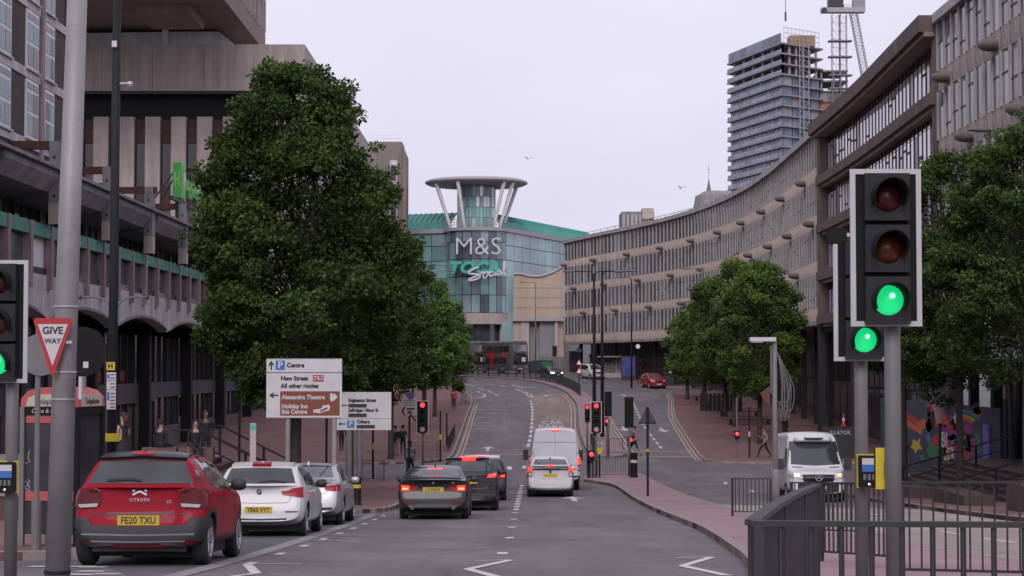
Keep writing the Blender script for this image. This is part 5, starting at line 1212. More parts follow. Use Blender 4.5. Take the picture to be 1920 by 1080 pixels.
# --- double-decker buses
m_busg = paintm('bus_grey', (.105, .105, .118), rough=.4); m_busr = paintm('bus_red', (.5, .03, .04)); m_busw = M('bus_roof', (.42, .40, .42), .5)
m_buswin = M('bus_window', (.05, .032, .04), .08, var=.7, scale=.9, ior=1.6)
def bus(label, X, Y, yaw, red_rear, name='double_decker_bus'):
    T = empty(name, (X, Y, G(Y)), yaw, label, 'bus', 'buses coming round the bend'); W_, L, Hh = 1.27, 10.6, 4.25
    def prof(w_, z0, z1, r=.22):
        return [(-w_, z0), (w_, z0), (w_+.01, 1.0), (w_, z1-r*1.6), (w_-.06, z1-r*.6), (w_-r, z1), (-w_+r, z1), (-w_+.06, z1-r*.6), (-w_, z1-r*1.6), (-w_-.01, 1.0)]
    mb = MB(); secs = [(0, .96, .35), (.12, 1, .3), (L-.5, 1, .3), (L-.12, .97, .32), (L, .9, .38)]
    n = 10
    for (y, k, z0) in secs:
        mb.v += [(x*k, y+(0 if y < L-.2 else -.28*max(0, z-1.2)/3.0), z) for (x, z) in prof(W_, z0, Hh-(0 if k == 1 else .08))]
    for i in range(len(secs)-1):
        for j in range(n): a = i*n+j; b = i*n+(j+1) % n; mb.f.append((a, b, b+n, a+n))
    mb.f.append(tuple(range(n))); mb.f.append(tuple((len(secs)-1)*n+j for j in range(n)))
    smooth_by_angle(mb.build('body', m_busg, T), 30)
    MB().box(-1.0, 1.0, .3, L-.6, Hh-.005, Hh+.03).build('roof', m_busw, T)
    for sx in (-1, 1):
        x0, x1 = sorted((sx*1.275, sx*1.295))
        for k in range(6): MB().box(x0, x1, .5+k*1.55, 1.95+k*1.55, 2.75, 3.6).build('upper_window', m_buswin, T)
        for k in range(5): MB().box(x0, x1, 1.2+k*1.55, 2.65+k*1.55, 1.25, 2.05).build('lower_window', m_buswin, T)
        x0, x1 = sorted((sx*1.296, sx*1.303))
        MB().prism([(2.6, 2.15), (6.3, 2.15), (5.6, 2.7), (3.2, 2.7)], x0, x1, 'YZ').build('red_panel', m_busr, T)
        MB().prism([(4.2, .75), (4.8, .75), (5.4, 2.14), (4.4, 2.14)], x0, x1, 'YZ').build('red_panel', m_busr, T)
        MB().prism([(7.6, 2.2), (9.4, 2.15), (9.0, 2.72), (7.8, 2.75)], x0, x1, 'YZ').build('red_panel', M('bus_scarlet', (.5, .09, .08), .5, var=.5, scale=2), T)
        for ya in (2.3, 7.9):
            w_ = MB().lathe([(0, -.14), (.28, -.14), (.34, -.13), (.48, -.12), (.5, 0), (.5, .12)], 24, c=(sx*1.2, ya, .5), axis='X').build('wheel', m_tyre, T)
            MB().lathe([(0, .08), (.2, .1), (.26, .05)] if sx > 0 else [(0, -.08), (.2, -.1), (.26, -.05)], 16, c=(sx*1.24, ya, .5), axis='X').build('hub', m_rim, w_)
    yf = lambda z: L-.28*max(0, z-1.2)/3.0
    MB().add([(x*1.02, yf(z)+.012, z) for z in (2.85, 3.75) for x in (-1.0, 1.0)], [(0, 1, 3, 2)]).build('upper_windscreen', M('bus_screen', (.25, .25, .27), .1, var=.6, scale=1.2, ior=1.7), T)
    MB().add([(x*1.05, yf(z)+.012, z) for z in (1.15, 2.35) for x in (-1.0, 1.0)], [(0, 1, 3, 2)]).build('windscreen', m_buswin, T)
    MB().add([(x, yf(z)+.02, z) for z in (2.4, 2.6) for x in (-.7, .7)], [(0, 1, 3, 2)]).build('destination_panel', m_ink, T)
    MB().box(-.75, -.2, yf(1.6)+.01, yf(1.6)+.03, 1.5, 2.1).build('notice', m_platew, T)
    for sx in (-1, 1): MB().box(sx*.85-.16, sx*.85+.16, L-.02, L+.02, .75, .9).build('headlamp', m_clear, T)
    MB().box(-.3, .3, L, L+.03, .5, .62).build('number_plate', m_platew, T)
    if red_rear: MB().box(-1.2, 1.2, -.03, .0, 2.2, 4.0).build('rear_panel', m_busr, T); MB().box(1.304, 1.31, .3, 3.0, 2.1, 4.0).build('red_side', m_busr, T)
    return T
bh = R(180+27)      # heading: towards the camera and to its right
bd_ = Vector((-math.sin(bh), math.cos(bh)))
fx, fy = px(976, 247), 247
bus('charcoal double-decker bus with red side graphics and a white windscreen notice', fx-bd_.x*10.6, fy-bd_.y*10.6, bh, False)
bus('double-decker bus with red upper side following the charcoal bus', fx-bd_.x*10.6-8.5, fy-bd_.y*10.6+4.5, bh+R(20), True)
# ---------------------------------------------------------------- trees
def leafmat(name, c):
    m = bpy.data.materials.new(name); m.use_nodes = True; t = m.node_tree; b = t.nodes['Principled BSDF']; b.inputs['Roughness'].default_value = .6; b.inputs['Specular IOR Level'].default_value = .25
    at_ = t.nodes.new('ShaderNodeAttribute'); at_.attribute_name = 'light_tone'  # per-leaf value: random tone plus painted light and shade
    r = t.nodes.new('ShaderNodeValToRGB'); e = r.color_ramp.elements
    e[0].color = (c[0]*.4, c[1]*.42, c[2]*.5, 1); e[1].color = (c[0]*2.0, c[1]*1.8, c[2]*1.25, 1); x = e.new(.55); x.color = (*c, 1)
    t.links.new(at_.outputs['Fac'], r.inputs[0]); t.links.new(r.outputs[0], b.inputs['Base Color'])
    tr = t.nodes.new('ShaderNodeBsdfTranslucent'); t.links.new(r.outputs[0], tr.inputs['Color'])
    mxs = t.nodes.new('ShaderNodeMixShader'); mxs.inputs[0].default_value = .22
    t.links.new(b.outputs[0], mxs.inputs[1]); t.links.new(tr.outputs[0], mxs.inputs[2]); t.links.new(mxs.outputs[0], t.nodes['Material Output'].inputs[0])
    return m
m_leaf1 = leafmat('plane_leaves', (.050, .088, .021)); m_leaf2 = leafmat('light_leaves', (.095, .155, .036)); m_leaf4 = leafmat('spring_leaves', (.10, .185, .04)); m_leaf3 = leafmat('dark_leaves', (.065, .10, .028))
m_bark = M('bark', (.05, .04, .035), .95, var=.35, scale=4, streak=.3, bump=.5)
import numpy as np
TALL = [(0, .36), (.06, .62), (.14, .85), (.27, 1.0), (.45, .93), (.62, .81), (.78, .65), (.9, .46), (.97, .27), (1, .06)]
ROUND = [(0, .45), (.08, .72), (.2, .92), (.38, 1.0), (.55, .98), (.72, .86), (.86, .64), (.95, .38), (1, .08)]
def tree(name, label, X, Y, z0, z1, rx, mat, nl, seed, leaf=.17, prof=TALL, group=None, base=None, lean=0., ry=None, trunk_r=.17, loose=1.0):
    q = random.Random(seed); rg = np.random.default_rng(seed); gz = (G(Y)+.1) if base is None else base
    T = empty(name, (X, Y, gz), 0, label, 'tree', group)
    zb, zt = EYE+z0-gz, EYE+z1-gz; hc = zt-zb; ry = ry or rx
    tr = MB(); fork = zb+hc*.08
    tr.tube([(0, 0, -.2), (0, 0, .3), (lean*.3, .05, fork*.6), (lean, 0, fork), (lean*1.4, .1, zb+hc*.5), (lean*1.5, 0, zb+hc*.9)], [trunk_r*1.35, trunk_r*1.05, trunk_r*.9, trunk_r*.8, trunk_r*.45, trunk_r*.1], 9)
    # low lobes swell and dent the outline
    lob = [(q.uniform(0, 6.28), q.uniform(0, 1), q.uniform(-.16, .14), q.uniform(.5, 1.1), q.uniform(.10, .2)) for _ in range(16)]
    def bulge(a, t):
        v = 1.
        for (la, lt, amp, sa, st) in lob:
            da = (a-la+math.pi) % (2*math.pi)-math.pi; v += amp*math.exp(-(da/sa)**2-((t-lt)/st)**2)
        return v
    cl = []; n1 = int(19*rx*hc/10*loose)+16
    for i in range(n1):                     # boughs, each a bunch of smaller sprays
        while True:
            t = q.random(); wr = lerp1(prof, t)
            if q.random() < .15+wr: break
        a = q.uniform(0, 2*math.pi); Rm = q.uniform(.7, 1.15)*(.2*rx+.28); k = max(.12, wr*q.uniform(.78, .98)*bulge(a, t)-Rm*.55/rx)
        P = Vector((rx*k*math.cos(a), ry*k*math.sin(a), zb+hc*t)); out = Vector((math.cos(a), math.sin(a), .45 if t < .85 else 1.2)).normalized(); tone = q.gauss(0, .10)
        for m in range(q.randint(7, 11)):
            d = (out*.75+Vector((q.gauss(0, .7), q.gauss(0, .7), q.gauss(0, .55)))).normalized(); dd = q.uniform(.45, 1.05)
            p = P+d*Rm*dd; r = Rm*q.uniform(.28, .52)
            cl.append((p.x, p.y, p.z-.12*dd*Rm, r, tone+.16*d.z+q.gauss(0, .06)-(.1 if dd < .6 else 0)))  # upper sprays paler, inner ones darker: light and shade put into the tone
        if q.random() < .3:                 # a stray spray breaking the outline
            p = P+out*Rm*q.uniform(1.15, 1.5); cl.append((p.x, p.y, p.z, Rm*.2, tone+.1))
    n = len(cl)
    for i in range(0, n, max(2, n//45)):
        p = Vector(cl[i][:3]); s0 = Vector((lean, 0, fork+(p.z-fork)*.35 if p.z > fork else fork*.9)); mid = s0.lerp(p, .55)+Vector((0, 0, -.12))
        tr.tube([s0, mid, p], [trunk_r*.34, trunk_r*.18, .012], 5, caps=False)
    tr.build('trunk', m_bark, T, smooth=True)
    C = np.array(cl); w_ = C[:, 3]**2; cnt = np.maximum(8, (nl*.86*w_/w_.sum()).astype(int)); idx = np.repeat(np.arange(n), cnt); N = len(idx)
    d = rg.normal(size=(N, 3)); d /= np.linalg.norm(d, axis=1)[:, None]; rad = rg.random(N)**.45
    ax = rg.uniform(.75, 1.35, size=(n, 3)); ax[:, 2] *= .62
    off = d*rad[:, None]*ax[idx]*C[idx, 3][:, None]
    c = C[idx, :3]+off
    o = d+rg.normal(0, .55, size=(N, 3)); o[:, 2] -= .45; o /= np.linalg.norm(o, axis=1)[:, None]
    up = rg.normal(size=(N, 3)); up[:, 2] += .9; sd = np.cross(o, up); sd /= np.linalg.norm(sd, axis=1)[:, None]+1e-6
    l = leaf*rg.uniform(.55, 1.3, N); wd = l*rg.uniform(.28, .48, N)
    # loose leaves filling the outline between the clumps
    F = int(nl*.14); tt = rg.random(F*2); pw = np.interp(tt, [p[0] for p in prof], [p[1] for p in prof]); keep = rg.random(F*2) < pw; tt, pw = tt[keep][:F], pw[keep][:F]; F = len(tt)
    aa = rg.uniform(0, 2*math.pi, F); bl = np.ones(F)
    for (la, lt, amp, sa, st) in lob:
        da = (aa-la+math.pi) % (2*math.pi)-math.pi; bl += amp*np.exp(-(da/sa)**2-((tt-lt)/st)**2)
    kk = pw*bl*rg.random(F)**.5*.86; cf = np.stack([rx*kk*np.cos(aa), ry*kk*np.sin(aa), zb+hc*tt+rg.normal(0, .08, F)], 1)
    of = np.stack([np.cos(aa), np.sin(aa), np.full(F, -.5)], 1)+rg.normal(0, .6, size=(F, 3)); of /= np.linalg.norm(of, axis=1)[:, None]
    uf = rg.normal(size=(F, 3)); uf[:, 2] += .9; sf = np.cross(of, uf); sf /= np.linalg.norm(sf, axis=1)[:, None]+1e-6; lf = leaf*rg.uniform(.55, 1.3, F)
    leaf_tone = np.concatenate([np.clip(.40+C[idx, 4]+.24*off[:, 2]/(C[idx, 3]*.62)+rg.normal(0, .16, N), 0, 1), np.clip(.14+rg.normal(0, .12, F), 0, 1)])  # clump tops paler, undersides and loose inner leaves darker, as painted light
    c = np.concatenate([c, cf]); o = np.concatenate([o, of]); sd = np.concatenate([sd, sf]); l = np.concatenate([l, lf]); wd = np.concatenate([wd, lf*.38]); N = len(c)
    V = np.empty((N, 4, 3)); V[:, 0] = c; V[:, 1] = c+o*(l*.45)[:, None]+sd*wd[:, None]; V[:, 2] = c+o*l[:, None]; V[:, 3] = c+o*(l*.45)[:, None]-sd*wd[:, None]
    me = bpy.data.meshes.new('crown'); me.vertices.add(N*4); me.vertices.foreach_set('co', V.reshape(-1)); me.loops.add(N*4); me.loops.foreach_set('vertex_index', np.arange(N*4, dtype=np.int32))
    me.polygons.add(N); me.polygons.foreach_set('loop_start', np.arange(0, N*4, 4, dtype=np.int32)); me.polygons.foreach_set('loop_total', np.full(N, 4, dtype=np.int32)); me.update(calc_edges=True); me.materials.append(mat)
    at_ = me.attributes.new('light_tone', 'FLOAT', 'FACE'); at_.data.foreach_set('value', leaf_tone.astype(np.float32))
    obj('crown', me, None, T); return T
GL, GR_ = 'street trees along the left pavement', 'street trees along the right pavement'
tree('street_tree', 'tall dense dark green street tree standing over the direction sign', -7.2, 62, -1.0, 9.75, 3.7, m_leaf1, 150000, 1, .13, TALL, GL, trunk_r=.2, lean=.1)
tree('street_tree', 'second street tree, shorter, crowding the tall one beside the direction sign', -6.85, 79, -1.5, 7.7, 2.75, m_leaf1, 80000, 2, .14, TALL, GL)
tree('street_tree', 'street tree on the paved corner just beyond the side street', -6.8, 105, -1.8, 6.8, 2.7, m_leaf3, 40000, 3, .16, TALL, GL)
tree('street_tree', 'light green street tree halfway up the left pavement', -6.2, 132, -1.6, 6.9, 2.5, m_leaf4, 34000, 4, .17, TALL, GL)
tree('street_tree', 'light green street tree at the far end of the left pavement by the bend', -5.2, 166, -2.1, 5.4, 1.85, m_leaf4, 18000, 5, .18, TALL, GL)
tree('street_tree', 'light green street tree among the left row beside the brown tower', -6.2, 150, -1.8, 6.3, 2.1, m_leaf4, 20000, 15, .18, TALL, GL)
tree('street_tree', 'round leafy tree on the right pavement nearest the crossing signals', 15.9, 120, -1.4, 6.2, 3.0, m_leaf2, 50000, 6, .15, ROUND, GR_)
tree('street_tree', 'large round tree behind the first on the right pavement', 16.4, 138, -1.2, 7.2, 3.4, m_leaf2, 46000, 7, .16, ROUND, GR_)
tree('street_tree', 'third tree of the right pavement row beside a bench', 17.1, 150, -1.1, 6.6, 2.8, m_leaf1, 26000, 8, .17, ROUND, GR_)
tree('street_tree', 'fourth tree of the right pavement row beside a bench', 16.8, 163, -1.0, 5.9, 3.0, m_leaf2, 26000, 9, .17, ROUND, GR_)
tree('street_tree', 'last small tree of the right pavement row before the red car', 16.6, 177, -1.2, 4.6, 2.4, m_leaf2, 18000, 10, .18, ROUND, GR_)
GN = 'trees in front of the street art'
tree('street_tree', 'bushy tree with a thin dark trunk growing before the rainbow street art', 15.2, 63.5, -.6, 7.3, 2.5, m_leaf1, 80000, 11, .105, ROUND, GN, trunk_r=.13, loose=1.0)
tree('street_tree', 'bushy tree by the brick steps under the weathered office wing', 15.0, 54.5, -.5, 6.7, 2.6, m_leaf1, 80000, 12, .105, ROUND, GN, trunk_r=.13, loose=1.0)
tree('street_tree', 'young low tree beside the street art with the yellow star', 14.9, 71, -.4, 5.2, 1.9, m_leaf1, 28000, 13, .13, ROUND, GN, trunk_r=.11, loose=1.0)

# ---------------------------------------------------------------- street furniture
m_pole = M('grey_pole', (.16, .155, .16), .6, var=.15, scale=3, streak=.2, fine=.1); m_polel = M('galvanised_pole', (.27, .255, .26), .55, metal=.2, var=.15, scale=2, streak=.2, fine=.1); m_blk = M('black_pole', (.02, .02, .026), .6, var=.15, ior=1.25)
m_blkbox = M('signal_black', (.016, .016, .018), .7, var=.15, scale=8, ior=1.2); m_grey_mod = M('signal_module', (.028, .028, .031), .6, var=.15, scale=9, ior=1.25); m_board = M('signal_border', (.46, .45, .47), .5, var=.08)
m_on = {'r': M('red_on', (.6, .02, .02), .3, var=0, emit=(1, .03, .04), es=3.2), 'g': M('green_on', (.02, .5, .2), .3, var=0, emit=(.01, .95, .27), es=.65), 'gc': M('green_glint', (.6, 1, .8), .3, var=0, emit=(.45, 1, .75), es=3.0)}
m_off = {'r': M('red_off', (.055, .005, .005), .35, var=.2, scale=30), 'a': M('amber_off', (.085, .022, .005), .35, var=.2, scale=30), 'g': M('green_off', (.012, .035, .02), .25, var=.2, scale=30)}
m_ylw = M('yellow_case', (.55, .42, .02), .5, var=.15, scale=6); m_blu = M('sign_blue', (.03, .13, .42), .45, var=.05); m_sgn = M('sign_white', (.50, .48, .50), .5, var=.08); m_sred = M('sign_red', (.38, .02, .025), .45, var=.05); m_sbrown = M('sign_brown', (.17, .045, .02), .5, var=.06)
def signal(label, X, Y, hb, lit, n=3, W_=.49, border=True, back=False, pole_x=0., poles=True, tilt=0., group=None, sign4=False, sc_=1., yaw=0., sec=None, pmat=None, hide4=False):
    """hb: height of the board's foot above eye level"""
    gz = G(Y)+.1; T = empty('traffic_signal', (X, Y, gz), yaw+(math.pi if back else 0), label, 'traffic light', group)
    z0 = EYE+hb-gz; Hh = .36*n+.02; pm_ = pmat or m_pole
    if poles: MB().tube([(pole_x, .12, -.1), (pole_x, .12, z0+Hh*.9)], .057, 14).build('pole', pm_, T, smooth=True)
    b = MB().box(-W_/2+.02, W_/2-.02, .015, .03, z0+.02, z0+Hh-.02).build('backing_board', m_blkbox, T)
    if border:
        for (a0, a1, b0, b1) in ((-W_/2, W_/2, z0, z0+.036), (-W_/2, W_/2, z0+Hh-.036, z0+Hh), (-W_/2, -W_/2+.036, z0+.037, z0+Hh-.037), (W_/2-.036, W_/2, z0+.037, z0+Hh-.037)):
            MB().box(a0, a1, .005, .033, b0, b1).build('board_border', m_board, b)
    MB().box(-.14, .14, .031, .2, z0+.06, z0+Hh-.06).build('signal_case', m_blkbox, T)
    order = ['r', 'a', 'g', 's'][:n]
    for i, k in enumerate(order):
        zc = z0+Hh-.02-.36*(i+.5)-.0
        mod = MB().box(-.155, .155, -.06, .014, zc-.165, zc+.165).build('signal_module', m_grey_mod, T)
        r = .105
        if k == 's':
            MB().lathe([(0, -.075), (.12, -.075), (.12, -.06)], 24, c=(0, 0, zc), axis='Y').build('sign_disc', m_sgn, mod)
            MB().lathe([(.095, -.082), (.12, -.082), (.12, -.076), (.095, -.076)], 24, c=(0, 0, zc), axis='Y').build('sign_ring', m_sred, mod)
            MB().tube([(-.02, -.082, zc-.07), (-.02, -.082, zc), (.03, -.082, zc+.03), (.06, -.082, zc+.02)], .014, 6).build('sign_arrow', m_ink, mod); continue
        on = (k == lit)
        MB().lathe([(0, -.10), (r*.6, -.088), (r, -.062), (r, -.05)], 24, c=(0, 0, zc), axis='Y').build('lens', m_on[k] if on else m_off[k], mod, smooth=True)
        if on and k == 'g': MB().lathe([(0, -.110), (.012, -.106), (.018, -.1)], 12, c=(.02, 0, zc+.03), axis='Y').build('lens_glint', m_on['gc'], mod)  # small glowing dot painted on as the highlight of the lit lens
        v = MB(); N = 20
        for (rad, yy) in ((.118, -.061), (.118, None), (.112, None), (.112, -.061)):
            for j in range(N+1):
                a = math.pi*(-.18)+math.pi*1.36*j/N; d = -.28+.10*abs(2*j/N-1)**2 if yy is None else yy
                v.v.append((rad*math.cos(a), d, zc+rad*math.sin(a)))
        for i2 in range(3):
            for j in range(N): a = i2*(N+1)+j; v.f.append((a, a+1, a+N+2, a+N+1))
        v.build('visor', m_blkbox, mod, smooth=True)
    return T
def push_unit(T, X, Y, h, face, label=None):
    """crossing push-button box; face -1 shows its front to the camera"""
    U = empty('push_button_unit', (X, Y, EYE+h), 0 if face < 0 else math.pi, label, 'push button', 'crossing push-button boxes')
    MB().box(-.075, .075, -.05, .05, -.135, .135).build('case', m_blkbox, U); MB().box(-.085, .085, .051, .075, -.145, .145).build('back_case', m_ylw, U)
    MB().box(-.06, .06, -.054, -.0505, .06, .115).build('notice', m_sgn, U); MB().box(-.06, .06, -.054, -.0505, .0, .058).build('blue_panel', m_blu, U)
    for k in range(3): MB().box(-.05+k*.038, -.026+k*.038, -.054, -.0505, -.07, -.02).build('display_digit', M('digit_grey', (.12, .12, .125), .4), U)
    MB().lathe([(0, -.065), (.014, -.06), (.014, -.05)], 12, c=(0, 0, -.11), axis='Y').build('button', m_chrome, U)
    MB().box(-.03, .03, .076, .13, -.05, .05).build('bracket', m_pole, U)
    return U
t_ = signal('large traffic signal showing green with pale board edge beside the yellow push-button box', px(1663, 13), 13, (685-612)/269., 'g', W_=.495, pole_x=.06)
s_ = signal('traffic signal showing green, partly behind the larger one, on the push-button pole', px(1618, 16), 16, (685-677)/219., 'g', W_=.495)
MB().cbox((-.33, .1, .7+EYE-G(16)-.1+.04), (.12, .16, .10)).build('detector', m_blkbox, t_)
signal('traffic signal showing green in front of the give way sign', -4.585, 16.7, (685-718)/209.6, 'g', W_=.495, pole_x=.09)
push_unit(None, px(1625, 16), 15.99, -.905, -1, 'black and blue push-button box on the rear signal pole')
push_unit(None, px(1661, 13.2), 13.24, -.725, 1, 'scuffed yellow push-button box seen from behind on the front signal pole')
push_unit(None, px(14, 16.7), 16.72, -1.0, -1, 'black and blue push-button box on the signal pole by the lay-by')
signal('four-lamp signal showing red with a turn sign on the island crossing', px(1117.5, 86), 86, -3.12, 'r', n=4, W_=.52)
signal('narrow signal showing red behind the four-lamp signal on the median', px(1101, 110), 110, -3.35, 'r', W_=.34)
signal('dark back of a signal on a grey pole on the median tip', px(1140, 108), 108, -2.95, None, n=4, W_=.46, border=False, back=True)
signal('dark back of a signal beside the island bollard', px(1179, 87.5), 87.5, -2.93, None, n=4, W_=.46, border=False, back=True)
signal('four-lamp signal showing red on the left corner beside the small direction sign', px(792.5, 83), 83, -3.02, 'r', n=4, W_=.55, pole_x=.02)
def ped_signal(label, X, Y, h, pole_top, m=m_pole, r=.05):
    gz = G(Y)+.1; T = empty('pedestrian_signal', (X, Y, gz), 0, label, 'traffic light', 'pedestrian signals showing red'); z = EYE+h-gz
    MB().tube([(0, .12, -.1), (0, .12, EYE+pole_top-gz)], r, 10).build('pole', m, T); MB().box(-.14, .14, -.08, .08, z-.3, z+.17).build('signal_case', m_blkbox, T)
    MB().lathe([(0, -.13), (.1, -.09), (.1, -.08)], 16, c=(0, 0, z), axis='Y').build('lens', m_on['r'], T)
    return T
ped_signal('red pedestrian signal on a slim grey pole at the right pavement corner', px(1381, 106), 106, -(813-685)/33.0, -(745-685)/33.0)
ped_signal('red pedestrian signal low on the median pole', px(1138, 108.6), 108.6, -(789-685)/32.2, -3.0)
ped_signal('red pedestrian signal facing the crossing beside the striding person', px(1181, 88.6), 88.6, -(824-685)/39.5, -3.1)
ped_signal('red and amber crossing lamp by the island railing', px(1109, 85), 85.3, -(851-685)/41.0, -3.6)

def lamp_column(name, label, X, Y, htop, r0, r1, mat, arms, group=None, lean=0., base_r=None, base_h=1.2):
    gz = G(Y)+.1; T = empty(name, (X, Y, gz), 0, label, 'street lamp', group); z = EYE+htop-gz
    MB().tube([(0, 0, -.2), (lean*.5, 0, z*.5), (lean, 0, z)], [r0, (r0+r1)/2, r1], 16).build('column', mat, T, smooth=True)
    if base_r: MB().tube([(0, 0, -.15), (0, 0, base_h), (0, 0, base_h+.08)], [base_r, base_r, r0+.005], 16).build('column_base', mat, T, smooth=True)
    for (dx, dy, rise, hl) in arms:
        a = MB().tube(smooth_line3([(lean, 0, z-.3), (lean+dx*.15, dy*.15, z+rise*.7), (lean+dx*.55, dy*.55, z+rise), (lean+dx, dy, z+rise)]), .035, 8).build('arm', mat, T, smooth=True)
        L_ = math.hypot(dx, dy); ux, uy = dx/L_, dy/L_; h = MB()
        for (t, w_, hh) in ((0, .04, .04), (.1, .11, .07), (hl*.5, .16, .09), (hl*.9, .13, .06), (hl, .04, .03)):
            n_ = len(h.v)
            for k in range(10):
                q_ = 2*math.pi*k/10; h.v.append((lean+dx+ux*t-uy*w_*math.cos(q_), dy+uy*t+ux*w_*math.cos(q_), z+rise+hh*math.sin(q_)))
            if n_:
                for k in range(10): h.f.append((n_-10+k, n_-10+(k+1) % 10, n_+(k+1) % 10, n_+k))
        h.f.append(tuple(range(10))); h.f.append(tuple(range(n_, n_+10)))
        h.build('lamp_head', m_pole, a, smooth=True)
    return T
def smooth_line3(pts, n=4):
    P = [Vector(p) for p in pts]; out = []
    for i in range(len(P)-1):
        p0, p1, p2, p3 = P[max(i-1, 0)], P[i], P[i+1], P[min(i+2, len(P)-1)]
        for k in range(n): t = k/n; out.append(.5*((2*p1)+(p2-p0)*t+(2*p0-5*p1+4*p2-p3)*t*t+(3*p1-p0-3*p2+p3)*t**3))
    out.append(P[-1]); return out
# tall near poles on the left
T = lamp_column('lamp_post', 'thick pale galvanised lamp post carrying the give way sign', px(112, 20), 20, 4.6, .135, .105, m_polel, [(1.6, .3, .3, .6)], lean=.17, base_r=None)
for (h, rr) in ((.62, .137), (-.08, .137), (-.37, .138)): MB().lathe([(rr, 0), (rr, .02), (rr-.02, .02)], 20, c=(.17*(EYE+h-T.location.z)/(EYE+4.6-T.location.z), 0, EYE+h-T.location.z)).build('strap', m_rim, T)
MB().tube([(0, 0, EYE-2.22-T.location.z), (0, 0, EYE-2.18-T.location.z)], .142, 16).build('strap', m_blk, T)
MB().box(.24, .27, -.14, -.05, EYE-.36-T.location.z, EYE-.12-T.location.z).build('sticker', m_sgn, T)
T = lamp_column('lamp_post', 'slender black lamp post with parking plates and a yellow band', px(211, 30.5), 30.5, 6.9, .085, .065, m_blk, [(1.2, .3, .3, .6)], base_r=.12, base_h=1.0, lean=.03)
gz = T.location.z
zz = lambda y: EYE+(685-y)/3500*30.5-gz
MB().lathe([(.0, zz(827)), (.13, zz(827)), (.13, zz(812)), (0, zz(812))], 16).build('yellow_band', m_ylw, T)
p_ = MB().box(-.065, .07, -.13, -.115, zz(694), zz(679)).build('hydrant_plate', m_ylw, T); text('H', .11, m_ink, p_, (.0, -.132, zz(686.5)), bold=.004)
for (a, b, s1, s2) in ((713, 698, '', ''), (730, 714, '', ''), (767, 731, '', '')):
    p_ = MB().box(-.06, .09, -.13, -.115, zz(a), zz(b)).build('parking_plate', m_sgn, T)
    if a != 730: MB().box(-.05, -.015, -.134, -.1305, zz(a)+.03+(.12 if a > 760 else 0), zz(b)-.03).build('blue_mark', m_blu, p_)
    for k in range(int((a-b)/7)): MB().box(.0, .075, -.134, -.1305, zz(a)+.03+k*.055, zz(a)+.045+k*.055).build('text_line', m_ink, p_)
MB().box(-.03, .05, -.11, -.08, zz(87), zz(75)).build('label_plate', m_sgn, T); cm_ = MB().tube([(.08, 0, zz(155)), (.22, -.02, zz(155))], .025, 8).build('bracket', m_rim, T); MB().lathe([(0, -.05), (.05, -.04), (.06, 0), (.05, .04), (0, .05)], 12, c=(.25, -.02, zz(156))).build('small_camera', m_rim, cm_)
# give way sign fixed to the pale post
S = empty('give_way_sign', (px(99.5, 19.8), 19.8, EYE+(685-600)/3500*19.8), 0, 'red and white triangular GIVE WAY sign on the pale lamp post', 'road sign')
w_ = 72/3500*19.8; hh = w_*1.42
def tri(s_, dz=0): return [(-w_/2*s_, dz), (w_/2*s_, dz), (.02, dz-hh*s_), (-.02, dz-hh*s_)]
MB().prism([(-w_/2, 0), (-w_/2+.02, .02), (w_/2-.02, .02), (w_/2, 0), (w_/2, -.02), (.02, -hh), (-.02, -hh), (-w_/2, -.02)], -.008, .008).build('red_triangle', m_sred, S)
MB().prism([(-w_*.39, -.045), (w_*.39, -.045), (0, -hh*.84)], -.012, -.0085).build('white_triangle', m_sgn, S)
text('GIVE', .105, m_ink, S, (0, -.014, -.115), ext=.001, bold=.003); text('WAY', .075, m_ink, S, (0, -.014, -.225), ext=.001, bold=.002); MB().box(-.02, .2, .009, .03, -.25, -.22).build('bracket', m_rim, S)
# round sign backs on a thin pole
T = empty('sign_post', (px(72, 26.6), 26.6, G(26.6)+.1), 0, 'slim grey post with the grey back of a round sign beside the phone box', 'sign post'); gz = T.location.z
MB().tube([(0, 0, -.1), (0, 0, EYE+.55-gz)], .038, 10).build('pole', m_pole, T); MB().tube([(0, 0, -.1), (0, 0, .72)], .07, 12).build('pole_base', m_pole, T)
MB().lathe([(0, 0), (.3, 0), (.3, .012), (0, .012)], 28, c=(.05, -.06, EYE+(685-665)/131.6-gz), axis='Y').build('sign_disc', m_pole, T)
T = empty('sign_post', (px(157, 28.6), 28.6, G(28.6)+.1), 0, 'black back of a large round sign on a post behind the pale lamp post', 'sign post'); gz = T.location.z
MB().tube([(0, .04, -.1), (0, .04, EYE+.55-gz)], .04, 10).build('pole', m_pole, T); d_ = MB().lathe([(0, 0), (.38, 0), (.38, .012), (0, .012)], 32, c=(-.02, 0, EYE+(685-659)/122.4-gz), axis='Y').build('sign_disc', m_blkbox, T)
MB().box(.0, .08, -.016, -.012, EYE+(685-690)/122.4-gz, EYE+(685-678)/122.4-gz).build('label_plate', m_sgn, d_)
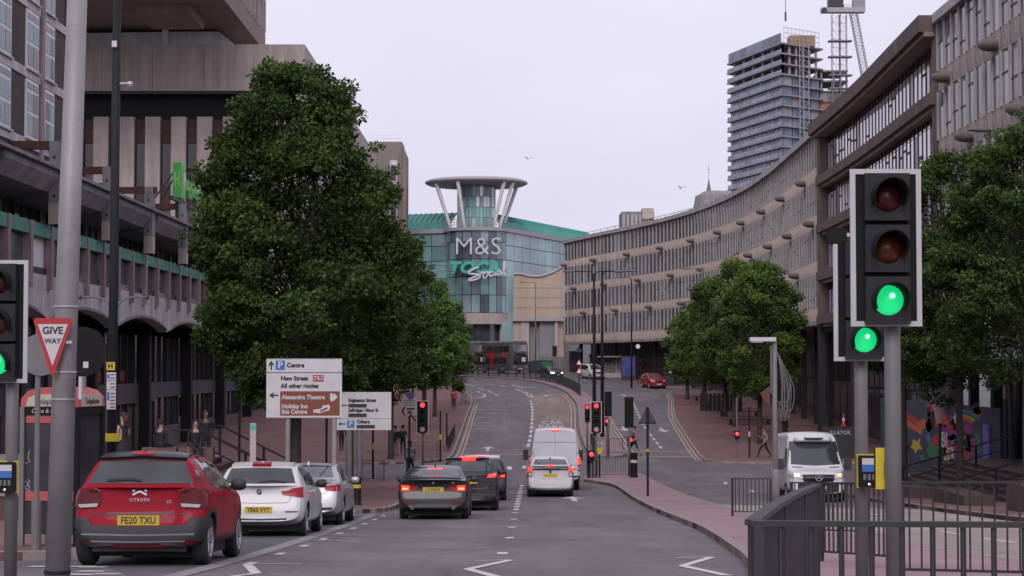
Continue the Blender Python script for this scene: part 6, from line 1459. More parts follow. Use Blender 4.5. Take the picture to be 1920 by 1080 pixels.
# telephone kiosk
Yk = 28.4; T = empty('telephone_kiosk', (px(120, Yk), Yk, G(Yk)+.1), R(-12), 'red domed telephone kiosk with glass sides covered in scribbles', 'phone box'); kh = 2.42; kw = .44
m_kred = M('kiosk_red', (.42, .085, .085), .5, var=.15); m_kgl = M('kiosk_glass', (.045, .045, .05), .15, var=.4, scale=2); m_scrib = M('scribble', (.4, .4, .42), .6)
dome = [(-kw-.03, 2.12), (-kw-.02, 2.25), (-kw*.8, 2.36), (-kw*.4, 2.41), (kw*.4, 2.41), (kw*.8, 2.36), (kw+.02, 2.25), (kw+.03, 2.12)]
MB().prism(dome, -kw-.02, kw+.02).build('roof', m_kred, T)
for (rz, nm) in ((0, 'Telephone'), (R(90), 'Telephone')):
    pn = MB().prism([(-kw*.86, 2.13), (kw*.86, 2.13), (kw*.8, 2.25), (kw*.5, 2.31), (-kw*.5, 2.31), (-kw*.8, 2.25)], -kw-.03, -kw-.021).build('sign_panel', M('kiosk_cream', (.45, .42, .33), .5), T, rot=(0, 0, rz)); text(nm, .13, m_ink, pn, (0, -kw-.032, 2.2), shear=.2, sx=.9)
    MB().box(-kw, kw, -kw-.015, -kw, 2.0, 2.12).build('black_band', m_blkbox, T, rot=(0, 0, rz))
text('Coins & cards', .09, m_sgn, T, (-.05, -kw-.018, 2.06), shear=.2, sx=.95); MB().box(-kw+.05, kw-.05, -kw+.002, -kw+.02, 1.88, 1.99).build('red_band', m_kred, T); MB().box(-kw+.05, kw-.05, -kw+.002, -kw+.03, .72, .86).build('red_band', m_kred, T)
for sx in (-1, 1):
    for sy in (-1, 1): MB().box(sx*kw-.035, sx*kw+.035, sy*kw-.035, sy*kw+.035, -.1, 2.12).build('corner_post', m_blkbox if sx > 0 else m_pole, T)
for rz in (0, 90, 180, 270): MB().box(-kw+.04, kw-.04, -kw+.02, -kw+.028, .22, 2.0).build('glass_panel', m_kgl, T, rot=(0, 0, R(rz)))
q = random.Random(3)
for k in range(9):
    x, z = q.choice([-.36, .33, .40]), q.uniform(.5, 1.8); pts = [(x+q.uniform(-.05, .05), -kw-.001+.018, z+i*.04) for i in range(6)]; MB().tube(pts, .006, 5).build('scribble', m_scrib, T)
MB().box(-.2, .2, .1, .3, .9, 1.7).build('telephone', m_blkbox, T)
# direction signs under the big tree
Ys = 55.5; S = empty('direction_sign', (px(570.5, Ys), Ys, G(Ys)+.1), 0, 'large white direction sign with a brown panel under the tall dark tree', 'road sign'); gz = S.location.z; k_ = Ys/3500
sx_ = lambda x: (x-570.5)*k_
sz_ = lambda y: EYE+(685-y)*k_-gz
b = MB().box(sx_(500), sx_(641.5), 0, .03, sz_(783.5), sz_(672)).build('sign_board', m_sgn, S)
MB().box(sx_(500), sx_(641.5), -.006, -.001, sz_(699.2), sz_(698)).build('rule', m_ink, b); MB().box(sx_(526), sx_(637.5), -.006, -.001, sz_(779), sz_(733.5)).build('brown_panel', m_sbrown, b)
for (y0, y1, x0, x1) in ((672, 673.2, 500, 641.5), (782.5, 783.5, 500, 641.5)): MB().box(sx_(x0), sx_(x1), -.004, -.001, sz_(y1), sz_(y0)).build('edge', m_concd, b)
P_ = MB().box(sx_(517), sx_(534.5), -.007, -.001, sz_(693.5), sz_(676)).build('parking_symbol', m_blu, b); text('P', 17*k_, m_sgn, P_, (sx_(525.8), -.01, sz_(684.8)), bold=.008)
def stext(s, x, y, h, mat, par, sxx=.92): return text(s, h*k_*1.32, mat, par, (sx_(x), -.012, sz_(y)), align='LEFT', bold=.006, sx=sxx)
stext('Centre', 538, 685, 8.6, m_ink, b, 1.0); stext('New Street', 527, 709.5, 8.6, m_ink, b, .95); stext('All other routes', 527, 723.5, 8.6, m_ink, b, .95)
stext('Alexandra Theatre', 529, 744.8, 8.6, m_sgn, b, .93); stext('Holiday Inn', 529, 761.8, 8.6, m_sgn, b, .93); stext('Ibis Centre', 529, 772, 8.6, m_sgn, b, .93)
P_ = MB().box(sx_(587), sx_(607), -.007, -.001, sz_(715.5), sz_(703)).build('rail_symbol', m_sred, b)
for (y0) in (706.6, 711.2): MB().box(sx_(588.5), sx_(605.5), -.011, -.0075, sz_(y0+.9), sz_(y0-.9)).build('rail_bar', m_sgn, P_)
MB().bar((sx_(590), -.009, sz_(713.5)), (sx_(604), -.009, sz_(704.5)), .004, .03).build('rail_bar', m_sgn, P_)
for (xx, yy, up) in ((509, 685, True), (514, 741, False)):
    pts = [(-1.3, -8.5), (1.3, -8.5), (1.3, 2), (4.6, -2), (4.6, 2.5), (0, 8.5), (-4.6, 2.5), (-4.6, -2), (-1.3, 2)]
    if not up: pts = [(-b_, a_) for a_, b_ in pts]
    MB().prism([((xx-570.5+a_)*k_, sz_(yy)+b_*k_) for a_, b_ in pts], -.007, -.001).build('arrow', m_ink, b)
MB().prism([(sx_(x), sz_(y)) for x, y in ((588, 768), (603, 766), (606, 760), (617, 758.5), (620, 762), (618, 769), (600, 774.5), (588, 773))], -.012, -.0065).build('bed_symbol', m_sgn, b); MB().prism([(sx_(x), sz_(y)) for x, y in ((601, 769.5), (614, 763), (615, 767), (601, 772.5))], -.016, -.0125).build('bed_symbol', m_sbrown, b)
MB().prism([(sx_(x), sz_(y)) for x, y in ((620, 737), (629, 739), (634, 744), (627, 751), (621, 753), (619, 746))], -.012, -.0065).build('mask_symbol', m_sgn, b)
for x in (540, 627): MB().tube([(sx_(x), .09, -.1), (sx_(x), .09, sz_(674))], .075, 12).build('post', m_polel, S)
Ys = 60.5; k_ = Ys/3500; S = empty('parking_guide_sign', (px(686, Ys), Ys, G(Ys)+.1), 0, 'white car park guidance sign with dark number panels beside the direction sign', 'road sign'); gz = S.location.z
sx_ = lambda x: (x-686)*k_
b = MB().box(sx_(641), sx_(734), 0, .03, sz_(784.5), sz_(735)).build('sign_board', m_sgn, S); b2 = MB().box(sx_(631), sx_(734), 0, .03, sz_(806), sz_(785.2)).build('sign_board', m_sgn, S)
stext('Edgbaston Street', 654, 750.5, 6.6, m_ink, b, .86); stext('Selfridges / Moor St', 654, 769, 6.6, m_ink, b, .80); stext('Others', 669.5, 790.5, 6.6, m_ink, b2, .95)
for (x0, x1, y0, y1, par) in ((654, 688, 763.5, 757, b), (654, 688, 781.5, 775, b), (669.5, 703.5, 802.5, 796.5, b2)): MB().box(sx_(x0), sx_(x1), -.02, -.001, sz_(y0), sz_(y1)).build('number_panel', m_mull, par)
P_ = MB().box(sx_(651.5), sx_(665), -.007, -.001, sz_(801.5), sz_(788)).build('parking_symbol', m_blu, b2); text('P', 13*k_, m_sgn, P_, (sx_(658.3), -.01, sz_(794.7)), bold=.006)
for (xx, yy, par) in ((642, 794.5, b2), (645, 760, b)): MB().prism([((xx-686+a_)*k_, sz_(yy)+b_*k_) for a_, b_ in ((-7, 0), (-2, 3.4), (-2, 1), (7, 1), (7, -1), (-2, -1), (-2, -3.4))], -.007, -.001).build('arrow', m_ink, par)
for x in (655, 674): MB().tube([(sx_(x), .11, -.1), (sx_(x), .11, sz_(740))], .10, 12).build('post', m_pole, S)
# small flag sign by the left signal
Ys = 84.5; k_ = Ys/3500; S = empty('flag_sign', (px(769, Ys), Ys, G(Ys)+.1), 0, 'small white left-pointing station sign with a chevron beside the left corner signal', 'road sign'); gz = S.location.z
sx_ = lambda x: (x-769)*k_
b = MB().prism([(sx_(752), sz_(771)), (sx_(756), sz_(779)), (sx_(781), sz_(779)), (sx_(781), sz_(762)), (sx_(756), sz_(762))], 0, .03).build('sign_board', m_sgn, S)
MB().prism([(sx_(753), sz_(770.5)), (sx_(757.5), sz_(762.5)), (sx_(761), sz_(762.5)), (sx_(756.5), sz_(770.5)), (sx_(761), sz_(778.5)), (sx_(757.5), sz_(778.5))], -.006, -.001).build('chevron', m_ink, b)
MB().box(sx_(764), sx_(773), -.006, -.001, sz_(776), sz_(770)).build('rail_symbol', m_sred, b); MB().box(sx_(763), sx_(778), -.006, -.001, sz_(768), sz_(765)).build('text_line', m_ink, b)
b = MB().box(sx_(754), sx_(782), 0, .03, sz_(761.5), sz_(747)).build('sign_board', m_sgn, S)
for y in (751, 755, 759): MB().box(sx_(757), sx_(778), -.006, -.001, sz_(y+.8), sz_(y-.8)).build('text_line', m_concd, b)
MB().lathe([(0, 0), (.17, 0), (.17, .02)], 20, c=(sx_(770), -.02, sz_(742)), axis='Y').build('round_sign', m_blu, S); MB().lathe([(.13, -.005), (.17, -.005), (.17, 0), (.13, 0)], 20, c=(sx_(770), -.025, sz_(742)), axis='Y').build('red_ring', m_sred, S)
MB().tube([(sx_(768), .08, -.1), (sx_(768), .08, sz_(738))], .045, 10).build('post', m_blk, S); MB().bar((sx_(770), -.05, sz_(777)), (sx_(797), -.05, sz_(808)), .06, .06).build('stay', m_blk, S)
# triangle sign back on the island, bollard, keep-left
Ys = 66.5; S = empty('warning_sign', (px(1213.5, Ys), Ys, G(Ys)+.1), 0, 'grey back of a triangular warning sign on a thin black post on the island', 'road sign'); gz = S.location.z; k_ = Ys/3500
MB().tube([(0, -.05, -.1), (0, -.05, sz_(763))], .045, 10).build('post', m_blk, S); t3 = MB().prism([((x-1213.5)*k_, sz_(y)) for x, y in ((1196, 794), (1231, 794), (1229, 790), (1214.5, 762), (1212.5, 762), (1198, 790))], 0, .012).build('sign_plate', M('sign_back', (.075, .075, .08), .7, ior=1.25), S)
MB().bar((-.3, -.02, sz_(793)), (.3, -.02, sz_(793)), .04, .05).build('stiffener', m_blk, t3); MB().tube([(0, -.05, sz_(846)), (0, -.05, sz_(841))], .055, 10).build('yellow_band', m_ylw, S)
S = empty('keep_left_sign', (px(1123.5, 86.2), 86.2, G(86)+.1), 0, 'yellow plate with a round blue keep-left sign on the island signal', 'road sign'); gz = S.location.z; k_ = 86.2/3500
MB().prism([((x-1123.5)*k_, sz_(y)) for x, y in ((1118, 828.5), (1129, 828.5), (1129, 846), (1123.5, 852), (1118, 846))], -.1, -.06).build('yellow_plate', m_ylw, S); dd = MB().lathe([(0, 0), (.10, 0), (.10, .02)], 20, c=(0, -.125, sz_(834)), axis='Y').build('blue_disc', m_blu, S)
MB().bar((.04, -.13, sz_(832)), (-.05, -.13, sz_(836)), .02, .03).build('arrow', m_sgn, dd); MB().tube([(0, -.03, -.1), (0, -.03, sz_(830))], .04, 8).build('post', m_blk, S)
def bollard(label, X, Y, r=.13, h=1.0, mat=m_blk, band=None, group='bollards at the kerbs'):
    T = empty('bollard', (X, Y, G(Y)+.1), 0, label, 'bollard', group)
    MB().lathe([(r*1.15, -.1), (r*1.15, .06), (r, .1), (r, h-.12), (r*1.12, h-.1), (r*1.12, h-.05), (r*.7, h), (0, h+.02)], 16).build('shaft', mat, T, smooth=True)
    if band: MB().lathe([(r+.006, h*.6), (r+.006, h*.72)], 16).build('band', band, T)
bollard('black bollard with a pale cap at the island crossing', px(1188, 86), 86, .16, 1.15, m_blkbox, m_sgn); bollard('black bollard by the four-lamp signal', px(1106, 85.6), 85.6, .13, 1.1)
bollard('short black bollard on the built-out pavement by the silver saloon', px(670, 56.5), 56.5, .13, .9, m_blk, m_ylw)
# ---------------------------------------------------------------- guard railings
m_rail = M('railing_grey', (.024, .023, .027), .6, var=.25, scale=5); m_raild = M('railing_dark', (.03, .03, .036), .5, var=.2)
barm = {}
def railing(label, p0, p1, mat=m_rail, h=.95, sp=.11, br=.009, posts=2.0, group='guard railings', flat=False, joined=False, cat='railing', base=.1):
    a, b = Vector(p0), Vector(p1); d = b-a; L = d.length; d.normalize(); gz = G(a.y)+base
    T = empty('guard_railing', (a.x, a.y, gz), math.atan2(d.y, d.x), label, cat, group)
    zf = lambda s: G(a.y+d.y*s)+base-gz
    n = max(2, int(L/1.0)); ss = [L*i/n for i in range(n+1)]
    for (zz_, nm) in ((h, 'top_rail'), (.14, 'bottom_rail')):
        mb = MB()
        for s0, s1 in zip(ss, ss[1:]):
            mb.bar((s0, 0, zf(s0)+zz_), (s1, 0, zf(s1)+zz_), .062 if (flat and zz_ == h) else .036, .022 if zz_ == h else .024)
        mb.build(nm, mat, T)
    k = max(1, round(L/posts)); pm_ = MB().box(-.02, .02, -.02, .02, -.12, h+.0).mesh('post'); pm_.materials.append(mat)
    for i in range(k+1): s0 = min(max(L*i/k, .03), L-.03); obj('post', pm_, None, T, (s0, 0, zf(s0)))
    key = (mat.name, br, h)
    if key not in barm: barm[key] = MB().tube([(0, 0, .15), (0, 0, h-.006)], br, 6, caps=False).mesh('bar'); barm[key].materials.append(mat)
    m = int(L/sp)
    if joined:
        mb = MB()
        for i in range(1, m): s0 = L*i/m; mb.box(s0-br, s0+br, -br, br, zf(s0)+.15, zf(s0)+h-.006)
        tag(mb.build('bars', mat, T), kind='stuff')
    else:
        for i in range(1, m): s0 = L*i/m; obj('bar', barm[key], None, T, (s0, 0, zf(s0)))
    return T
railing('near guard railing across the foreground in front of the signal poles', (px(1406, 7.3), 7.3), (2.9, 7.15), br=.011, flat=False)
railing('foreground guard railing with a broad flat handrail running back from the corner', (px(1409, 7.36), 7.36), (2.1, 12.9), br=.011, flat=True)
railing('guard railing along the island edge in front of the refrigerated van', (5.42, 46.3), (6.3, 45.5), br=.012)
railing('short guard railing across the island in front of the grey camera post', (4.9, 33.0), (5.9, 31.6), br=.012)
railing('guard railing slanting across the island behind the flat handrail', (3.72, 22.6), (4.3, 20.6), br=.012)
railing('thin guard railing behind the front signal pole along the pale lane', (3.62, 17.6), (5.3, 16.6), br=.010)
GP = 'guard railings round the island crossing'
railing('guard railing panel facing the traffic at the nose of the island', (3.72, 86.3), (5.7, 86.3), m_raild, group=GP)
railing('guard railing panel along the near edge of the island nose', (3.62, 86.5), (3.62, 90.3), m_raild, group=GP)
railing('guard railing on the median tip behind the panel van', (4.85, 109.5), (4.95, 118), m_raild, group=GP, joined=True)
railing('guard railing across the median tip beyond the crossing', (4.9, 109.4), (6.5, 109.4), m_raild, group=GP)
railing('guard railing panel on the left pavement beside the parking guide sign', (px(679, 82), 82), (px(722, 82), 82), m_raild, group='guard railings on the left corners')
railing('guard railing on the far left corner behind the man in blue', (px(765, 105), 105), (px(822, 105), 105), m_raild, group='guard railings on the left corners')
railing('guard railing along the kerb beside the double yellow lines', (-3.85, 112), (-3.85, 126), m_raild, group='guard railings on the left corners', joined=True)
railing('short railing at the bend under the far light green tree', (px(866, 172), 172), (px(874, 170), 170), m_raild, sp=.4, group='guard railings on the left corners')
# long railing round the bend on the median: one curved thing
ml = smooth_line([(-24, 248.2), (-14, 243.2), (-7, 238.4), (-2, 233), (2.0, 226), (4.9, 215), (6.3, 200), (6.75, 184)], 7)
T = empty('median_railing', (0, 0, 0), 0, 'long dark railing curving round the bend on the median', 'railing')
for z_, nm in ((1.1, 'top_rail'), (.2, 'bottom_rail')):
    mb = MB()
    for a, b in zip(ml, ml[1:]): mb.bar((a[0], a[1], G(a[1])+z_), (b[0], b[1], G(b[1])+z_), .05, .05)
    mb.build(nm, m_raild, T)
mb = MB()
for (p, a) in walk(ml, .16): mb.box(p.x-.012, p.x+.012, p.y-.012, p.y+.012, G(p.y)+.2, G(p.y)+1.1)
tag(mb.build('bars', m_raild, T), kind='stuff')
pm_ = MB().box(-.05, .05, -.05, .05, 0, 1.15).mesh('post'); pm_.materials.append(m_raild)
for (p, a) in walk(ml, 2.0): obj('post', pm_, None, T, (p.x, p.y, G(p.y)+.08), (0, 0, a))

# ---------------------------------------------------------------- street lamps further off
def twin(label, X, Y, htop, arm, mat=m_blk, heads=(-1, 1), group='street lamps up the street', r=.11):
    return lamp_column('street_lamp', label, X, Y, htop, r, .07, mat, [(arm*s, 0, .15, .8) for s in heads], group)
twin('tall dark twin-arm lamp standing on the median in front of the curved office', px(1114, 125), 125, (685-513)/28., 1.3, r=.14)
twin('second tall dark twin-arm lamp on the median just right of the first', px(1129, 127), 127, (685-512)/27.56, 1.5, heads=(1,), r=.14)
twin('slim dark single-arm lamp before the painted shop fronts', px(1184, 205), 205, (685-523)/17.07, 1.1, heads=(-1,))
twin('single-arm lamp rising behind the round right-hand trees', px(1317, 172), 172, (685-507)/20.3, 1.2, heads=(-1,), mat=m_pole)
twin('single-arm lamp in front of the tan stone store front', px(1004, 258), 258, (685-531)/13.57, 1.4, heads=(-1,), mat=m_pole)
twin('twin-arm lamp rising behind the light green trees on the left', px(803, 215), 215, (685-500)/16.3, 1.6, mat=m_pole, heads=(1,))
twin('second twin-arm lamp beyond the light green trees by the glass drum', px(818, 245), 245, (685-510)/14.3, 1.6, mat=m_pole, heads=(1,))
T = lamp_column('street_lamp', 'grey curved-arm lamp above the bushy trees under the office wing', px(1893, 74), 74, (685-262)/47.3, .09, .06, m_pole, [(-.75, -.3, .35, 1.1)])
T = lamp_column('camera_post', 'grey post with a flat pale lamp head and a bundle of loose cables', px(1452, 46.5), 46.5, (685-640)/75.3, .075, .06, m_pole, [], base_r=.11, base_h=1.1); T['category'] = 'post'
gz = T.location.z; z = EYE+(685-640)/75.3-gz
h_ = MB().box(-.62, .02, -.14, .14, z+.0, z+.10).build('flat_head', m_sgn, T); MB().box(-.6, -.3, -.12, .12, z-.03, z-.001).build('lamp_lens', m_clear, h_)
MB().tube([(-.09, 0, z-1.3), (-.09, 0, z-.1)], .02, 6).build('conduit', m_pole, T)
q = random.Random(9); mb = MB()
for k in range(16):
    x, y_ = q.uniform(.06, .4), q.uniform(-.12, .12); mb.tube(smooth_line3([(.06, 0, z-.25), (.1+x*.2, y_*.4, z-.5), (.1+x, y_, z-1.1+q.uniform(-.2, .2)), (.1+x*.8, y_, z-1.75+q.uniform(-.25, .3)), (.08+x*.3, y_*.5, z-1.5)]), .010, 5)
mb.build('cable_bundle', M('cable_grey', (.14, .13, .14), .6), T)
fl = MB().prism([(-.36, z-1.3), (-.12, z-1.1), (-.12, z-1.6), (-.26, z-1.5)], -.01, .01).build('small_flag', M('faded_red', (.10, .03, .035), .7), T)
# curved lamp arms over the left shops and far pale sign posts
for (x, y, ar) in ((196, 565, 1), (232, 565, -1)): pass
T = lamp_column('street_lamp', 'dark twin-arm lamp with curved arms before the arches', px(213, 62), 62, (685-600)/56.5, .05, .05, m_pole, [(-1.05, 0, .75, .1), (1.05, 0, .75, .1)], group=None)

# ---------------------------------------------------------------- terrace, steps and rails on the left
m_bw = brick_mat('terrace_brick', (.13, .065, .055), (.10, .05, .045), (.09, .07, .065), .23, .075, axes='XZY', var=.25)
gzt = EYE-3.0
T = empty('brick_terrace', (0, 0, 0), 0, 'raised red brick terrace in front of the arches with steps and handrails', 'terrace')
MB().box(-18.4, -9.6, 43, 62, gzt-2.2, gzt).build('terrace_block', m_bw, T); MB().box(-18.45, -9.5, 42.95, 62.05, gzt+.001, gzt+.06).build('coping', m_kerb, T)
for xs_ in (303, 368): MB().box(px(xs_, 57)-.55, px(xs_, 57)+.55, 56.85, 57.3, gzt+.061, gzt+.5).build('seat_block', m_bw, T)
for k in range(9): MB().box(-9.49+k*.32, -9.49+(k+1)*.32, 57.5, 62, gzt-2.2, gzt-.16*(k+1)).build('step', m_bw, T)
for yy in (57.6, 61.8):
    r_ = MB().tube([(-10.4, yy, gzt+1.0), (-9.6, yy, gzt+1.0), (-6.7, yy, gzt-.45)], .03, 8).tube([(-9.6, yy, gzt+.55), (-6.7, yy, gzt-.9)], .025, 8).build('handrail', m_blk, T)
    for (x, z0, z1) in ((-9.65, gzt, gzt+1.08), (-8.2, gzt-.7, gzt+.3), (-6.7, gzt-1.45, gzt-.4)): MB().tube([(x, yy, z0), (x, yy, z1)], .045, 8).build('rail_post', m_blk, T)
for (x, z, lb) in ((px(476, 57), -2.0, 'pale totem post with a green mark beside the terrace steps'),):
    S = empty('totem_post', (x, 57, G(57)+.1), 0, lb, 'post'); MB().box(-.09, .09, -.06, .06, -.1, 2.5).build('shaft', M('pale_totem', (.42, .36, .36), .6), S); MB().box(-.08, .08, -.064, -.0605, 2.3, 2.45).build('green_mark', m_toca, S)
# steps and handrails on the right
m_bw2 = brick_mat('step_brick', (.075, .042, .038), (.06, .035, .033), (.055, .045, .042), .23, .075, axes='YZX', var=.25)
T = empty('brick_steps', (0, 0, 0), 0, 'dark brick steps and planter walls with black handrails below the street art', 'steps')
for k in range(8):
    z = EYE-4.75+.14*k+.1; MB().box(14.6+.38*k, 19.9, 52, 74+.0, z-.9, z).build('step', m_bw2, T) if k == 0 else MB().box(14.6+.38*k, 19.9, 52+.01*k, 74-.01*k, z-.139, z).build('step', m_bw2, T)
for (y, x0, x1) in ((53, 14.5, 18.5), (61, 14.4, 18.5), (69, 14.4, 18.5)):
    MB().tube([(x0, y, EYE-3.75), (x1, y, EYE-2.55)], .03, 8).tube([(x0, y, EYE-4.2), (x1, y, EYE-3.0)], .022, 8).build('handrail', m_blk, T)
    for t in (0, .33, .66, 1): MB().tube([(x0+(x1-x0)*t, y, EYE-5+1.1*t), (x0+(x1-x0)*t, y, EYE-3.75+1.2*t)], .045, 8).build('rail_post', m_blk, T)
for (x0, x1, y0, y1, z) in ((13.6, 14.5, 47, 51.5, -3.2), (13.5, 14.4, 56, 60, -3.9), (13.6, 14.5, 64, 68, -4.2)): MB().box(x0, x1, y0, y1, EYE-6, EYE+z).build('planter_wall', m_bw2, T)
# street art hoarding
Tm = empty('street_art_wall', (19.3, 98, EYE), R(-90), 'colourful street art wall with rainbow, red stripes and yellow star', 'street art')
m_hb = M('art_blue_grey', (.05, .055, .085), .7, var=.25, scale=.8); A = {'r': M('art_red', (.42, .035, .03), .7), 'o': M('art_orange', (.50, .13, .04), .7), 'y': M('art_yellow', (.52, .40, .03), .7), 'g': M('art_green', (.02, .20, .06), .7), 'b': M('art_blue', (.05, .20, .45), .7), 'm': M('art_magenta', (.30, .03, .20), .7), 'k': M('art_black', (.015, .015, .02), .7), 'w': M('art_white', (.55, .55, .58), .7), 'v': M('art_violet', (.20, .14, .45), .7)}
for k in range(12): MB().box(k*2+.01, k*2+1.99, 0, .1, -5.2, -1.7).build('hoarding_panel', m_hb, Tm)
uu = lambda x: 98-19.3*3500/(x-960)     # along the wall from its pixel column
vv = lambda x, y: -(y-685)/3500*(98-uu(x))
def art(c, pts, lay=1): MB().prism([(uu(x), vv(x, y)) for x, y in pts], -.004*lay, -.004*lay+.003).build('art_shape', A[c], Tm)
art('r', [(1692, 768), (1726, 790), (1726, 802), (1692, 780)]); art('o', [(1692, 782), (1726, 804), (1728, 816), (1692, 794)]); art('r', [(1735, 757), (1756, 757), (1766, 800), (1748, 802)]); art('o', [(1757, 757), (1766, 757), (1777, 797), (1768, 801)])
art('y', [(1700, 838), (1709, 834), (1710, 822), (1717, 828), (1724, 820), (1722, 832), (1728, 842), (1719, 842), (1714, 850), (1711, 841)]); art('g', [(1738, 830), (1752, 826), (1762, 838), (1766, 858), (1744, 860), (1736, 846)]); art('k', [(1738, 775), (1750, 770), (1752, 800), (1744, 810), (1736, 800)], 2)
art('m', [(1760, 800), (1785, 790), (1800, 800), (1796, 830), (1802, 860), (1784, 866), (1770, 830)]); art('r', [(1758, 815), (1782, 817), (1781, 837), (1758, 836)], 2); art('w', [(1768, 840), (1785, 838), (1786, 862), (1768, 862)], 2); art('o', [(1771, 843), (1782, 842), (1782, 860), (1771, 860)], 3)
art('b', [(1782, 785), (1792, 768), (1798, 770), (1794, 796), (1786, 800)], 2); art('w', [(1786, 783), (1794, 769), (1797, 771), (1790, 795)], 3); art('b', [(1735, 790), (1742, 800), (1742, 830), (1736, 824)], 2); art('g', [(1800, 815), (1835, 812), (1838, 850), (1804, 852)], 1); art('m', [(1812, 820), (1826, 818), (1826, 846), (1812, 846)], 2)
q = random.Random(17)                       # further shards of colour over the panels
for k in range(26):
    x, y = q.uniform(1695, 1840), q.uniform(765, 862); c_ = q.choice('rrrookkkmgb'); w1, h1 = q.uniform(4, 12), q.uniform(5, 16)
    art(c_, [(x-w1, y-h1*.3), (x+w1*.3, y-h1), (x+w1, y+h1*.2), (x-w1*.2, y+h1)], 2)
for i, c_ in enumerate('bgyor'):
    r1, r0 = 48-i*6, 43-i*6; a_ = [R(100-t*8) for t in range(9)]
    art(c_, [(1800+r1*math.cos(t)*.95+0, 805-r1*math.sin(t)*.78) for t in a_]+[(1800+r0*math.cos(t)*.95, 805-r0*math.sin(t)*.78) for t in reversed(a_)], 3)
text('BI', .95, A['w'], Tm, ((uu(1769)+uu(1770))/2, -.02, vv(1770, 826)), ext=.004, bold=.02, sx=1.6); text('E', .7, A['w'], Tm, (uu(1777), -.02, vv(1777, 851)), ext=.004, bold=.02, sx=1.6)
MB().box(uu(1845), uu(1856), -.1, .1, -5.2, -2.4).build('violet_panel', A['v'], Tm)
T = empty('ribbed_column', (19.0, 84, EYE), 0, 'slanting ribbed pale column above the street art', 'column')
for k in range(5): MB().bar((-.4+k*.2, 0, -.1), (.15+k*.12, 0, -2.6), .12, .12).build('rib', m_conc, T)
MB().box(.2, .7, .1, .35, -5, -2.5).build('column_foot', m_mull, T)
# banner wall lettering by the side street
Yb = 105.5; T = empty('banner_wall', (px(1574, Yb), Yb, G(Yb)+.1), 0, 'dark banner wall with pale lettering behind the refrigerated van', 'banner'); k_ = Yb/3500; gz = T.location.z
MB().box((1540-1574)*k_, (1600-1574)*k_, 0, .1, -.1, EYE+(685-800)*k_-gz).build('banner', M('banner_black', (.03, .028, .03), .7), T); text('ILLATOR', 8.5*k_*1.2, m_sgn, T, ((1574)*k_-1574*k_, -.01, EYE+(685-811)*k_-gz), sx=.95)
def cone(X, Y, lb):
    T = empty('traffic_cone', (X, Y, EYE+(685-799)/3500*Y), 0, lb, 'cone'); MB().lathe([(.17, 0), (.17, .04), (.11, .05), (.03, .75), (0, .76)], 16).build('cone', A['r'], T); MB().lathe([(.087, .3), (.068, .47)], 16).build('band', m_sgn, T)
cone(px(1580, 105.6), 105.55, 'red and white traffic cone on top of the banner wall')
# benches round the right-hand trees
for (x, y, lb) in ((1322, 752, 'far dark bench under the last trees of the right row'), (1345, 766, 'dark bench under the fourth tree of the right row'), (1372, 781, 'dark bench under the third tree of the right row'), (1390, 797, 'dark bench under the large round tree of the right row')):
    X, Y = gp(x, y, .1); T = empty('bench', (X+.6, Y, G(Y)+.1), 0, lb, 'bench', 'benches under the right-hand trees')
    for k in range(3): MB().box(-1.7, 1.7, -.3+k*.21, -.12+k*.21, .40, .46).build('slat', m_rust, T)
    for xx in (-1.4, 1.4): MB().box(xx-.08, xx+.08, -.28, .28, -.1, .4).build('leg', m_blk, T)
T = empty('board_fence', (px(1352, 158), 158, G(158)+.1), 0, 'dark planter fence behind the benches on the right pavement', 'fence')
for k in range(10): MB().box(-1.8+k*.36, -1.5+k*.36, -.04, .04, -.1, 1.5).build('board', m_mull, T)
# phone kiosk, bus shelter, panels beyond
def panel(name, label, cat, X, Y, W_, H_, mats, yaw=0., dz=0.):
    T = empty(name, (X, Y, G(Y)+.1), yaw, label, cat); MB().box(-W_/2, W_/2, -.12, .12, -.1, H_).build('case', m_mull, T); MB().box(-W_/2+.12, W_/2-.12, -.135, -.121, .5, H_-.15).build('poster', mats, T); return T
panel('advert_panel', 'blue lit advertising panel by the painted shop fronts', 'advert', px(1178, 222), 222, 1.7, 2.9, M('advert_blue', (.05, .06, .25), .4, var=.6, scale=1.2)); panel('advert_panel', 'dark purple advertising panel beside the twin warning signs', 'advert', px(1077, 252), 252, 1.4, 2.9, M('advert_purple', (.06, .03, .08), .4, var=.5, scale=1.2))
T = empty('bus_shelter', (px(1152, 231), 231, G(231)+.1), R(-20), 'glass bus shelter with orange and green posters before the painted shops', 'bus shelter')
MB().box(-2.0, 2.0, -.7, .8, 2.5, 2.62).build('roof', m_metal, T)
for x in (-1.95, 0, 1.95): MB().box(x-.05, x+.05, .7, .8, -.1, 2.5).build('post', m_metal, T)
for x in (-1.9, .06): MB().box(x, x+1.85, .72, .75, .4, 2.3).build('glass_panel', gr[0] if x < 0 else M('shelter_glass', (.20, .20, .19), .2, var=.5, scale=1), T)
MB().box(-1.8, 1.8, .3, .6, .5, .56).build('bench', m_metal, T); MB().box(-1.9, 1.9, -.74, -.70, 0, .5).build('kick_panel', m_metal, T)
T = empty('telephone_kiosk', (px(1256, 208), 208.5, G(208)+.1), 0, 'dark telephone kiosk beside the red car', 'phone box')
MB().box(-.5, .5, -.4, .4, -.1, 2.4).build('case', m_mull, T); MB().prism([(-.52, 2.4), (.52, 2.4), (.4, 2.65), (-.4, 2.65)], -.42, .42).build('roof', m_blk, T); MB().box(-.2, .15, -.42, -.401, 1.4, 1.9).build('notice', m_sgn, T)
S = empty('round_sign', (px(1196, 214), 214, G(214)+.1), 0, 'round white sign on a thin post before the painted shop fronts', 'road sign'); zc = EYE+(685-649.5)/16.36-S.location.z
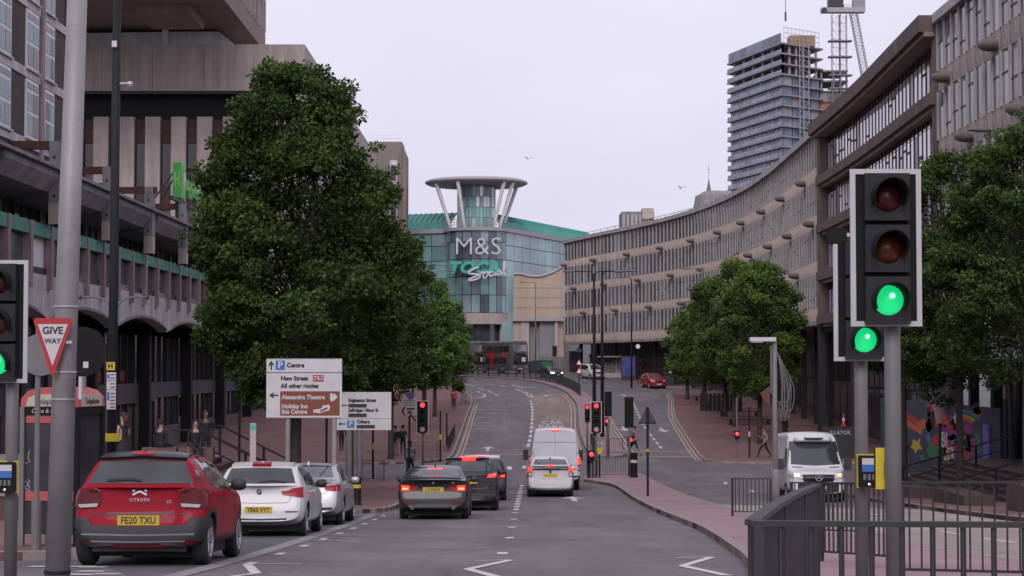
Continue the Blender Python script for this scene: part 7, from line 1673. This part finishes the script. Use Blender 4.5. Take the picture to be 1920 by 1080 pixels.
MB().tube([(0, .05, -.1), (0, .05, zc)], .05, 8).build('post', m_blk, S); MB().lathe([(0, 0), (.25, 0), (.25, .03), (0, .03)], 24, c=(0, 0, zc), axis='Y').build('sign_disc', m_whitef, S)
S = empty('warning_sign', (px(1085.5, 190), 190, G(190)+.1), 0, 'two stacked triangular warning signs with a camera head on the median', 'road sign'); zc = EYE+(685-690)/18.4-S.location.z
MB().tube([(0, 0, -.1), (0, 0, zc+2.2)], .05, 8).build('post', m_blk, S); MB().box(-.25, .25, -.15, .15, zc+1.6, zc+2.0).build('camera_head', m_mull, S)
for dz in (0, -.85):
    t3 = MB().prism([(-.36, zc+.3+dz), (.36, zc+.3+dz), (0, zc+.95+dz)], -.1, -.08).build('sign_plate', m_sred, S); MB().prism([(-.22, zc+.37+dz), (.22, zc+.37+dz), (0, zc+.78+dz)], -.106, -.101).build('white_triangle', m_whitef, t3)
T = empty('green_skip', (px(1018, 256), 256, G(256)+.1), 0, 'green metal skip beside the stone store front', 'skip'); MB().prism([(-1.1, .15), (1.1, .15), (1.25, 1.5), (-1.25, 1.5)], -.8, .8).build('bin', M('skip_green', (.02, .14, .06), .6), T); MB().box(-1.32, 1.32, -.88, .88, 1.5, 1.6).build('rim', m_mull, T)
T = empty('utility_cabinet', (px(1003, 254), 254, G(254)+.1), 0, 'dark blue utility cabinet between the bus and the green skip', 'cabinet'); MB().box(-.9, .9, -.5, .5, -.1, 1.45).build('case', M('cabinet_navy', (.03, .03, .055), .6), T); MB().box(-.95, .95, -.55, .55, 1.45, 1.52).build('lid', m_mull, T)
T = empty('site_fence', (px(1050, 257), 257, G(257)+.1), 0, 'grey mesh site fence in front of the loading bay', 'fence')
for k in range(4): MB().box(-3+k*1.5, -1.55+k*1.5, -.02, .02, .1, 2.1).build('mesh_panel', M('mesh_grey', (.17, .17, .18), .7), T); MB().tube([(-3+k*1.5, 0, -.1), (-3+k*1.5, 0, 2.9)], .03, 6).build('post', m_metal, T)
MB().tube([(-3, 0, 2.9), (3, 0, 2.9)], .03, 6).build('top_rail', m_metal, T)
S = empty('traffic_signal', (px(1040, 252), 252, G(252)+.1), 0, 'dark unlit signal head in front of the loading bay door', 'traffic light'); MB().tube([(0, .1, -.1), (0, .1, 3.2)], .06, 8).build('pole', m_pole, S); MB().box(-.3, .3, -.1, .08, 2.2, 3.6).build('signal_case', m_blkbox, S)
for z in (2.5, 2.9, 3.3): MB().lathe([(0, -.13), (.1, -.11), (.1, -.1)], 12, c=(0, 0, z), axis='Y').build('lens', m_off['r'], S)
# slim poles near the left corner
for (x, Y, yt, lb, band) in ((613, 78, 655, 'thin dark post rising under the big tree behind the signs', None), (700, 86, 770, 'thin dark post with a yellow band by the side street corner', m_ylw), (826, 104, 770, 'grey corner post with a yellow band', m_ylw), (838, 118, 775, 'dark slim post by the double yellow lines', None), (1404, 106, 762, 'black slim post with a white band at the right pavement corner', m_sgn), (450, 75, 770, 'grey kerbside post before the shop windows', None)):
    T = empty('slim_post', (px(x, Y), Y, G(Y)+.1), 0, lb, 'post', 'slim posts at the corners'); z = EYE+(685-yt)/3500*Y-T.location.z
    MB().tube([(0, 0, -.1), (0, 0, z)], .05, 8).build('shaft', m_blk, T)
    MB().tube([(0, 0, z*.42), (0, 0, z*.52)], .056, 8).build('band', band or m_blk, T)

# ---------------------------------------------------------------- roof sign on the podium
m_hgreen = M('sign_green', (.05, .30, .05), .4, var=.08, emit=(.06, .5, .05), es=.06)
S = empty('roof_sign', (-19.8, 110.5, EYE), R(90), 'bright green hotel roof sign with a white initial above the ledge', 'sign')
b = MB().box(-.55, .75, -.25, .25, 9.9, 12.0).build('sign_box', m_hgreen, S); MB().box(.1, .7, -.27, -.251, 10.05, 11.85).build('pale_face', M('sign_lime', (.28, .5, .12), .4), b); text('H', 1.5, m_whitef, b, (.4, -.28, 10.95), shear=.3, ext=.01, sx=.55); text('H', 1.2, M('sign_lime', (.28, .5, .12), .4), b, (-.56, 0, 10.95), (math.pi/2, 0, -math.pi/2), ext=.01, bold=.03, sx=.4)
text('Holiday Inn', 1.55, m_hgreen, S, (5.6, -.1, 10.6), ext=.08, bold=.02, sx=1.2, shear=.15)
fr_ = MB().bar((-.4, 1.6, 9.5), (-.4, .1, 11.6), .08, .08).bar((.3, 1.2, 9.5), (.3, .1, 11.6), .08, .08).bar((1.8, 0, 9.4), (1.8, 0, 10.2), .08, .08).bar((9, 0, 9.4), (9, 0, 10.2), .08, .08).bar((-2.5, 0, 9.75), (11, 0, 9.75), .2, .2)
fr_.build('sign_frame', m_mull, S)
for u in (-.4, 9): MB().box(u-.1, u+.1, -.1, .1, 8.3, 9.7).build('frame_leg', m_mull, S)

# ---------------------------------------------------------------- far skyline: tower under construction, cranes, spire
m_slab = M('raw_slab', (.27, .25, .265), .9, var=.1); m_bglass = M('wrapped_glass', (.125, .15, .225), .3, var=.5, scale=.25); m_bglass2 = M('site_glazing', (.19, .22, .30), .3, var=.5, scale=.3); m_core = M('raw_core', (.30, .27, .28), .9, var=.15, scale=.2)
T = empty('unfinished_tower', (80.2, 550, EYE), 0, 'unfinished concrete apartment tower with blue wrapped floors and scaffold', 'building')
dl = (Vector((69.2-80.2, 38))).normalized(); dr = Vector((12.5, 10)).normalized(); Ll, Lr = 39.5, 16
def quad(o, L1, L2, z0, z1, e=0.):
    a = -dl*e-dr*e; P_ = [a, dl*L1+dl*e*0-dr*e+dl*e, dl*(L1+e)+dr*(L2+e), dr*(L2+e)-dl*e]
    vs = [(p.x+o[0], p.y+o[1], z) for z in (z0, z1) for p in P_]
    return vs, [(0,3,2,1),(4,5,6,7),(0,1,5,4),(1,2,6,5),(2,3,7,6),(3,0,4,7)]
NF = 27
for k in range(NF+1):
    z = 95.5-3.07*k
    MB().add(*quad((0, 0), Ll, Lr, z-.45, z, 1.1)).build('floor_slab', m_slab, T)
    if k == 0: continue
    q = random.Random(k)
    if k < 4:
        for t in range(6):
            for (d_, L_) in ((dl, Ll), (dr, Lr)):
                p = d_*(L_*t/5.5); MB().box(p.x-.35, p.x+.35, p.y-.1, p.y+.6, z+.02, z+2.6).build('column', m_core, T)
        MB().add(*quad((dl.x*4+dr.x*5, dl.y*4+dr.y*5), Ll-12, 6, z+.02, z+2.6)).build('core_wall', m_core, T)
    else:
        for t in range(13):
            a, b = dl*(Ll*t/13+.15), dl*(Ll*(t+1)/13-.15); MB().add([(p.x+o_*dr.x, p.y+o_*dr.y, z_) for o_ in (0, .4) for z_ in (z+.02, z+2.6) for p in (a, b)], [(0,1,3,2),(4,6,7,5),(0,2,6,4),(1,5,7,3),(2,3,7,6),(0,4,5,1)]).build('wall_panel', q.choice([m_bglass, m_bglass2, m_core, m_bglass, m_bglass2]), T)
        for t in range(4):
            a, b = dr*(Lr*t/4+.15), dr*(Lr*(t+1)/4-.15); MB().add([(p.x+o_*dl.x, p.y+o_*dl.y, z_) for o_ in (0, .4) for z_ in (z+.02, z+2.6) for p in (a, b)], [(0,1,3,2),(4,6,7,5),(0,2,6,4),(1,5,7,3),(2,3,7,6),(0,4,5,1)]).build('wall_panel', q.choice([m_core, m_bglass2, m_bglass]), T)
        MB().add(*quad((dl.x*1+dr.x*1, dl.y*1+dr.y*1), Ll-2, Lr-2, z+.02, z+2.6)).build('core_wall', m_bglass, T)
    a, b = -dr*.95-dl*.9, dl*(Ll+.9)-dr*.95
    MB().add([(p.x, p.y, z_) for z_ in (z+.02, z+1.15) for p in (a, b)], [(0, 1, 3, 2)]).build('edge_screen', m_bglass2, T)
a, b = -dr*.9, dl*Ll-dr*.9
MB().add([(p.x+o_*dr.x, p.y+o_*dr.y, z_) for o_ in (0, .3) for z_ in (95.6, 98.4) for p in (a, b)], [(0,1,3,2),(4,6,7,5),(0,2,6,4),(1,5,7,3),(2,3,7,6),(0,4,5,1)]).build('roof_screen', m_bglass, T)
p = dr*9; MB().box(p.x-4, p.x+3.5, p.y, p.y+6, 95.6, 98.8).build('roof_room', M('plywood', (.30, .20, .13), .8), T)
mb = MB()
for t in range(10): p = dr*(t*1.7)-dl*1.0; mb.tube([(p.x, p.y, 95.5), (p.x, p.y, 100.2)], .08, 4)
for z in (97, 98.5, 100): mb.tube([(-dl.x, -dl.y, z), (dr.x*15.5-dl.x, dr.y*15.5-dl.y, z)], .08, 4)
mb.build('roof_scaffold', m_metal, T)
mb = MB()
for t in (6.5, 8.3, 10.5): p = dr*t-dl*1.4; mb.tube([(p.x, p.y, 8), (p.x, p.y, 96)], .14, 4)
for k in range(29): p, r_ = dr*6.5-dl*1.4, dr*10.5-dl*1.4; mb.tube([(p.x, p.y, 8+3.07*k), (r_.x, r_.y, 8+3.07*k)], .09, 4); mb.tube([(p.x, p.y, 8+3.07*k), (r_.x, r_.y, 11+3.07*k)], .06, 4)
mb.build('hoist_mast', M('hoist_grey', (.34, .33, .36), .6), T)
W2 = dr*(Lr+.2)
for k in range(26):
    z = 89-3.07*k; p = W2; MB().box(p.x, p.x+8.6+(1.5 if k > 2 else 0), p.y, p.y+14, z-.45, z).build('floor_slab', m_slab, T)
    if k > 0:
        if k < 3:
            for t in range(3): MB().box(p.x+.3+t*3.8, p.x+.8+t*3.8, p.y+.2, p.y+.8, z+.02, z+2.6).build('column', m_core, T)
        else: MB().box(p.x+.1, p.x+8.5, p.y+.5, p.y+13, z+.02, z+2.6).build('wall_panel', random.Random(k).choice([m_core, m_bglass2, m_core]) if k != 4 else M('ply_orange', (.34, .17, .10), .8), T)
MB().box(W2.x-1, W2.x+11, W2.y-.5, W2.y-.2, 69.6, 70.8).build('red_netting', M('net_red', (.30, .03, .06), .8), T)
def lattice(mb, p0, p1, w_, n, r=.075):
    p0, p1 = Vector(p0), Vector(p1); t = (p1-p0).normalized(); u = t.cross(Vector((0, 1, 0))).normalized()*w_/2; v = t.cross(u).normalized()*w_/2
    cs = [u+v, u-v, -u-v, -u+v]
    for c_ in cs: mb.bar(p0+c_, p1+c_, r*2, r*2)
    for i in range(n):
        a, b = p0+(p1-p0)*i/n, p0+(p1-p0)*(i+1)/n
        for j in range(4):
            k = (j+1) % 4; mb.bar(a+cs[j], b+cs[k], r, r); mb.bar(a+cs[j], a+cs[k], r, r)
    return mb
m_cr = M('crane_grey', (.22, .21, .23), .6, var=.1)
C = empty('tower_crane', (px(1578, 556), 556, EYE), 0, 'lattice tower crane with cab and lowered jib beside the unfinished tower', 'crane'); s6 = 556/3500.
lattice(MB(), (-1.1, 0, 20), (-1.1, 0, (685-22)*s6), 2.3, 34).build('mast', m_cr, C); lattice(MB(), (1.3, 1, 20), (1.3, 1, (685-22)*s6), 1.9, 34).build('hoist_mast', m_cr, C)
for y in (75, 105, 140, 165): MB().box(-3.4, 3.6, -1.6, 1.6, (685-y)*s6, (685-y)*s6+.3).build('platform', m_cr, C)
MB().box(-5.5, 7.5, -1.4, 1.4, (685-20)*s6, (685-11)*s6).build('slewing_deck', m_metal, C); MB().box(-3.4, 1, -1.5, 1.5, (685-10)*s6, (685+8)*s6).build('cab', m_mull, C); MB().box(4.0, 7.6, -1.2, 1.2, (685-18)*s6, (685+5)*s6).build('counterweight', m_core, C); MB().box(1.2, 3.4, -1.3, 1.2, (685-12)*s6, (685-5)*s6).build('cab_screen', m_glassl, C)
lattice(MB(), ((1607-1578)*s6, 2, (685-18)*s6), ((1646-1578)*s6, 12, (685-160)*s6), 2.0, 24).build('jib', m_cr, C)
MB().lathe([(0, -.6), (.8, -.6), (.8, .6), (0, .6)], 16, c=(-4.8, -1.5, (685-17)*s6), axis='Y').build('winch', m_mull, C)
MB().tube([(px(1469, 556)-px(1578, 556), -8, 120), (px(1469, 556)-px(1578, 556), -8, (685-30)*s6)], .09, 5).build('hoist_rope', m_mull, C); MB().box(px(1469, 556)-px(1578, 556)-.25, px(1469, 556)-px(1578, 556)+.25, -8.2, -7.8, (685-45)*s6, (685-28)*s6).build('hook_block', m_mull, C)
MB().bar((px(1469, 556)-px(1578, 556), -8, 120), (0, 0, 112), .4, .4).build('upper_jib', m_cr, C)
C = empty('tower_crane', (px(1733, 600), 600, EYE), 0, 'tip of a distant lattice crane jib above the office wing roof', 'crane'); s6 = 600/3500.
lattice(MB(), (2, 0, 90), (.4, 0, (685-52)*s6), 1.2, 12, .09).build('jib', m_cr, C); lattice(MB(), (.4, 0, (685-52)*s6), (-1.5, 0, (685-36)*s6), 1.0, 3, .09).build('jib_tip', m_cr, C); MB().tube([(-1.3, 0, (685-44)*s6), (-1, 0, (685-32)*s6)], .2, 6).build('pulley', m_cr, C)
m_spst = M('spire_stone', (.20, .155, .12), .9, var=.2)
C = empty('church_spire', (px(1330, 430), 430, EYE), R(20), 'slim church spire with a cross finial above the curved office roof', 'church'); s6 = 430/3500.
zt_, zb_ = (685-336)*s6, (685-368)*s6
MB().lathe([(.85, zb_), (.75, zb_+.5), (.08, zt_), (0, zt_+.1)], 8).build('spire', m_spst, C); MB().box(-.85, .85, -.85, .85, 10, zb_-.0).build('tower', m_spst, C)
for a in (0, 90, 180, 270): MB().lathe([(.16, zb_), (.13, zb_+.8), (0, zb_+1.4)], 6, c=(.8*math.cos(R(a)), .8*math.sin(R(a)), 0)).build('pinnacle', m_spst, C)
MB().tube([(0, 0, zt_), (0, 0, (685-308)*s6)], .05, 5).bar((-.4, 0, (685-316)*s6), (.4, 0, (685-316)*s6), .08, .08).build('finial', m_spst, C)
def bird(x, y, Y, lb):
    B = empty('gull', at(x, y, Y), R(30), lb, 'bird', 'gulls in flight'); MB().lathe([(0, -.25), (.05, -.15), (.07, 0), (.04, .2), (0, .28)], 10, axis='Y').build('body', m_whitef, B)
    for sx in (-1, 1): MB().add([(0, -.08, .02), (sx*.3, -.05, .14), (sx*.62, .08, .05), (sx*.3, .1, .13), (0, .1, .02)], [(0, 1, 3, 4), (1, 2, 3)]).build('wing', m_metal, B)
bird(990, 297, 170, 'small gull in flight beside the round canopy'); bird(1277, 352, 150, 'small gull gliding above the curved office roof')
# ---------------------------------------------------------------- people
m_skin = [M('skin_a', (.34, .20, .15), .6, var=.05), M('skin_b', (.16, .085, .06), .6, var=.05)]
def cloth(n, c): return M('cloth_'+n, c, .85, var=.12, scale=6)
def person(label, X, Y, yaw=0., shirt=None, legs=None, skin=0, hair=(.02, .015, .012), h=1.72, pose='stand', base=None, shorts=False, sleeveless=True, dress=False, long_hair=False, female=False, group=None, stride=.22, arms=None):
    gz = (G(Y)+.12) if base is None else base
    T = empty('person', (X, Y, gz), yaw, label, 'person', group); s = h/1.75; sh = .19 if not female else .165; q = []
    V = {}; E = []; sk = m_skin[skin]
    def v(n, p, r, mat): V[n] = (Vector(p)*s, r*s, mat)
    hipz = .92 if pose != 'sit' else .50
    v('pel', (0, 0, hipz), .125, legs); v('wai', (0, 0, hipz+.16), .115, shirt); v('che', (0, .0, hipz+.38), .135, shirt); v('nek', (0, .0, hipz+.54), .055, sk); v('hd0', (0, -.015, hipz+.62), .075, sk); v('hd1', (0, -.02, hipz+.72), .095, sk); v('hd2', (0, -.01, hipz+.80), .07, sk); v('nos', (0, -.13, hipz+.70), .018, sk)
    E += [('pel', 'wai'), ('wai', 'che'), ('che', 'nek'), ('nek', 'hd0'), ('hd0', 'hd1'), ('hd1', 'hd2'), ('hd1', 'nos')]
    for sx, nm in ((-1, 'l'), (1, 'r')):
        st = stride*sx if pose == 'walk' else 0.
        if pose == 'sit':
            L_ = [('hip', (.09*sx, 0, .50), .085), ('kne', (.10*sx, -.44, .50), .062), ('ank', (.10*sx, -.46, .09), .042), ('toe', (.11*sx, -.62, .04), .035)]
        else:
            kb = -.10 if (pose == 'walk' and sx < 0) else -.03
            L_ = [('hip', (.09*sx, 0, .86), .09), ('kne', (.095*sx, st*.55+kb, .48), .062), ('ank', (.095*sx, st*1.25, .09+(.06 if pose == 'walk' and st > 0 else 0)), .042), ('toe', (.11*sx, st*1.25-.15, .035), .035)]
        up = 'pel'
        for n_, p, r in L_:
            m_ = {'hip': legs, 'kne': legs, 'ank': sk if shorts else legs, 'toe': cloth('shoe', (.03, .03, .035))}[n_]; v(n_+nm, p, r, m_); E.append((up, n_+nm)); up = n_+nm
        ap = arms or {}; A_ = ap.get(nm)
        z0 = hipz+.46
        if A_ == 'phone': P_ = [(.21*sx, -.02, z0-.27), (.16*sx, -.24, z0-.18), (.13*sx, -.29, z0-.13)]
        elif A_ == 'up': P_ = [(.30*sx, -.05, z0-.16), (.40*sx, -.2, z0-.10), (.43*sx, -.25, z0-.07)]
        elif pose == 'walk': P_ = [(.24*sx, .08*sx*1, z0-.27), (.25*sx, -.05-.12*sx, z0-.48), (.25*sx, -.08-.15*sx, z0-.55)]
        else: P_ = [(.23*sx, .02, z0-.28), (.235*sx, -.04, z0-.50), (.235*sx, -.06, z0-.58)]
        v('sho'+nm, (sh*sx, 0, z0), .062, shirt); v('elb'+nm, P_[0], .045, sk if sleeveless else shirt); v('wri'+nm, P_[1], .032, sk if sleeveless else shirt); v('pal'+nm, P_[2], .036, sk)
        E += [('che', 'sho'+nm), ('sho'+nm, 'elb'+nm), ('elb'+nm, 'wri'+nm), ('wri'+nm, 'pal'+nm)]
        d_ = (Vector(P_[2])-Vector(P_[1])).normalized()
        for fi, (o_, ln) in enumerate(((-.03, .07), (-.01, .085), (.012, .08), (.03, .06))):
            b_ = Vector(P_[2])+Vector((0, o_, 0)); k1 = b_+d_*ln*.6; k2 = k1+d_*ln*.4+Vector((-.02*sx, 0, -.005)); v(f'f{fi}{nm}', k1, .010, sk); v(f'g{fi}{nm}', k2, .008, sk); E += [('pal'+nm, f'f{fi}{nm}'), (f'f{fi}{nm}', f'g{fi}{nm}')]
        v('th'+nm, Vector(P_[2])+Vector((-.03*sx, -.035, .0))+d_*.03, .011, sk); E.append(('pal'+nm, 'th'+nm))
    names = list(V); me = bpy.data.meshes.new('body'); me.from_pydata([tuple(V[n][0]) for n in names], [(names.index(a), names.index(b)) for a, b in E], [])
    ob = bpy.data.objects.new('tmp', me); md = ob.modifiers.new('skin', 'SKIN'); md.use_smooth_shade = True
    _tmp.collection.objects.link(ob)
    if not me.skin_vertices: 
        b = bmesh.new(); b.from_mesh(me); lay = b.verts.layers.skin.verify(); b.to_mesh(me); b.free()
    for i, n in enumerate(names):
        k = me.skin_vertices[0].data[i]; r = V[n][1]; k.radius = (r*(1.25 if n in ('pel', 'che', 'wai') else 1), r*(.85 if n in ('pel', 'che', 'wai') else 1)); k.use_root = (n == 'pel')
    sb = ob.modifiers.new('sub', 'SUBSURF'); sb.levels = 1; sb.render_levels = 1
    em = evaluated(ob); bpy.data.objects.remove(ob)
    mats = []
    segs = [(V[a][0], V[b][0], V[b][2] if b[:3] not in ('kne',) else legs) for a, b in E]
    em.materials.clear()
    for p in em.polygons:
        c = p.center; best = None
        for (a, b, m_) in segs:
            ab = b-a; t = max(0, min(1, (c-a).dot(ab)/ab.length_squared)); d = (c-a-ab*t).length
            if best is None or d < best[0]: best = (d, m_)
        if best[1] not in mats: mats.append(best[1]); em.materials.append(best[1])
        p.material_index = mats.index(best[1]); p.use_smooth = True
    obj('body', em, None, T)
    hz = (hipz+.755)*s; hm = M('hair_%d' % int(hair[0]*1000), hair, .8, var=.2)
    hp = MB().lathe([(0, .095*s), (.06*s, .085*s), (.098*s, .04*s), (.106*s, -.02*s), (.098*s, -.06*s if not long_hair else -.02*s)], 14, c=(0, .018*s, hz)).build('hair', hm, T, smooth=True)
    if long_hair: MB().tube([(0, .08*s, hz), (0, .11*s, hz-.15*s), (0, .10*s, hz-.32*s)], [.085*s, .08*s, .03*s], 10).build('hair_length', hm, hp, smooth=True)
    for sx in (-1, 1): MB().lathe([(0, -.008), (.018, 0), (0, .008)], 8, c=(sx*.1*s, 0, hz-.04*s), axis='X').build('ear', sk, T); MB().lathe([(0, 0), (.011, .004), (.011, .008)], 8, c=(sx*.035*s, -.118*s, hz-.035*s), axis='Y').build('eye', m_ink, T)
    MB().box(-.022*s, .022*s, -.112*s, -.10*s, hz-.105*s, hz-.098*s).build('mouth', M('lips', (.22, .08, .07), .6), T)
    if dress: MB().lathe([(.135*s, (hipz+.1)*s), (.17*s, (hipz-.12)*s), (.2*s, (hipz-.38)*s)], 16).build('skirt', legs, T, smooth=True)
    return T
def backpack(T, c_, z=1.15): MB().lathe([(0, -.25), (.12, -.24), (.16, -.12), (.16, .12), (.1, .22), (0, .24)], 12, c=(0, .2, z)).build('backpack', M('pack_%d' % int(c_[0]*1000), c_, .8), T, smooth=True)
BL, NV, GY = cloth('black', (.014, .014, .018)), cloth('navy', (.03, .035, .06)), cloth('grey', (.16, .16, .17))
person('woman in a black sleeveless dress looking at her phone beside the black lamp post', px(233, 50.5), 50.5, math.pi+.9, BL, BL, 0, (.05, .015, .012), 1.66, 'stand', gzt+.06, True, True, True, True, True, arms={'l': 'phone', 'r': 'phone'})
person('dark clothed person sitting on the terrace edge by the shop door', px(303, 57), 57, math.pi-.4, BL, BL, 0, (.015, .012, .012), 1.7, 'sit', gzt+.06, sleeveless=False)
person('dark clothed person standing by the terrace handrail', px(387, 58.5), 58.5, .5, BL, BL, 1, (.012, .01, .01), 1.72, 'stand', gzt-.12, sleeveless=False)
person('dark clothed person sitting beside the one at the terrace handrail', px(368, 57), 57, .3, BL, BL, 0, (.012, .01, .01), 1.7, 'sit', gzt+.06, sleeveless=False)
T_ = empty('low_bench', (px(490, 68), 68, G(68)+.12), 0, 'low dark seat under the direction sign', 'bench')
for k in range(3): MB().box(-.9, .9, -.25+k*.18, -.1+k*.18, .46, .5).build('slat', m_mull, T_)
for xx in (-.8, .8): MB().box(xx-.05, xx+.05, -.22, .25, -.1, .46).build('leg', m_mull, T_)
person('person in a red top sitting on the low seat beyond the terrace', px(497, 68), 68.05, -1.3, cloth('crimson', (.26, .02, .04)), NV, 0, (.03, .02, .015), 1.7, 'sit', G(68)+.09)
person('person in black trousers walking across the paved corner behind the signs', px(641, 113), 113, .2, BL, BL, 0, (.02, .015, .012), 1.72, 'walk', sleeveless=False)
t_ = person('person in dark jacket and pale jeans with a backpack at the paved corner', px(742, 108), 108, math.pi-.5, BL, GY, 0, (.04, .03, .02), 1.75, sleeveless=False, arms={'r': 'up'}); backpack(t_, (.015, .015, .02))
t_ = person('person in a dark top and jeans facing the backpacker at the paved corner', px(756, 109), 109, math.pi-.1, NV, NV, 0, (.02, .015, .012), 1.74, sleeveless=False, arms={'l': 'phone'}); backpack(t_, (.02, .02, .03))
person('man in a pale blue T-shirt crossing the side street away from the camera', px(769, 88), 88, math.pi-.2, cloth('pale_blue', (.18, .34, .40)), NV, 1, (.012, .01, .01), 1.74, 'walk', base=G(88)+.01)
t_ = person('person in a red jacket with an orange bag on the far left pavement', px(851, 161), 161, math.pi, cloth('red_jacket', (.34, .03, .03)), NV, 0, (.02, .015, .012), 1.72, sleeveless=False); MB().box(.18, .38, -.06, .1, .55, .95).build('bag', M('bag_orange', (.45, .14, .03), .7), t_)
person('person in black shorts striding off the median crossing', px(1189, 109), 109, R(-75), BL, BL, 0, (.012, .01, .01), 1.76, 'walk', shorts=True, stride=.34, base=G(109)+.01)
person('man in a blue shirt and dark trousers walking at the right pavement corner', px(1432, 105.8), 105.8, R(-70), cloth('slate_blue', (.12, .13, .24)), BL, 0, (.05, .03, .02), 1.72, 'walk', arms={'l': 'phone'}, stride=.3)
person('woman in a long black dress standing on the right pavement behind the van', px(1471, 123), 123, -.6, BL, BL, 0, (.012, .01, .01), 1.66, dress=True, female=True, sleeveless=False)
m_hv = cloth('hi_vis', (.55, .12, .06))
for (x, lb) in ((1013, 'worker in an orange jacket left of the pair behind the green skip'), (1026, 'worker in an orange jacket right of the pair behind the green skip')): person(lb, px(x, 257.5), 257.5, 0, m_hv, m_hv, 0, (.02, .02, .02), 1.74, sleeveless=False, base=G(257)+.5)
T_ = empty('step_platform', (px(1019.5, 257.6), 257.6, G(257)+.12), 0, 'low work platform behind the green skip', 'platform'); MB().box(-1.0, 1.0, -.35, .35, .30, .38).build('deck', m_core, T_)
for xx in (-.9, .9): MB().box(xx-.05, xx+.05, -.3, .3, -.1, .3).build('leg', m_metal, T_)
bpy.data.scenes.remove(_tmp)
